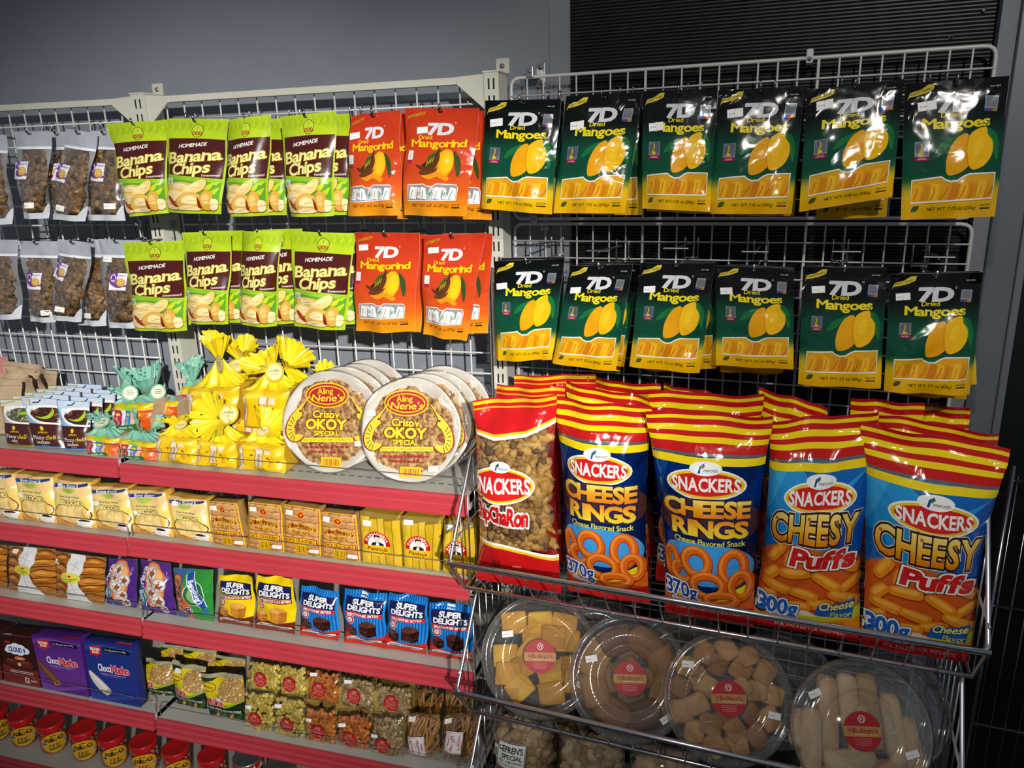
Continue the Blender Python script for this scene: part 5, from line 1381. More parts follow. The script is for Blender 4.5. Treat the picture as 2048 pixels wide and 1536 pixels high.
def gift(teal, quad, z, label, seed, knot=None, kd=.2, up=(0, -.2, 1), r1=.04, ln=.06, tagpx=None, lean=.0, tagn=(.1, -1, .35), side=.075, D=None, spread=.9, tr=.016, open_=1.0, body=True):
    pr = ART_GT if teal else ART_GY; col = '86c2ac' if teal else 'f3d81c'
    o, S = stand('gift_bag', pr, quad, z, label, 'gift bag', ('teal' if teal else 'yellow') + ' gift bags on the top shelf', lean=lean + .008, bulge=.014, prof='block', seed=seed, mats='gift_film', side=side, sidecol='d8a828' if not teal else 'c8b090', backcol='c8a030', wr=.0035, dmax=.272, D=D, edge=.003)
    if knot is not None:
        kp = L(*knot, kd); tc = (S.at(np.array([.5]), np.array([1.]))[0] - S.n * side * .5)
        # shoulders: film drawn from the rim of the body to the knot
        nt = 96; V = []; rim = []
        tl, tr_, = S.at(np.array([0.02]), np.array([.98]))[0], S.at(np.array([.98]), np.array([.98]))[0]
        bk = -S.n * side
        for i in range(nt):
            f = i / nt * 4; k = int(f); u = f - k
            P4 = [tl, tr_, tr_ + bk, tl + bk]
            rim.append(P4[k] * (1 - u) + P4[(k + 1) % 4] * u)
        nr = 9
        for j in range(nr + 1):
            t = j / nr
            for i in range(nt):
                th_ = t ** .62; tv = t ** 1.5
                fold = (abs(math.sin(i * PI * 9 / nt + seed)) - .5) * .009 * math.sin(PI * min(1, .12 + .88 * t)) + .003 * math.sin(i * .9 + t * 4 + seed)
                p = np.array([rim[i][0] * (1 - th_) + kp[0] * th_, rim[i][1] * (1 - th_) + kp[1] * th_, rim[i][2] * (1 - tv) + kp[2] * tv])
                dirn = (rim[i] - tc); dirn = dirn / (np.linalg.norm(dirn) + 1e-9)
                V.append(p + dirn * (fold + .006 * t * t) + np.array([0, 0, .5 * fold + .008 * math.sin(PI * t)]))
        F = [(j * nt + i, j * nt + (i + 1) % nt, (j + 1) * nt + (i + 1) % nt, (j + 1) * nt + i) for j in range(nr) for i in range(nt)]
        cc = _hc(col); c2 = _hc('f3dc50' if not teal else 'a4d8c0'); g = random.Random(seed)
        cl = []
        for j in range(nr):
            for i in range(nt): cl += [c2 if (i // 3 + j // 2 * 5) % 17 == 0 else cc] * 4
        mk('shoulder_film', V, F, ['gift_film'], cl, None, True, o)
        flare(kp, up, 11, .006, r1, ln, col, 34 if teal else 16, seed, o, spread=spread, open_=open_)
        b = MB(); upn = np.asarray(up, float) / np.linalg.norm(up); x = np.cross(upn, [0, 1, .01]); x /= np.linalg.norm(x); y = np.cross(x, upn)
        b.tube([kp + x * .0085 * math.cos(q) + y * .0085 * math.sin(q) for q in (2 * PI * i / 14 for i in range(14))], .0018, 6, closed=True)
        b.done('tie', ['gold_tie'], parent=o, smooth=True)
        if tagpx:
            tp = L(tagpx[0], tagpx[1], kd + .028); T = frame_T(tp, tagn, np.array([0, 0, 1.]))
            m = MB(); m.lathe([(.001, -.0012), (tr, -.0012), (tr, 0)], 28, T); tg = m.done('tag', ['tag_card'], parent=o)
            disc_print('tag_print', ART_TAG[teal], T, tr, .0003, 'printed_label', tg)
            s = MB(); s.tube([kp, (kp + tp) / 2 + np.array([0, -.004, .004]), np.array(T(-tr * .6, 0, .001))], .0007, 5); s.done('string', ['gold_tie'], parent=o, smooth=True)
    return o
mat('gold_tie', 'c9a420', .35, .4)
mat('tag_card', 'dcd9b4', .5)
# teal ones
gift(True, [(174, 868), (240, 876), (180, 920), (240, 928)], Z1R, 'teal gift bag next to the stew pouches, its top folded flat under a round tag', 621, (213, 852), .215, (.3, .35, 1), .04, .02, (203, 845), tagn=(0, -.45, 1), spread=1.2, tr=.021)
gift(True, [(243, 876), (313, 886), (246, 930), (316, 937)], Z1R, 'teal gift bag on the shelf next to the first yellow gift bag', 622, (285, 862), .21, (.5, -.1, .6), .036, .05, None)
gift(True, [(228, 806), (306, 806), (232, 858), (300, 872)], .968, 'teal gift bag on top of two others, with blue, purple and orange treats', 623, (262, 795), .18, (-.45, -.25, 1), .032, .045, (260, 786), D=.21, tagn=(.5, -1, .2), tr=.019, side=.06)
gift(True, [(312, 800), (356, 803), (314, 834), (352, 838)], .975, 'teal gift bag with a big dotted ruffle against the upright', 624, (292, 786), .125, (-.02, -.1, 1), .056, .07, (316, 784), D=.15, tagn=(.25, -1, .5), tr=.02, side=.05, open_=.5)
gift(True, [(366, 770), (410, 775), (366, 830), (410, 830)], .96, 'teal gift bag mostly hidden between the upright and the yellow bags', 625, (385, 762), .06, (0, -.1, 1), .03, .055, None, D=.09, side=.05)
# yellow ones
gift(False, [(317, 868), (396, 878), (318, 931), (396, 939)], Z1R, 'yellow gift bag on the shelf next to the teal gift bags', 631, (362, 850), .215, (-.2, .2, 1), .042, .022, (361, 850), tagn=(0, -.4, 1), spread=1.1)
gift(False, [(396, 876), (474, 886), (397, 949), (476, 957)], Z1R, 'yellow gift bag in the middle of the shelf, its pleated top spread like a flower', 632, (437, 838), .235, (-.25, -.9, .65), .062, .03, (457, 828), tagn=(.1, -1, .55), tr=.024, open_=.75)
gift(False, [(480, 880), (568, 892), (482, 957), (574, 965)], Z1R, 'yellow gift bag on the shelf next to the round rice cakes, top folded over', 633, (526, 862), .225, (.55, -.1, .6), .046, .05, (526, 862), tagn=(0, -.6, 1), spread=.8)
gift(False, [(374, 776), (478, 772), (376, 832), (472, 838)], .985, 'yellow gift bag standing high next to the upright, its top a tall narrow fan', 634, (439, 718), .13, (.0, -.1, 1), .036, .062, (438, 728), D=.165, tagn=(-.75, -1, .1), tr=.022, side=.07)
gift(False, [(485, 778), (580, 780), (486, 830), (578, 838)], .985, 'yellow gift bag on the upper layer with its ruffle bent over beside a round tag', 635, (546, 741), .14, (-.35, -.45, .8), .05, .05, (549, 744), D=.175, tagn=(.1, -1, .3), tr=.023, side=.07)
gift(False, [(588, 766), (632, 766), (590, 815), (634, 815)], .975, 'yellow gift bag behind, its ruffle fanned out towards the round rice cakes', 636, (573, 734), .075, (.55, -.1, .8), .052, .06, None, D=.10, side=.05)
gift(False, [(462, 752), (510, 752), (462, 815), (510, 815)], .965, 'yellow gift bag at the back between the tall fan and the bent ruffle', 637, (483, 722), .055, (.05, -.1, 1), .05, .052, (476, 731), D=.085, tagn=(.3, -.5, 1), tr=.024, side=.05)
gift(False, [(628, 764), (668, 764), (628, 820), (668, 820)], .955, 'yellow gift bag corner peeking out behind the round rice cakes', 638, (650, 756), .05, (.2, -.1, 1), .03, .03, None, D=.07, side=.04)
# lower back layer that carries the upper bags
for k, (u, dd) in enumerate(((400, .145), (500, .145), (600, .09))):
    x = L(u, 830, dd)[0]; px_ = [(u - 38, 0), (u + 38, 0)]
    o, S = stand('gift_bag', ART_GY, [(u - 36, 838), (u + 36, 842), (u - 36, 880), (u + 36, 884)], Z1R, 'flattened yellow gift bag under the upper layer, ' + ['nearest the upright', 'in the middle', 'nearest the rice cakes'][k], 'gift bag', 'yellow gift bags on the top shelf', lean=0, bulge=.006, seed=641 + k, mats='gift_film', side=.09 if k < 2 else .07, sidecol='d8a828', backcol='c8a030', D=dd)
for k, (u, dd) in enumerate(((268, .165), (330, .1))):
    stand('gift_bag', ART_GT, [(u - 30, 838), (u + 30, 842), (u - 30, 880), (u + 30, 884)], Z1R, 'flattened teal gift bag under the upper layer, ' + ['behind the two leading teal bags', 'next to the upright'][k], 'gift bag', 'teal gift bags on the top shelf', lean=0, bulge=.006, seed=646 + k, mats='gift_film', side=.08, sidecol='c8b090', backcol='c8a030', D=dd)

# ---- round shrimp rice cakes on foam plates
ART_OKOY = Print(1.0, 'ffffff', 8, 8, m=1)
def art_okoy():
    p = ART_OKOY
    p.ell(.46, .77, .235, .135, 'e3bf14').ell(.46, .77, .222, .12, 'a8140f').ring(.46, .77, .2, .1, .012, 'e3bf14')
    p.text('Aling', .44, .815, w=.17, col='ecd21c', b=.02, rot=.06).text("Nene's", .465, .745, w=.34, h=.075, col='ecd21c', b=.02, sh=.15, rot=.02)
    p.text('Crispy', .46, .575, w=.29, h=.075, col='ecd21c', b=.06, serif=True, out=[(.05, '7a1a08')]).text('OKOY', .46, .47, w=.43, h=.105, col='ecd21c', b=.1, serif=True, out=[(.06, '7a1a08')], gap=.09).text('SPECIAL', .47, .375, w=.27, h=.05, col='ecd21c', b=.06, out=[(.05, '7a1a08')])
    p.rect(.2, .285, .76, .33, 'ecd21c', .03).text('READY TO EAT - NATURAL SHRIMP - NO PRESERVATIVES', .48, .308, w=.52, col='8a1208', b=.02, rot=.03)
    for k in range(9): p.rect(.24 + .055 * k, .212 + .002 * k, .28 + .055 * k, .236 + .002 * k, 'a81a12'); p.rect(.3 + .042 * k, .17, .33 + .042 * k, .19, 'a81a12')
    p.rect(.42, .02, .64, .13, 'e6bc10').bars(.44, .03, .62, .12, 'b84a10', 11)
    for sg, cx in ((1, .13), (-1, .86)):
        def q(P): return [(cx + sg * (x - .1), y) for x, y in P]
        out = [(.2, .7), (.13, .64), (.055, .56), (.01, .47), (.0, .38), (.03, .31), (.09, .28), (.15, .3), (.19, .345), (.14, .36), (.1, .355), (.085, .39), (.09, .45), (.12, .51), (.17, .56), (.155, .61)]
        p.blob(q([(.1 + (x - .1) * 1.16, .47 + (y - .47) * 1.06) for x, y in out]), '8a2a10', 4); p.blob(q(out), 'e6c626', 4)
        p.line(q([(.19, .69), (.24, .76)]), .012, 'e6c626')
        for k in range(7): a = 2.2 + .36 * k; p.line(q([(.115 + .1 * math.cos(a), .42 + .15 * math.sin(a)), (.115 + .055 * math.cos(a), .42 + .085 * math.sin(a))]), .008, '5a3a0c')
        for k in range(5): a = 2.4 + .4 * k; p.line(q([(.125 + .03 * math.cos(a), .43 + .06 * math.sin(a)), (.15 + .01 * math.cos(a), .43 + .03 * math.sin(a))]), .008, '8a2a10')
        p.ell(*q([(.145, .6)])[0], .012, .012, '2a140a', n=8)
art_okoy()
def okoy(c, nrm, R, label, seed, printed=True, stk=()):
    T = frame_T(c, nrm, np.array([0, 0, 1.])); g = random.Random(seed)
    b = MB(); n = 72; prof = [(.001, -.004), (.74, -.004), (.80, .0), (.96, .011), (1.0, .012), (1.0, .009), (.82, -.006), (.74, -.009), (.001, -.009)]
    V = []; F = []
    for r, h in prof:
        for j in range(n):
            q = 2 * PI * j / n; w = .003 * math.sin(3 * q + seed) + .0022 * math.sin(7 * q + seed * 2)
            k_ = r * (1 + .012 * math.sin(5 * q + seed) * r); V.append(T(R * k_ * math.cos(q), R * k_ * math.sin(q), h + w * r))
    F = [(i * n + j, i * n + (j + 1) % n, (i + 1) * n + (j + 1) % n, (i + 1) * n + j) for i in range(len(prof) - 1) for j in range(n)]
    o = mk('rice_cake_plate', V, F, 'foam', None, None, True, None, org=np.array(T(0, -R, 0)))
    tag(o, label, 'snack plate', 'round rice cakes on foam plates')
    # the fritter: lacy brown disc
    nr, na = 44, 150; V = []; C = []; s0 = seed * 3.7
    for i in range(nr + 1):
        for j in range(na):
            a = 2 * PI * j / na; edge = .87 + .05 * math.sin(3 * a + s0) + .03 * math.sin(8 * a + s0) + .02 * math.sin(17 * a)
            r = edge * i / nr; x, y = R * r * math.cos(a), R * r * math.sin(a) - R * .05
            f = noise.noise((x * 130 + s0, y * 130, 1.3)) ; f2 = noise.noise((x * 320, y * 320 + s0, 4.1))
            h = .006 + .0034 * abs(f) * 2 + .0024 * f2 - .004 * (i / nr) ** 8
            V.append(T(x, y, h)); C.append(.52 + .75 * f + .55 * f2)
    F = [(i * na + j, i * na + (j + 1) % na, (i + 1) * na + (j + 1) % na, (i + 1) * na + j) for i in range(nr) for j in range(na)]
    c0, c1, c2 = np.array(_hc('4a2a10')), np.array(_hc('a6743a')), np.array(_hc('dab878')); cl = []
    for f in F:
        for k in f:
            t = C[k]; cl.append(c0 * (1 - t / .5) + c1 * (t / .5) if t < .5 and t > 0 else c0 if t <= 0 else c1 + (c2 - c1) * min(1, (t - .5) / .45))
    mk('fritter', V, F, 'food', cl, None, True, o)
    # cling film over plate and cake, with the print on it
    V = []; F = []; pf = [(1.02, -.006), (1.03, .008), (.99, .0145), (.85, .0145), (.6, .0148), (.3, .0150), (.001, .015)]
    for r, h in pf:
        for j in range(n):
            q = 2 * PI * j / n; V.append(T(R * r * math.cos(q), R * r * math.sin(q), h + .0012 * math.sin(9 * q + seed) * r))
    F = [(i * n + j, i * n + (j + 1) % n, (i + 1) * n + (j + 1) % n, (i + 1) * n + j) for i in range(len(pf) - 1) for j in range(n)]
    fl = mk('cling_film', V, F, 'clear_film', None, None, True, o)
    if printed:
        disc_print('film_print', PRN_OKOY, T, R * .95, .0166, 'printed_label', fl, lay=.0001, clip=False)
    for x, y, a in stk: disc_print('price_sticker', STK, T, .0105, .0170, 'printed_label', o, cx=R * x, cy=R * y, rot=a, clip=False)
    return o
PRN_OKOY = Print.__new__(Print); PRN_OKOY.__dict__.update(ART_OKOY.__dict__); PRN_OKOY.sh = ART_OKOY.sh[1:]; PRN_OKOY.C = None
def okoy_at(u, v, d, R, phi, psi, lead, behind, seed, n, step, stk):
    nrm = np.array([math.sin(psi) * math.cos(phi), -math.cos(psi) * math.cos(phi), math.sin(phi)])
    c = L(u, v, d); c[2] = Z1R + R * 1.035 * math.cos(phi) + .005
    okoy(c, nrm, R, lead, seed, True, stk)
    for k in range(1, n + 1):
        okoy(c + np.array(step) * k, nrm, R * (.98 + .02 * (k % 2)), behind % ['first', 'second', 'third'][k - 1], seed + k, True)
def okoyR(u0, u1, v, d): return float((L(u1, v, d) - L(u0, v, d))[0]) / 2
okoy_at(667, 862, .205, okoyR(578, 757, 860, .205), .33, .12, 'round shrimp rice cake plate next to the yellow gift bags', 'round rice cake plate, %s behind the one by the gift bags', 651, 3, (.012, .036, .0), ((.62, -.42, .05),))
okoy_at(824, 876, .22, okoyR(729, 919, 875, .22), .33, .10, 'round shrimp rice cake plate at the end of the shelf', 'round rice cake plate, %s behind the one at the shelf end', 661, 3, (.012, .036, .0), ((-.78, .3, .05), (.5, -.72, .1)))
# ---- second shelf: toast packs, dice crackers, sponge fingers
def art_bisc():
    p = Print(1.18, [(0, 'd9a24a'), (.25, 'ecc65a'), (.6, 'ecd070'), (.85, 'eed27a'), (1, 'f0c27a')], 8, 9)
    p.poly([(0, .95), (1, .8), (1, 1.18), (0, 1.18)], 'efc684')
    p.poly([(.04, 1.06), (.1, 1.1), (.8, 1.13), (.96, 1.16), (.96, 1.1), (.8, 1.06), (.3, 1.02), (.12, 1.01)], '1d3f8c').ell(.08, 1.06, .06, .045, '2f66b8').text("Bong Bong's", .5, 1.08, w=.56, col='dfe6f4', b=.03, rot=.06, sh=.15)
    p.blob([(.3, 1.0), (.72, 1.03), (.6, .9), (.48, .87), (.37, .9)], 'c8c860').blob([(.34, .985), (.66, 1.01), (.56, .91), (.48, .89)], 'a9bc50')
    p.text('ikaw lang talaga!', .5, .8, w=.52, col='33408c', b=.02, sh=.2, rot=.02)
    p.ell(.54, .38, .44, .285, '4e2410').ell(.54, .38, .42, .265, 'e6c068')
    for x, a in ((.34, .06), (.56, -.03), (.76, -.05)): p.blob([(x - .11, .2), (x - .12 + a, .45), (x - .06, .58), (x + .06, .59), (x + .1 + a, .46), (x + .1, .2)], 'e4c06a').blob([(x - .08, .22), (x - .085 + a, .44), (x - .03, .545), (x + .04, .55), (x + .07 + a, .44), (x + .07, .22)], 'edd28a').line([(x + .11, .2), (x + .11 + a, .46)], .01, 'a8782c')
    g = random.Random(2)
    for i in range(26): p.ell(.54 + g.uniform(-.36, .36), .38 + g.uniform(-.18, .17), .007, .006, 'b8842f', n=6)
    p.text('BISCOCHO', .52, .645, w=.56, h=.11, col='f2e38c', b=.1, out=[(.07, '3a1c0a')], gap=.06)
    p.poly([(0, .0), (.1, .2), (.3, .14), (.62, .1), (.62, 0)], 'c88a3c').poly([(.05, .05), (.12, .24), (.2, .2), (.18, .05)], 'e0a858').poly([(.2, .06), (.5, .1), (.6, .04), (.4, 0)], 'd89a4c')
    p.ell(.8, .2, .17, .065, 'e8e4dc').ell(.8, .2, .13, .045, '2a120c').poly([(.63, .19), (.97, .19), (.92, .04), (.7, .03)], 'e2ddd2').ring(.6, .13, .06, .05, .02, 'e2ddd2')
    return p
ART_BISC = art_bisc()
BQ = [([(-45, 944), (29, 947), (-33, 1037), (48, 1043)], 'cut off by the picture edge'), ([(29, 948), (104, 955), (50, 1044), (117, 1053)], 'second from the picture edge'), ([(106, 958), (178, 966), (117, 1057), (196, 1066)], 'third, at the end of its shelf'),
      ([(182, 972), (256, 976), (200, 1066), (273, 1076)], 'fourth, first on the next shelf'), ([(257, 979), (332, 984), (275, 1076), (350, 1087)], 'fifth from the picture edge'), ([(335, 991), (411, 1001), (355, 1083), (427, 1096)], 'last, beside the dice crackers')]
for i, (q, w) in enumerate(BQ):
    o, S = stand('toast_pack', ART_BISC, q, Z2L if i < 3 else Z2R, 'cream yellow toast pack with an oval window, ' + w, 'snack pack', 'toast packs on the second shelf', lean=.022, bulge=.012, prof='block', seed=700 + i, side=.035, sidecol='e0b04a', backcol='e0b04a', dmax=.286, wr=.0022, top=.006)
    sx, sy = [(.3, .9), (.2, .58), (.28, .9), (.14, .62), (.2, .5), (.26, .86)][i]; sticker(S, o, sx, sy, .05, .019)

def art_dice():
    p = Print(1.42, 'a9743c', 8, 11)
    g = random.Random(11); y = 0.0; k = 0
    while y < 1.4:
        h = .2; x = -.05 - .12 * (k % 2)
        while x < 1.0:
            w = g.uniform(.27, .33); c = ['c08a52', 'b9824a', 'c8965c', 'b07842'][g.randrange(4)]
            x0, x1 = max(.01, x + .01), min(.99, x + w)
            if x1 > x0 + .03:
                p.poly([(x0, y + .012), (x0 - 0, y + h - .01), (x1, y + h - .005), (x1, y + .016)], '80521f'); p.blob([(x0 + .012, y + .03), (x0 + .01, y + h - .02), (x1 - .012, y + h - .015), (x1 - .01, y + .034)], c, 3)
                if x1 - x0 > .1: p.poly([(x0 + .03, y + h - .07), (x0 + .03, y + h - .03), (x1 - .03, y + h - .025), (x1 - .04, y + h - .06)], 'd4a874')
            x += w
        y += h; k += 1
    p.line([(.02, .02), (.98, .02), (.98, 1.4), (.02, 1.4)], .03, 'e9b416', closed=True); p.line([(.045, .045), (.955, .045), (.955, 1.375), (.045, 1.375)], .01, '8a1c10', closed=True)
    p.ell(.5, 1.2, .105, .105, 'e9a81c').ell(.5, 1.2, .085, .085, 'b8260f').text('V', .5, 1.2, h=.09, col='f0c030', b=.06, sh=.2)
    p.text("Villadiego's", .5, .9, w=.86, h=.12, col='8a1c0a', b=.06, arc=.95, serif=True, out=[(.075, 'e9c01c')], gap=.06)
    p.text('Bakery', .5, .7, w=.5, h=.1, col='8a1c0a', b=.02, sh=.2, rot=-.05, out=[(.07, 'e9c01c')], gap=.05)
    p.rect(.07, .36, .93, .52, '8a1c0a').rect(.085, .375, .915, .505, 'e9b416').text('DICE CRACKERS', .5, .44, w=.76, h=.085, col='7a2408', b=.05)
    p.bars(.35, .06, .66, .33, '8a6208', 8, 'e6b80f'); p.rect(.72, .12, .95, .22, 'f2efe8').text('1 2 1', .83, .17, w=.12, col='7a7a78')
    return p
ART_DICE = art_dice()
DQ = [[(418, 1002), (474, 1006), (430, 1096), (494, 1105)], [(497, 1003), (563, 1010), (498, 1106), (570, 1115)], [(569, 1008), (641, 1018), (572, 1116), (643, 1124)], [(643, 1023), (712, 1030), (646, 1125), (722, 1131)]]
for i, q in enumerate(DQ):
    o, S = stand('dice_cracker_pack', ART_DICE, q, Z2R, 'brown and yellow dice cracker pack, ' + ['first, touching the toast packs', 'second from the toast packs', 'third from the toast packs', 'last, touching the yellow sponge fingers'][i], 'snack pack', 'dice cracker packs on the second shelf', lean=.012, bulge=.006, seed=710 + i, side=.03, sidecol='b58a50', mats='printed_foil', dmax=.288, wr=.0014)
    sticker(S, o, .18, .87, .0, .019)

def art_pan():
    p = Print(1.42, 'c9a624', 8, 11)
    for i, x in enumerate((0, .26, .45, .62, .82)):
        x1 = (.26, .45, .62, .82, 1)[i]
        p.rect(x, 0, x1, 1.42, '8a6a14'); p.poly([(x + .012, .02), (x + .006, 1.3 - .05 * (i % 2)), (x1 - .012, 1.32 - .04 * (i % 2)), (x1 - .008, .01)], ['d8b52c', 'cfa922', 'd9b632', 'c9a21e', 'd4ae28'][i])
    g = random.Random(7)
    for i in range(40): p.ell(g.uniform(.03, .97), g.uniform(.05, 1.25), .008, .007, 'a27a14', n=6)
    p.poly([(0, 1.3), (1, 1.34), (1, 1.42), (0, 1.42)], '8c7638')
    cx, cy, R = .42, .6, .33
    p.ell(cx, cy, R, R, 'c4161c'); p.ell(cx, cy + .0, R * .66, R * .66, 'f2efe8')
    p.poly([(cx - R * .98, cy - .05)] + [(cx + R * math.cos(a), cy + R * math.sin(a)) for a in (PI + .16 + (PI - .32) * k / 16 for k in range(17))] + [(cx + R * .98, cy - .05)], 'eab81c')
    p.text('PANADERIA', cx, cy + R * .82, w=.72, h=.07, col='f4eee6', b=.05, arc=R * .8, gap=.12)
    p.poly([(cx - .14, cy - .05), (cx - .12, cy + .02), (cx - .03, cy + .05), (cx + .05, cy + .05), (cx + .15, cy + .01), (cx + .17, cy - .05)], '1a1a1c'); p.poly([(cx - .03, cy - .05), (cx - .02, cy + .05), (cx + .04, cy + .05), (cx + .05, cy - .05)], 'f4f2ee'); p.poly([(cx - .03, cy + .015), (cx - .03, cy + .045), (cx + .005, cy + .032), (cx + .04, cy + .045), (cx + .04, cy + .015), (cx + .005, cy + .027)], '161618')
    p.blob([(cx - .06, cy + .1), (cx - .05, cy + .18), (cx + .02, cy + .2), (cx + .07, cy + .15), (cx + .06, cy + .09), (cx + .0, cy + .05)], 'e6d2c0'); p.blob([(cx - .07, cy + .13), (cx - .07, cy + .2), (cx + .0, cy + .235), (cx + .08, cy + .2), (cx + .08, cy + .13), (cx + .06, cy + .18), (cx - .03, cy + .19)], '1c1a1a')
    p.line([(cx - .035, cy + .145), (cx - .01, cy + .148)], .008, '2a2020').line([(cx + .025, cy + .145), (cx + .05, cy + .142)], .008, '2a2020').line([(cx - .015, cy + .085), (cx + .03, cy + .085)], .007, '7a4038')
    p.text('Pantoja', cx, cy - .14, w=.5, h=.11, col='7a2410', b=.04, sh=.2).text('SINCE 1965', cx, cy - .25, w=.2, col='5a3a10')
    return p
ART_PAN = art_pan()
for i, q in enumerate([[(720, 1021), (800, 1033), (727, 1136), (806, 1145)], [(803, 1031), (884, 1038), (810, 1141), (880, 1152)], [(888, 1041), (954, 1048), (886, 1153), (950, 1160)]]):
    o, S = stand('sponge_finger_pack', ART_PAN, q, Z2R, 'yellow sponge finger pack with portrait seal, ' + ['beside the dice crackers', 'in the middle of the three', 'at the shelf end behind the basket wires'][i], 'snack pack', 'sponge finger packs on the second shelf', lean=.012, bulge=.006, seed=720 + i, side=.04, sidecol='b8942a', mats='printed_foil', dmax=.288, wr=.0014)
    sticker(S, o, .2, .8 if i == 0 else .9, 0, .02)

# ---- third shelf
def art_tah():
    p = Print(1.1, '9a6428', 8, 9)
    for s, x0, x1 in ((0, .0, .34), (1, .58, 1.0)):
        for k in range(5):
            y = .01 + .205 * k + (.05 if s else 0) * (k % 2); c = ['b56f24', 'a45f1c', 'c07a2c'][k % 3]; dx = .03 * ((k * 7) % 3 - 1)
            p.blob([(x0 + dx, y + .02), (x0 - .01, y + .15), ((x0 + x1) / 2, y + .25), (x1 + .01, y + .17), (x1 + .03, y + .05), ((x0 + x1) / 2, y + .04)], '4c290c'); p.blob([(x0 + .015 + dx, y + .045), (x0 + .02, y + .15), ((x0 + x1) / 2, y + .225), (x1 - .01, y + .16), (x1, y + .065), ((x0 + x1) / 2, y + .06)], c)
            p.blob([(x0 + .06, y + .14), ((x0 + x1) / 2, y + .19), (x1 - .08, y + .15), ((x0 + x1) / 2, y + .14)], 'd8963e'); p.blob([(x0 + .1, y + .09), ((x0 + x1) / 2, y + .1), (x1 - .05, y + .085), ((x0 + x1) / 2, y + .075)], '8a4c16')
    p.poly([(.34, 1.1), (.62, 1.1), (.66, .8), (.56, .6), (.62, .3), (.78, 0), (.22, 0), (.36, .35), (.4, .62), (.32, .85)], 'dcdcdc')
    for a, b_ in (((.36, .9), (.6, .82)), ((.4, .66), (.56, .6)), ((.36, .3), (.6, .34)), ((.3, .12), (.7, .1)), ((.44, .5), (.5, .2)), ((.5, .95), (.46, .75))): p.line([a, b_], .012, 'b2b4b8')
    p.ell(.42, .6, .19, .125, 'd8cf3c').ell(.42, .6, .17, .105, 'dcd44a').text('I', .36, .64, h=.05, col='2c2a12', b=.05).blob([(.42, .615), (.39, .65), (.405, .67), (.42, .66), (.435, .67), (.45, .65)], 'c8141c', 3).text('TAYABAN', .42, .575, w=.25, col='3a3814', b=.04).rect(.36, .52, .48, .532, '6a6420')
    return p
ART_TAH = art_tah()
for i, (q, w) in enumerate((([(-58, 1086), (14, 1090), (-55, 1185), (17, 1194)], 'brown pastry bag cut off by the picture edge'), ([(17, 1091), (111, 1098), (22, 1195), (115, 1203)], 'brown glazed pastry bag with a round yellow sticker, next to the picture edge'), ([(110, 1102), (211, 1116), (118, 1209), (211, 1222)], 'brown glazed pastry bag with a round yellow sticker, next to the purple bags'))):
    o, S = stand('pastry_bag', ART_TAH, q, Z3L, w, 'snack bag', 'pastry bags on the third shelf', lean=.015, bulge=.02, prof='pillow', seed=730 + i, mats='printed_foil', wr=.003, dmax=.27, dz=.002)
    if i: sticker(S, o, .18 if i == 1 else .07, .9 if i == 1 else .8, 0, .02)
def art_piaya(green):
    p = Print(1.3, '2f8a34' if green else '4a2678', 9, 11)
    if green:
        p.poly([(0, 0), (.34, 0), (.3, .8), (.36, 1.3), (0, 1.3)], '3a5a8c'); p.poly([(.3, 0), (.6, 0), (.5, .5), (.36, 1.0), (.3, .5)], 'd0622c')
        ps = ((.16, 1.0, .13, .17), (.17, .66, .14, .19), (.22, .32, .15, .17), (.36, .2, .13, .12))
        for x, y, a, b_ in ps: p.ell(x, y, a, b_, 'b8521c').ell(x, y, a * .85, b_ * .85, 'c88a52').ell(x + .02, y, a * .5, b_ * .5, '9a5a2c')
        p.ell(.62, .72, .25, .3, '1c6a3a').ring(.62, .72, .25, .3, .015, 'dfe8e0').ell(.62, .72, .16, .2, '7aa46a')
        p.line([(.46, 1.2), (.82, .36)], .2, 'dfe4ee').line([(.46, 1.2), (.82, .36)], .16, '1f4f9c').ell(.44, 1.26, .07, .06, '2f6ab8').ell(.86, .28, .08, .07, '2f6ab8').text("BongBong's", .645, .77, w=.62, h=.12, col='eef0f6', b=.05, rot=-1.165, sh=.1)
        p.text('piaya', .52, .2, w=.36, h=.13, col='1c2450', b=.08, rot=-1.3, out=[(.04, 'd8dce8')])
    else:
        p.blob([(.3, 1.2), (.6, 1.25), (.85, 1.0), (.8, .5), (.55, .2), (.35, .3), (.3, .7)], 'd8703c'); p.blob([(.34, 1.15), (.6, 1.2), (.8, 1.0), (.74, .5), (.55, .26), (.4, .4), (.34, .7)], 'd8a45c')
        for x, y, r in ((.5, 1.05, .16), (.72, .78, .17), (.5, .6, .17), (.66, .38, .16), (.44, .86, .12), (.74, .16, .13)):
            p.ell(x, y, r, r * .95, 'a8a0ac').ell(x, y, r * .86, r * .8, 'd8cfc8').ell(x + .02, y, r * .45, r * .4, '8a5230')
            for k in range(5): p.ell(x + r * .6 * math.cos(k * 1.3), y + r * .55 * math.sin(k * 1.3), .022, .02, '7a5a48', n=8)
        p.text('Piaya', .22, .98, w=.42, h=.14, col='d8d2e8', b=.07, rot=1.35, out=[(.05, '2a1450')])
        p.ell(.16, .48, .2, .26, 'e0e6e0').ell(.16, .48, .185, .24, '2f6a4a').ell(.18, .48, .12, .17, '9ab890'); p.line([(.1, .78), (.26, .12)], .12, '1f4f9c').ell(.09, .84, .06, .05, '2f6ab8').ell(.29, .06, .06, .05, '2f6ab8').text('Bong', .18, .45, w=.3, col='dfe4f0', b=.04, rot=-1.3)
        p.text('Ube', .46, .3, w=.16, col='d8d2ea', b=.02, rot=1.4); p.text('NET WT', .9, 1.0, w=.2, col='d8c8e8', rot=1.4)
    return p
ART_PU, ART_PG = art_piaya(False), art_piaya(True)
stkp = []
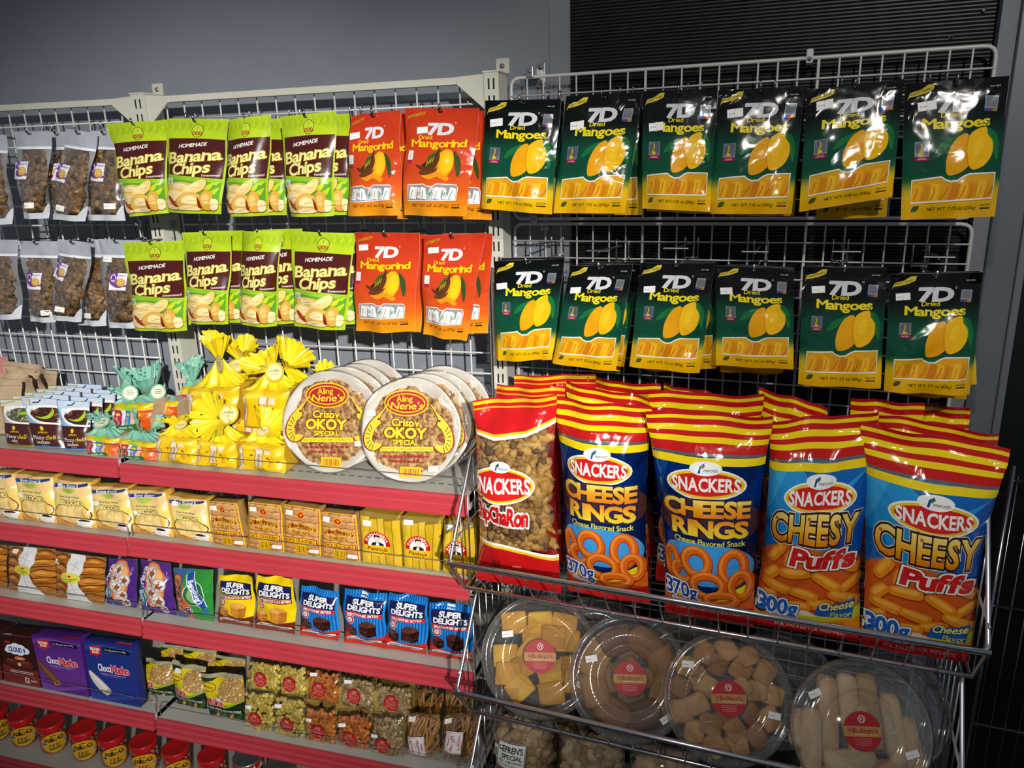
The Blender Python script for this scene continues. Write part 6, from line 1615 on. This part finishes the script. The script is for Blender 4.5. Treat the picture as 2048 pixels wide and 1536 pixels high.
for i, (q, pr, w) in enumerate((([(217, 1118), (274, 1118), (215, 1222), (276, 1231)], ART_PU, 'purple flatbread pack next to the pastry bags'), ([(281, 1119), (338, 1127), (286, 1233), (357, 1246)], ART_PU, 'purple flatbread pack next to the green one'), ([(346, 1136), (425, 1140), (360, 1247), (430, 1256)], ART_PG, 'green flatbread pack between the purple ones and the butterscotch bags'))):
    o, S = stand('flatbread_pack', pr, q, Z3L if i == 0 else Z3R, w, 'snack pack', 'flatbread packs on the third shelf', lean=.018, bulge=.022, prof='pillow', seed=740 + i, mats='printed_foil', wr=.0035, dmax=.262, dz=.002)
    if i: sticker(S, o, .22 if i == 1 else .55, .2 if i == 1 else .68, 0 if i == 1 else -1.2, .018)
def art_super(blue):
    p = Print(1.45, '1d86d6' if blue else 'e8c80c', 9, 13)
    if blue:
        for k in range(16): p.rect(k / 16, 0, k / 16 + .024, 1.45, '0f4fa0')
        p.poly([(0, 0), (1, 0), (1, .3), (.7, .25), (.5, .24), (.25, .3), (0, .42)], 'cc2a1c')
    else: p.poly([(0, .1), (1, .1), (1, .34), (.6, .28), (.2, .4), (0, .5)], '6e2a18'); p.rect(0, 0, 1, .1, 'd0b010' if 0 else '8a2a1c')
    nv = '141a4c'
    p.poly([(.08, 1.3), (.96, 1.26), (.95, .93), (.1, .95)], nv)
    p.text('SUPER', .52, 1.19, w=.5, h=.12, col='f0f0f2', b=.09, rot=-.02, gap=.09).text('DELIGHTS', .53, 1.04, w=.76, h=.13, col='f0f0f2', b=.09, rot=-.02, gap=.09)
    p.poly([(.09, .94), (.95, .92), (.95, .82), (.1, .84)], 'cc2a1c' if blue else '8a1c20').text('BROWNIE BITES' if blue else 'BUTTERSCOTCH BITES', .52, .88, w=.72 if blue else .82, h=.06, col='f2eee8', b=.05)
    p.ell(.22, .73, .11, .11, 'f2e6e2').ring(.22, .73, .1, .1, .035, 'b82a2a').text('200' if blue else '185', .22, .73, w=.08, col='8a2020', b=.04)
    if blue: cs = (('5c3128', '3a1c18', '2a120f'), )
    else: cs = (('e0a24c', 'c8842c', 'b06a1c'), )
    t, f, e = cs[0]
    for x, y, s in ((.22, .45, .8), (.62, .52, 1.1)):
        p.poly([(x - .16 * s, y + .08 * s), (x + .02 * s, y + .14 * s), (x + .2 * s, y + .07 * s), (x + .19 * s, y - .16 * s), (x + .02 * s, y - .22 * s), (x - .15 * s, y - .14 * s)], f); p.blob([(x - .17 * s, y + .09 * s), (x, y + .2 * s), (x + .2 * s, y + .09 * s), (x + .03 * s, y + .02 * s)], t); p.poly([(x + .03 * s, y + .03 * s), (x + .2 * s, y + .08 * s), (x + .19 * s, y - .16 * s), (x + .03 * s, y - .22 * s)], e)
        g = random.Random(int(x * 100))
        for i in range(9): p.ell(x + g.uniform(-.12, .15) * s, y + g.uniform(.04, .14) * s, .014, .011, '2a100c' if blue else 'f0c878', n=6)
        for i in range(8): p.ell(x + g.uniform(-.12, .15) * s, y + g.uniform(-.14, .0) * s, .012, .016, '6e4034' if blue else 'd89a44', n=6)
    p.blob([(.1, .2), (.3, .25), (.6, .2), (.9, .2), (.9, .12), (.6, .12), (.3, .17), (.1, .12)], 'f2eae4').text('WITH REAL CHOCOLATE CHIPS!' if blue else 'WITH REAL CARAMEL CHIPS!', .5, .168, w=.72, col='6a2a20', b=.02, rot=-.03)
    return p
ART_SB, ART_SY = art_super(True), art_super(False)
SQ = [([(440, 1148), (509, 1152), (440, 1258), (511, 1272)], ART_SY, 'yellow butterscotch bag next to the green flatbread pack'), ([(515, 1150), (588, 1158), (514, 1274), (595, 1286)], ART_SY, 'yellow butterscotch bag next to the blue brownie bags'),
      ([(602, 1171), (676, 1183), (603, 1287), (680, 1302)], ART_SB, 'blue brownie bag, first after the yellow bags'), ([(687, 1178), (773, 1188), (692, 1300), (771, 1311)], ART_SB, 'blue brownie bag, second after the yellow bags'),
      ([(779, 1184), (857, 1194), (771, 1314), (855, 1327)], ART_SB, 'blue brownie bag, third after the yellow bags'), ([(859, 1203), (946, 1210), (861, 1330), (946, 1346)], ART_SB, 'blue brownie bag at the shelf end behind the basket wires')]
for i, (q, pr, w) in enumerate(SQ):
    o, S = stand('brownie_bag' if pr is ART_SB else 'butterscotch_bag', pr, q, Z3R, w, 'snack bag', 'cake bite bags on the third shelf', lean=.02, bulge=.02, prof='pillow', seed=750 + i, mats='printed_foil', wr=.0028, dmax=.27, dz=.003, edge=.005, top=.006, backcol='1d6ab8' if pr is ART_SB else 'c8a810')
    if i in (3, 5): sticker(S, o, .5, .94, 0, .02)

# ---- fourth shelf: boxes, corn snacks, chickpeas, fried sticks
def art_mucho(blue):
    c = '1c2c78' if blue else '4c1f78'
    p = Print(1.08, [(0, c), (.25, '22368a' if blue else '6a3490'), (1, c)], 7, 7)
    p.blob([(0, .0), (.4, .02), (1, .16), (1, .2), (.4, .1), (0, .14)], '2c4296' if blue else '74449c'); p.blob([(0, .9), (.3, 1.0), (1, .96), (1, 1.0), (.3, 1.04), (0, .98)], '28408c' if blue else '6a3a94')
    p.poly([(.1, .98), (.34, 1.02), (.34, .86), (.28, .85), (.24, .8), (.2, .84), (.11, .82)], 'c41c22').text('BIGGER', .22, .945, w=.2, col='f2eeee', b=.05).text('BAR!', .22, .89, w=.13, col='f2eeee', b=.05)
    p.poly([(.4, 1.0), (.92, .98), (.92, .91), (.4, .93)], '0c0c10').text('10 x 30g packs net wt. 300g', .64, .955, w=.42, col='e6e6ea', b=.01)
    p.text('Choco', .36, .62, w=.26, h=.13, col='f2f0f2', b=.05, gap=.04).text('Mucho', .68, .62, w=.36, h=.13, col='d8282c', b=.09, gap=.04, out=[(.04, 'f2e6e8')]); p.rect(.26, .5, .78, .512, 'a890c0').rect(.3, .47, .7, .478, '8a74a8')
    if blue: p.blob([(.02, .5), (.1, .5), (.42, .24), (.4, .14), (.3, .12), (.1, .3)], 'd8d2c4').blob([(.05, .47), (.1, .46), (.36, .26), (.3, .22)], 'ece8de').blob([(.3, .12), (.41, .15), (.42, .23), (.32, .2)], 'b8ac98')
    else: p.blob([(.02, .58), (.1, .55), (.42, .22), (.4, .13), (.3, .12), (.06, .4)], '6e4020').blob([(.05, .52), (.1, .5), (.36, .24), (.28, .2)], '8c5a30').blob([(.3, .13), (.4, .14), (.42, .22), (.32, .2)], 'c08a50').ell(.36, .17, .03, .025, '5a2c14')
    return p
def art_cloud():
    p = Print(1.28, [(0, '6e2418'), (.3, '6a241a'), (.34, '3a1812'), (1, '2a120f')], 6, 8)
    p.poly([(0, 0), (1, 0), (1, .42), (.5, .36), (0, .5)], '7a2a20')
    for x, y, r in ((.3, .95, .16), (.45, 1.0, .16), (.6, .98, .15), (.72, .92, .14), (.4, .88, .14), (.56, .87, .14), (.22, .89, .11)): p.ell(x, y, r, r * .62, 'f0f2f6')
    p.text('CLOUD 9', .48, .93, w=.5, h=.12, col='1c4a9c', b=.1, rot=-.02); p.rect(.12, 1.08, .3, 1.13, 'b82a24')
    p.blob([(.4, .74), (.62, .74), (.7, .7), (.62, .66), (.4, .66)], 'd0702c').text('CLASSIC', .54, .7, w=.18, col='f0e0d0', b=.03)
    for x, y, a in ((.3, .58, -.25), (.7, .56, .15)): p.blob([(x - .2, y), (x - .14, y + .09), (x + .12, y + .07 + a * .1), (x + .2, y - .02), (x + .12, y - .09), (x - .14, y - .07)], '5a2818').blob([(x - .15, y + .03), (x - .1, y + .08), (x + .1, y + .06), (x + .05, y + .01)], '7a3c24')
    p.ell(.5, .54, .05, .05, 'e2c8a0')
    p.rect(.2, .34, .85, .36, 'd8b8b0').rect(.2, .3, .85, .315, 'd8b8b0').text('12', .66, .14, w=.12, col='e8d8d4', b=.04).text('BARS', .84, .14, w=.16, col='e8d8d4', b=.03)
    return p
ART_MB, ART_MP, ART_CL = art_mucho(True), art_mucho(False), art_cloud()
def carton(pr, quad, label, seed, side, topcol, sidecol, nm='chocolate_bar_box', depth=.06):
    o, S = stand(nm, pr, quad, Z4L, label, 'box', 'chocolate bar boxes on the fourth shelf', lean=.012, bulge=0, prof='flat', seed=seed, mats='printed_card', side=depth, sidecol=sidecol, backcol=sidecol, wr=0, edge=0, dmax=.3)
    a, b_ = S.C[0], S.C[1]; t = Print(.45, topcol, 3, 2)
    if nm == 'chocolate_bar_box': t.poly([(.62, .02), (.98, .02), (.96, .3), (.68, .34)], 'b81c22').text('BIGGER BAR!', .81, .14, w=.26, col='f0e8e8').ell(.4, .22, .02, .03, 'd8d8e6')
    else: t.rect(0, .22, 1, .45, 'cfc6c0').rect(.08, .03, .3, .2, 'e6e2de').bars(.1, .04, .28, .18, '4a4040', 6)
    S2_ = Surf([a - S.n * depth + np.array([0, 0, .0]), b_ - S.n * depth, a, b_], 0, 'flat', 0, 0, 0, 0); S2_.n = np.array([0, 0, 1.])
    x, tt, l, F, cols, fm = t.compile()
    P = S2_.base(x, tt) + np.array([0, 0, 1.]) * (.0006 + l * LAY)[:, None]
    mk('lid', P, F, 'printed_card', cols, fm, False, o)
    return o
carton(ART_CL, [(-62, 1256), (-4, 1268), (-56, 1350), (6, 1364)], 'brown chocolate box cut off by the picture edge', 760, 0, '5a3028', '3a1812', 'wafer_bar_box')
carton(ART_CL, [(0, 1269), (63, 1277), (10, 1365), (84, 1383)], 'brown box of twelve bars with a white cloud logo, next to the purple box', 761, 0, '8a3a30', '3a1812', 'wafer_bar_box')
carton(ART_MP, [(62, 1269), (159, 1281), (87, 1383), (180, 1402)], 'purple chocolate bar box between the brown and the blue box', 762, 0, '54267e', '4c1f78', depth=.045)
carton(ART_MB, [(167, 1280), (264, 1293), (185, 1403), (282, 1419)], 'dark blue chocolate bar box at the end of its shelf', 763, 0, '243488', '1c2c78', depth=.03)

def art_corn():
    p = Print(1.15, '16281a', 9, 10)
    p.poly([(0, .6), (.14, .5), (.34, .52), (.6, .34), (1, .5), (1, 1.15), (0, 1.15)], 'd8c414'); p.poly([(0, .62), (.14, .52), (.34, .54), (.6, .38), (1, .54), (1, .48), (.6, .31), (.3, .46), (0, .55)], '8aa81c')
    p.poly([(0, 1.15), (.5, 1.15), (.3, .98), (.02, .92), (0, .7)], '1f3a1c')
    p.blob([(.46, .66), (.48, .92), (.7, 1.04), (.98, .98), (1.02, .6), (.86, .46), (.58, .5)], 'b08a50')
    g = random.Random(4)
    for i in range(60):
        x, y = g.uniform(.4, .98), g.uniform(.5, 1.04)
        if ((x - .7) / .33) ** 2 + ((y - .76) / .3) ** 2 < .85: p.ell(x, y, .04, .033, '7a5424', g.uniform(0, 3), 8).ell(x - .004, y + .006, .034, .027, g.choice(['d8b67c', 'c8a062', 'e2c894', 'b88c4c']), g.uniform(0, 3), 8)
    p.poly([(0, 1.04), (1, 1.04), (1, 1.15), (0, 1.15)], 'a39a80')
    p.ell(.2, .82, .19, .12, '3a3a10').ell(.2, .82, .175, .105, 'ecc81c').text('Bawang', .2, .82, w=.25, col='8a1c14', b=.03, sh=.2)
    p.text('CORNICK', .27, .44, w=.58, h=.15, col='c4191c', b=.1, rot=-.1, out=[(.06, 'f2ece0')], gap=.05)
    p.text("MORE, YOU'LL ASK FOR MORE", .52, .24, w=.84, h=.06, col='e2e0c8', b=.03, rot=-.06)
    for k in range(4): p.blob([(.2 + .2 * k, .0), (.25 + .2 * k, .1), (.36 + .2 * k, .18), (.32 + .2 * k, .06)], ['c8a018', '2a5a24'][k % 2])
    return p
ART_CORN = art_corn()
for i, (q, w, dx) in enumerate((([(278, 1314), (344, 1324), (288, 1405), (357, 1427)], 'first, touching the dark blue box', .26), ([(343, 1320), (410, 1335), (358, 1428), (417, 1444)], 'in the middle of the leading three', .275), ([(402, 1345), (489, 1349), (424, 1449), (491, 1458)], 'last, touching the yellow chickpeas', .288))):
    o, S = stand('corn_snack_bag', ART_CORN, q, Z4R, 'black and yellow corn nut bag, ' + w, 'snack bag', 'corn nut bags on the fourth shelf', lean=.03, bulge=.02, prof='pillow', seed=770 + i, mats='printed_foil', wr=.003, dmax=dx - .02, dz=.003, top=.006, backcol='1c2a18')
    if i: sticker(S, o, (.24, .45)[i - 1], (.82, .46)[i - 1], .1, .018)
for i, (q, w) in enumerate((([(322, 1287), (366, 1292), (326, 1360), (372, 1370)], 'standing behind the first'), ([(366, 1293), (432, 1302), (372, 1385), (436, 1395)], 'standing behind the middle one'), ([(424, 1308), (490, 1318), (428, 1400), (492, 1410)], 'standing behind the last'))):
    stand('corn_snack_bag', ART_CORN, q, Z4R, 'black and yellow corn nut bag ' + w, 'snack bag', 'corn nut bags on the fourth shelf', lean=.02, bulge=.014, prof='pillow', seed=775 + i, mats='printed_foil', wr=.003, D=.16, dz=.003, backcol='1c2a18')

ART_POP = Print(1.0, 'b3161a', 6, 6)
ART_POP.text('Chicha', .5, .56, w=.66, h=.2, col='b3161a', b=.09, out=[(.07, 'e8c8b0'), (.03, '8a1014')], gap=.07, rot=-.04).text('Pops', .5, .34, w=.56, h=.2, col='b3161a', b=.09, out=[(.07, 'e8c8b0'), (.03, '8a1014')], gap=.07).text('CHICKPEA', .5, .8, w=.36, col='e8c8b0', b=.03).text('BALLS', .5, .73, w=.22, col='e8c8b0', b=.03).ell(.2, .2, .035, .035, 'e8d8c8').ell(.36, .12, .02, .02, '2a1010').ell(.74, .16, .03, .03, 'e8d8c8')
POPC = dict(y=['d6bc50', 'e0ca66', 'c8ae44', 'd0b64c'], o=['c8701c', 'd8821f', 'b86014', 'd07a20'], t=['a5895a', 'b89c6a', '967a4c', 'c2a878'])
def clearbag(nm, q, z, label, seed, fill, n, r, cols, D=None, dmax=.285, lean=.012, group='', lab=None, squash=(1, 1, 1), rough=.14, fcol=None, bulge=.014, prof='block', depth=.004, stk=None, t1=.93):
    pr = Print(1.2, 'ffffff', 8, 9)
    o, S = stand(nm, pr, q, z, label, 'snack pack', group, lean=lean, bulge=bulge, prof='block', seed=seed, mats='clear_film', side=.0, dmax=dmax, D=D, wr=.003, dz=.002, back=.9)
    filling(fill, S, o, n, r, seed, cols, .05, .95, .04, t1, depth, rough=rough, squash=squash)
    # a darker second layer keeps the heap from being looked through
    return o, S
for i, (q, c, w, st) in enumerate((([(491, 1379), (551, 1383), (492, 1463), (550, 1473)], 'y', 'pale yellow chickpea pack on the bottom, next to the corn nuts', (.2, .62)), ([(553, 1390), (615, 1395), (553, 1477), (613, 1485)], 'y', 'pale yellow chickpea pack on the bottom, next to the orange ones', (.16, .8)), ([(613, 1410), (673, 1415), (614, 1487), (674, 1496)], 'o', 'orange chickpea pack on the bottom, next to the yellow ones', (.16, .66)),
                                  ([(676, 1423), (744, 1426), (677, 1500), (740, 1508)], 'o', 'orange chickpea pack on the bottom, next to the tan one', (.2, .7)), ([(746, 1428), (809, 1433), (743, 1511), (807, 1518)], 't', 'tan chickpea pack on the bottom, next to the fried sticks', (.0, .5)))):
    o, S = clearbag('chickpea_pack', q, Z4R, w, 780 + i, 'chickpea_pops', 95, .0058, POPC[c], group='chickpea packs on the fourth shelf', dmax=.285)
    patch('round_label', Print.compile and ART_POP, S, .42, .35, .035, -.05, 'printed_label', o, off=.002) if False else None
    T = frame_T(S.at(np.array([.45]), np.array([.34]))[0] + S.n * .0016, S.n, np.array([0, 0, 1.])); disc_print('round_label', ART_POP, T, .0185, .0, 'printed_label', o, rot=-.06)
    sticker(S, o, max(.14, st[0]), st[1], 0, .017)
ZP = Z4R + .083
for i, (q, c, w) in enumerate((([(501, 1318), (563, 1325), (500, 1374), (561, 1378)], 'y', 'yellow chickpea pack lying on top, next to the corn nuts'), ([(564, 1325), (614, 1332), (563, 1388), (613, 1392)], 'y', 'yellow chickpea pack lying on top, next to the orange one'), ([(616, 1336), (681, 1345), (616, 1405), (678, 1410)], 'o', 'orange chickpea pack of the upper layer'),
                               ([(684, 1350), (752, 1360), (683, 1415), (750, 1420)], 't', 'tan chickpea pack of the upper layer, beside the orange one'), ([(757, 1364), (827, 1375), (756, 1420), (822, 1425)], 't', 'tan chickpea pack of the upper layer, above the fried sticks'))):
    o, S = clearbag('chickpea_pack', q, ZP, w, 790 + i, 'chickpea_pops', 90, .0058, POPC[c], D=.245, lean=.02, group='chickpea packs on the fourth shelf', depth=.003)
    T = frame_T(S.at(np.array([.45]), np.array([.45]))[0] + S.n * .0016, S.n, np.array([0, 0, 1.])); disc_print('round_label', ART_POP, T, .0185, .0, 'printed_label', o, rot=-.06)
    if i in (2, 3): sticker(S, o, .25, .88, 0, .017)
for i, q in enumerate(([(495, 1340), (560, 1350), (497, 1440), (560, 1450)], [(562, 1355), (640, 1362), (565, 1455), (640, 1462)], [(645, 1370), (720, 1378), (648, 1465), (720, 1472)], [(722, 1380), (815, 1388), (725, 1475), (815, 1482)])):
    o, S = stand('chickpea_pack', Print(1.2, 'a88f4c', 6, 7), q, Z4R, ['chickpea pack of the back row under the yellow upper packs', 'chickpea pack of the back row under the yellow and orange upper packs', 'chickpea pack of the back row under the orange and tan upper packs', 'chickpea pack of the back row under the last tan upper pack'][i], 'snack pack', 'chickpea packs on the fourth shelf', lean=0, bulge=.006, seed=797 + i, mats='printed_foil', D=.235, side=.07, sidecol='a88f4c')
    
ART_SHIN = Print(1.25, 'ebe6e4', 5, 6)
ART_SHIN.line([(.06, .06), (.94, .06), (.94, 1.19), (.06, 1.19)], .03, 'c05a68', closed=True).text("PEROLINA'S", .42, .62, w=.9, h=.14, col='b01c34', b=.05, rot=PI / 2).rect(.58, .45, .61, .8, 'b01c34').text('SHINGALING', .8, .62, w=.86, h=.13, col='b01c34', b=.04, rot=PI / 2).rect(.17, .4, .22, .84, 'b01c34')
def sticks(S, o, n, seed, cols):
    g = random.Random(seed); b = MB(); V = []; F = []; C = []; k = 0
    for i in range(n):
        x = .06 + .88 * (i % 13) / 12 + g.uniform(-.03, .03); y = .08 + .3 * (i // 13) + g.uniform(-.04, .04); a = g.uniform(.2, .9) if i % 3 else g.uniform(-.4, .3); l = g.uniform(.022, .032); m = MB(); pts = []
        for q in range(6):
            t = q / 5 - .5; xx = x + l * t * math.sin(a) * 2 / S.W + .02 * math.sin(t * 5 + i); yy = y + l * t * math.cos(a) * 2 / S.Hm
            pts.append(S.pos(np.array([np.clip(xx, .05, .95)]), np.array([np.clip(yy, .03, .92)]))[0] - S.n * (.007 + .004 * (i % 3)))
        m.tube(pts, g.uniform(.0026, .0036), 6)
        V += m.v; F += [tuple(q + k for q in f) for f in m.f]; k += len(m.v); cc = _hc(g.choice(cols)); C += [cc] * sum(len(f) for f in m.f)
    return tag(mk('fried_sticks', V, F, 'food', C, None, True, o), kind='stuff')
STC = ['a8742c', 'b98438', '94622a', 'c8944a']
for i, (q, w, lb) in enumerate((([(813, 1426), (879, 1431), (811, 1524), (878, 1533)], 'bag of fried sticks with a tilted paper label, next to the tan chickpeas', (.42, .3, PI + .12, .042)), ([(885, 1430), (954, 1424), (883, 1534), (948, 1541)], 'bag of fried sticks with an upright paper label, at the shelf end', (.42, .5, -.06, .043)))):
    pr = Print(1.4, 'ffffff', 8, 9)
    o, S = stand('fried_stick_bag', pr, q, Z4R, w, 'snack bag', 'fried stick bags on the fourth shelf', lean=.02, bulge=.016, prof='pillow', seed=800 + i, mats='clear_film', wr=.003, dmax=.275, dz=.003, back=.9)
    sticks(S, o, 52, 810 + i, STC); patch('paper_label', ART_SHIN, S, *lb[:2], lb[3], lb[2], 'printed_label', o, off=.0022); sticker(S, o, .2, .88, .1, .018)
for i, q in enumerate(([(832, 1378), (884, 1385), (832, 1480), (884, 1486)], [(888, 1382), (945, 1390), (888, 1486), (945, 1492)])):
    o, S = stand('fried_stick_bag', Print(1.4, 'ffffff', 6, 7), q, Z4R, 'fried stick bag standing behind the ' + ['tilted label bag', 'upright label bag at the shelf end'][i], 'snack bag', 'fried stick bags on the fourth shelf', lean=.01, bulge=.014, prof='pillow', seed=805 + i, mats='clear_film', wr=.003, D=.18, dz=.003, back=.9)
    sticks(S, o, 45, 815 + i, STC)

# ---- lowest shelf: wafer stick jars and cans
def art_stik():
    p = Print(.95, 'e8b41c', 10, 8)
    p.text('Stik-O', .5, .68, w=.72, h=.2, col='2a120c', b=.08, gap=.07); p.rect(.3, .54, .92, .57, 'b82a18')
    for k in range(6): p.line([(.3 + .07 * k, .18), (.36 + .06 * k + .02 * (k % 2), .44)], .045, ['8a4a1c', 'c08034'][k % 2])
    p.poly([(.22, .12), (.8, .14), (.72, .22), (.3, .2)], '3a7a2c'); p.bars(.86, .25, .99, .5, '3a3024', 7, 'e8e2d0'); p.ell(.14, .48, .1, .06, '2f6ab8'); p.rect(.38, .82, .62, .86, '3a1c0c')
    return p
ART_STIK = art_stik()
def jar(u, v, label, seed, pink, R=.0365):
    zt = Z5 + .0875; p = onz(u, v, zt); c = np.array([p[0], p[1], Z5 + .002]); T = lambda a, b_, h: (c[0] + a, c[1] + b_, c[2] + h)
    b = MB(); b.lathe([(.001, 0), (R * .92, 0), (R * .98, .003), (R, .008), (R, .062), (R * .9, .068)], 40, T)
    o = tag(b.done('wafer_stick_jar', ['jar_plastic'], smooth=True, org=c), label, 'jar', 'wafer stick jars on the lowest shelf')
    l = MB(); l.lathe([(R * .96, .066), (R * .985, .067), (R * .985, .083), (R * .95, .0865), (R * .88, .0855), (.001, .0865)], 40, T); l.done('lid', ['jar_lid_red'], parent=o, smooth=True)
    # label: a wrapped oval of paper facing the aisle
    x, t, ly, F, cols, fm = ART_STIK.compile(); X = (x - .5) * 2; Y = (t - .5) * 2; rr = np.sqrt(X * X + Y * Y) + 1e-9; k = np.maximum(abs(X), abs(Y)); w = np.clip((k - .45) / .55, 0, 1); f = 1 - w + w * k / rr; X = X * f; Y = Y * f
    a0 = math.atan2(CAM[1] - c[1], CAM[0] - c[0]) - (.25 if seed % 2 else .05)
    ang = a0 + X * 1.0; rad = R + .0004 + ly * .0001
    V = np.stack([c[0] + rad * np.cos(ang), c[1] + rad * np.sin(ang), c[2] + .034 + Y * .0305], 1)
    mk('paper_label', V, F, 'printed_label', cols, fm, True, o)
    V2 = []; n = 40; 
    for s_ in (1.0, 1.1):
        for i in range(n): q = 2 * PI * i / n; V2.append((c[0] + (R + .0002) * math.cos(a0 + s_ * math.cos(q)), c[1] + (R + .0002) * math.sin(a0 + s_ * math.cos(q)), c[2] + .034 + s_ * .0305 * math.sin(q)))
    mk('label_border', V2, [(i, (i + 1) % n, n + (i + 1) % n, n + i) for i in range(n)], 'jar_lid_red', parent=o)
    g = random.Random(seed); 
    for i in range(11):
        an = 2 * PI * i / 11 + g.uniform(-.1, .1); r0 = R * .78; px_, py_ = c[0] + r0 * math.cos(an), c[1] + r0 * math.sin(an); V = []; F2 = []; C = []; m = 10; nz = 26
        for j in range(nz + 1):
            for q in range(m): t_ = 2 * PI * q / m; V.append((px_ + .0058 * math.cos(t_), py_ + .0058 * math.sin(t_), c[2] + .003 + .061 * j / nz))
        for j in range(nz):
            for q in range(m):
                F2.append((j * m + q, j * m + (q + 1) % m, (j + 1) * m + (q + 1) % m, (j + 1) * m + q)); s_ = ((q / m + j / nz * 3.2) % 1) < .42
                C += [_hc(('a8322c' if pink else '3a1a14') if s_ else ('d8a890' if pink else 'b08a5c'))] * 4
        mk('wafer_stick', V, F2, 'food', C, None, True, o)
for i, (u, v, w, pk) in enumerate(((-12, 1418, 'cut off by the picture edge', 0), (42, 1428, 'under the brown box, second from the picture edge', 0), (100, 1441, 'under the purple box, third from the picture edge', 0), (164, 1454, 'fourth from the picture edge', 0), (222, 1467, 'fifth from the picture edge, under the blue box', 0), (285, 1480, 'with pink striped sticks, sixth from the picture edge', 1), (350, 1494, 'with pink striped sticks, seventh from the picture edge', 1), (422, 1507, 'with pink striped sticks, next to the paper cans', 1))):
    jar(u, v, 'red lidded wafer stick jar ' + w, 820 + i, pk)
def art_can():
    p = Print(.9, [(0, 'd8b41c'), (.4, 'e2c43a'), (1, 'e8dcb0')], 8, 6)
    p.rect(0, .72, 1, .9, 'b81c18').blob([(.1, .6), (.5, .68), (.9, .62), (.86, .48), (.5, .52), (.14, .46)], '14120f').text('ORIGINAL', .5, .575, w=.6, h=.08, col='f2ece0', b=.05, sh=.2)
    for k in range(5): p.ell(.2 + .15 * k, .3 + .05 * (k % 2), .09, .06, 'e8c468').ell(.2 + .15 * k, .3 + .05 * (k % 2), .06, .035, 'f2dc94')
    for x in (.15, .32, .55, .75): p.poly([(x, .74), (x + .08, .88), (x + .1, .74)], 'f0ece2')
    return p
ART_CAN = art_can()
for i, (u, v, w) in enumerate(((494, 1512, 'next to the wafer stick jars'), (560, 1526, 'second after the wafer stick jars'))):
    R = .038; p0 = onz(u, v, Z5 + .09); c = np.array([p0[0], p0[1], Z5 + .002]); T = lambda a, b_, h: (c[0] + a, c[1] + b_, c[2] + h)
    b = MB(); b.lathe([(.001, 0), (R * .97, 0), (R, .003), (R, .084), (R * .99, .088), (R * .93, .087), (.001, .085)], 40, T)
    o = tag(b.done('crisp_can', ['zinc'], smooth=True, org=c), 'short red and yellow paper can of crisps, ' + w, 'can', 'crisp cans on the lowest shelf')
    x, t, ly, F, cols, fm = ART_CAN.compile(); a0 = math.atan2(CAM[1] - c[1], CAM[0] - c[0]); ang = a0 + (x - .5) * 2 * 1.5; rad = R + .0006 + ly * .0001
    mk('paper_wrap', np.stack([c[0] + rad * np.cos(ang), c[1] + rad * np.sin(ang), c[2] + .004 + t * .079], 1), F, 'printed_label', cols, fm, True, o)
for o in SC.objects:
    if '_org' in o: del o['_org']
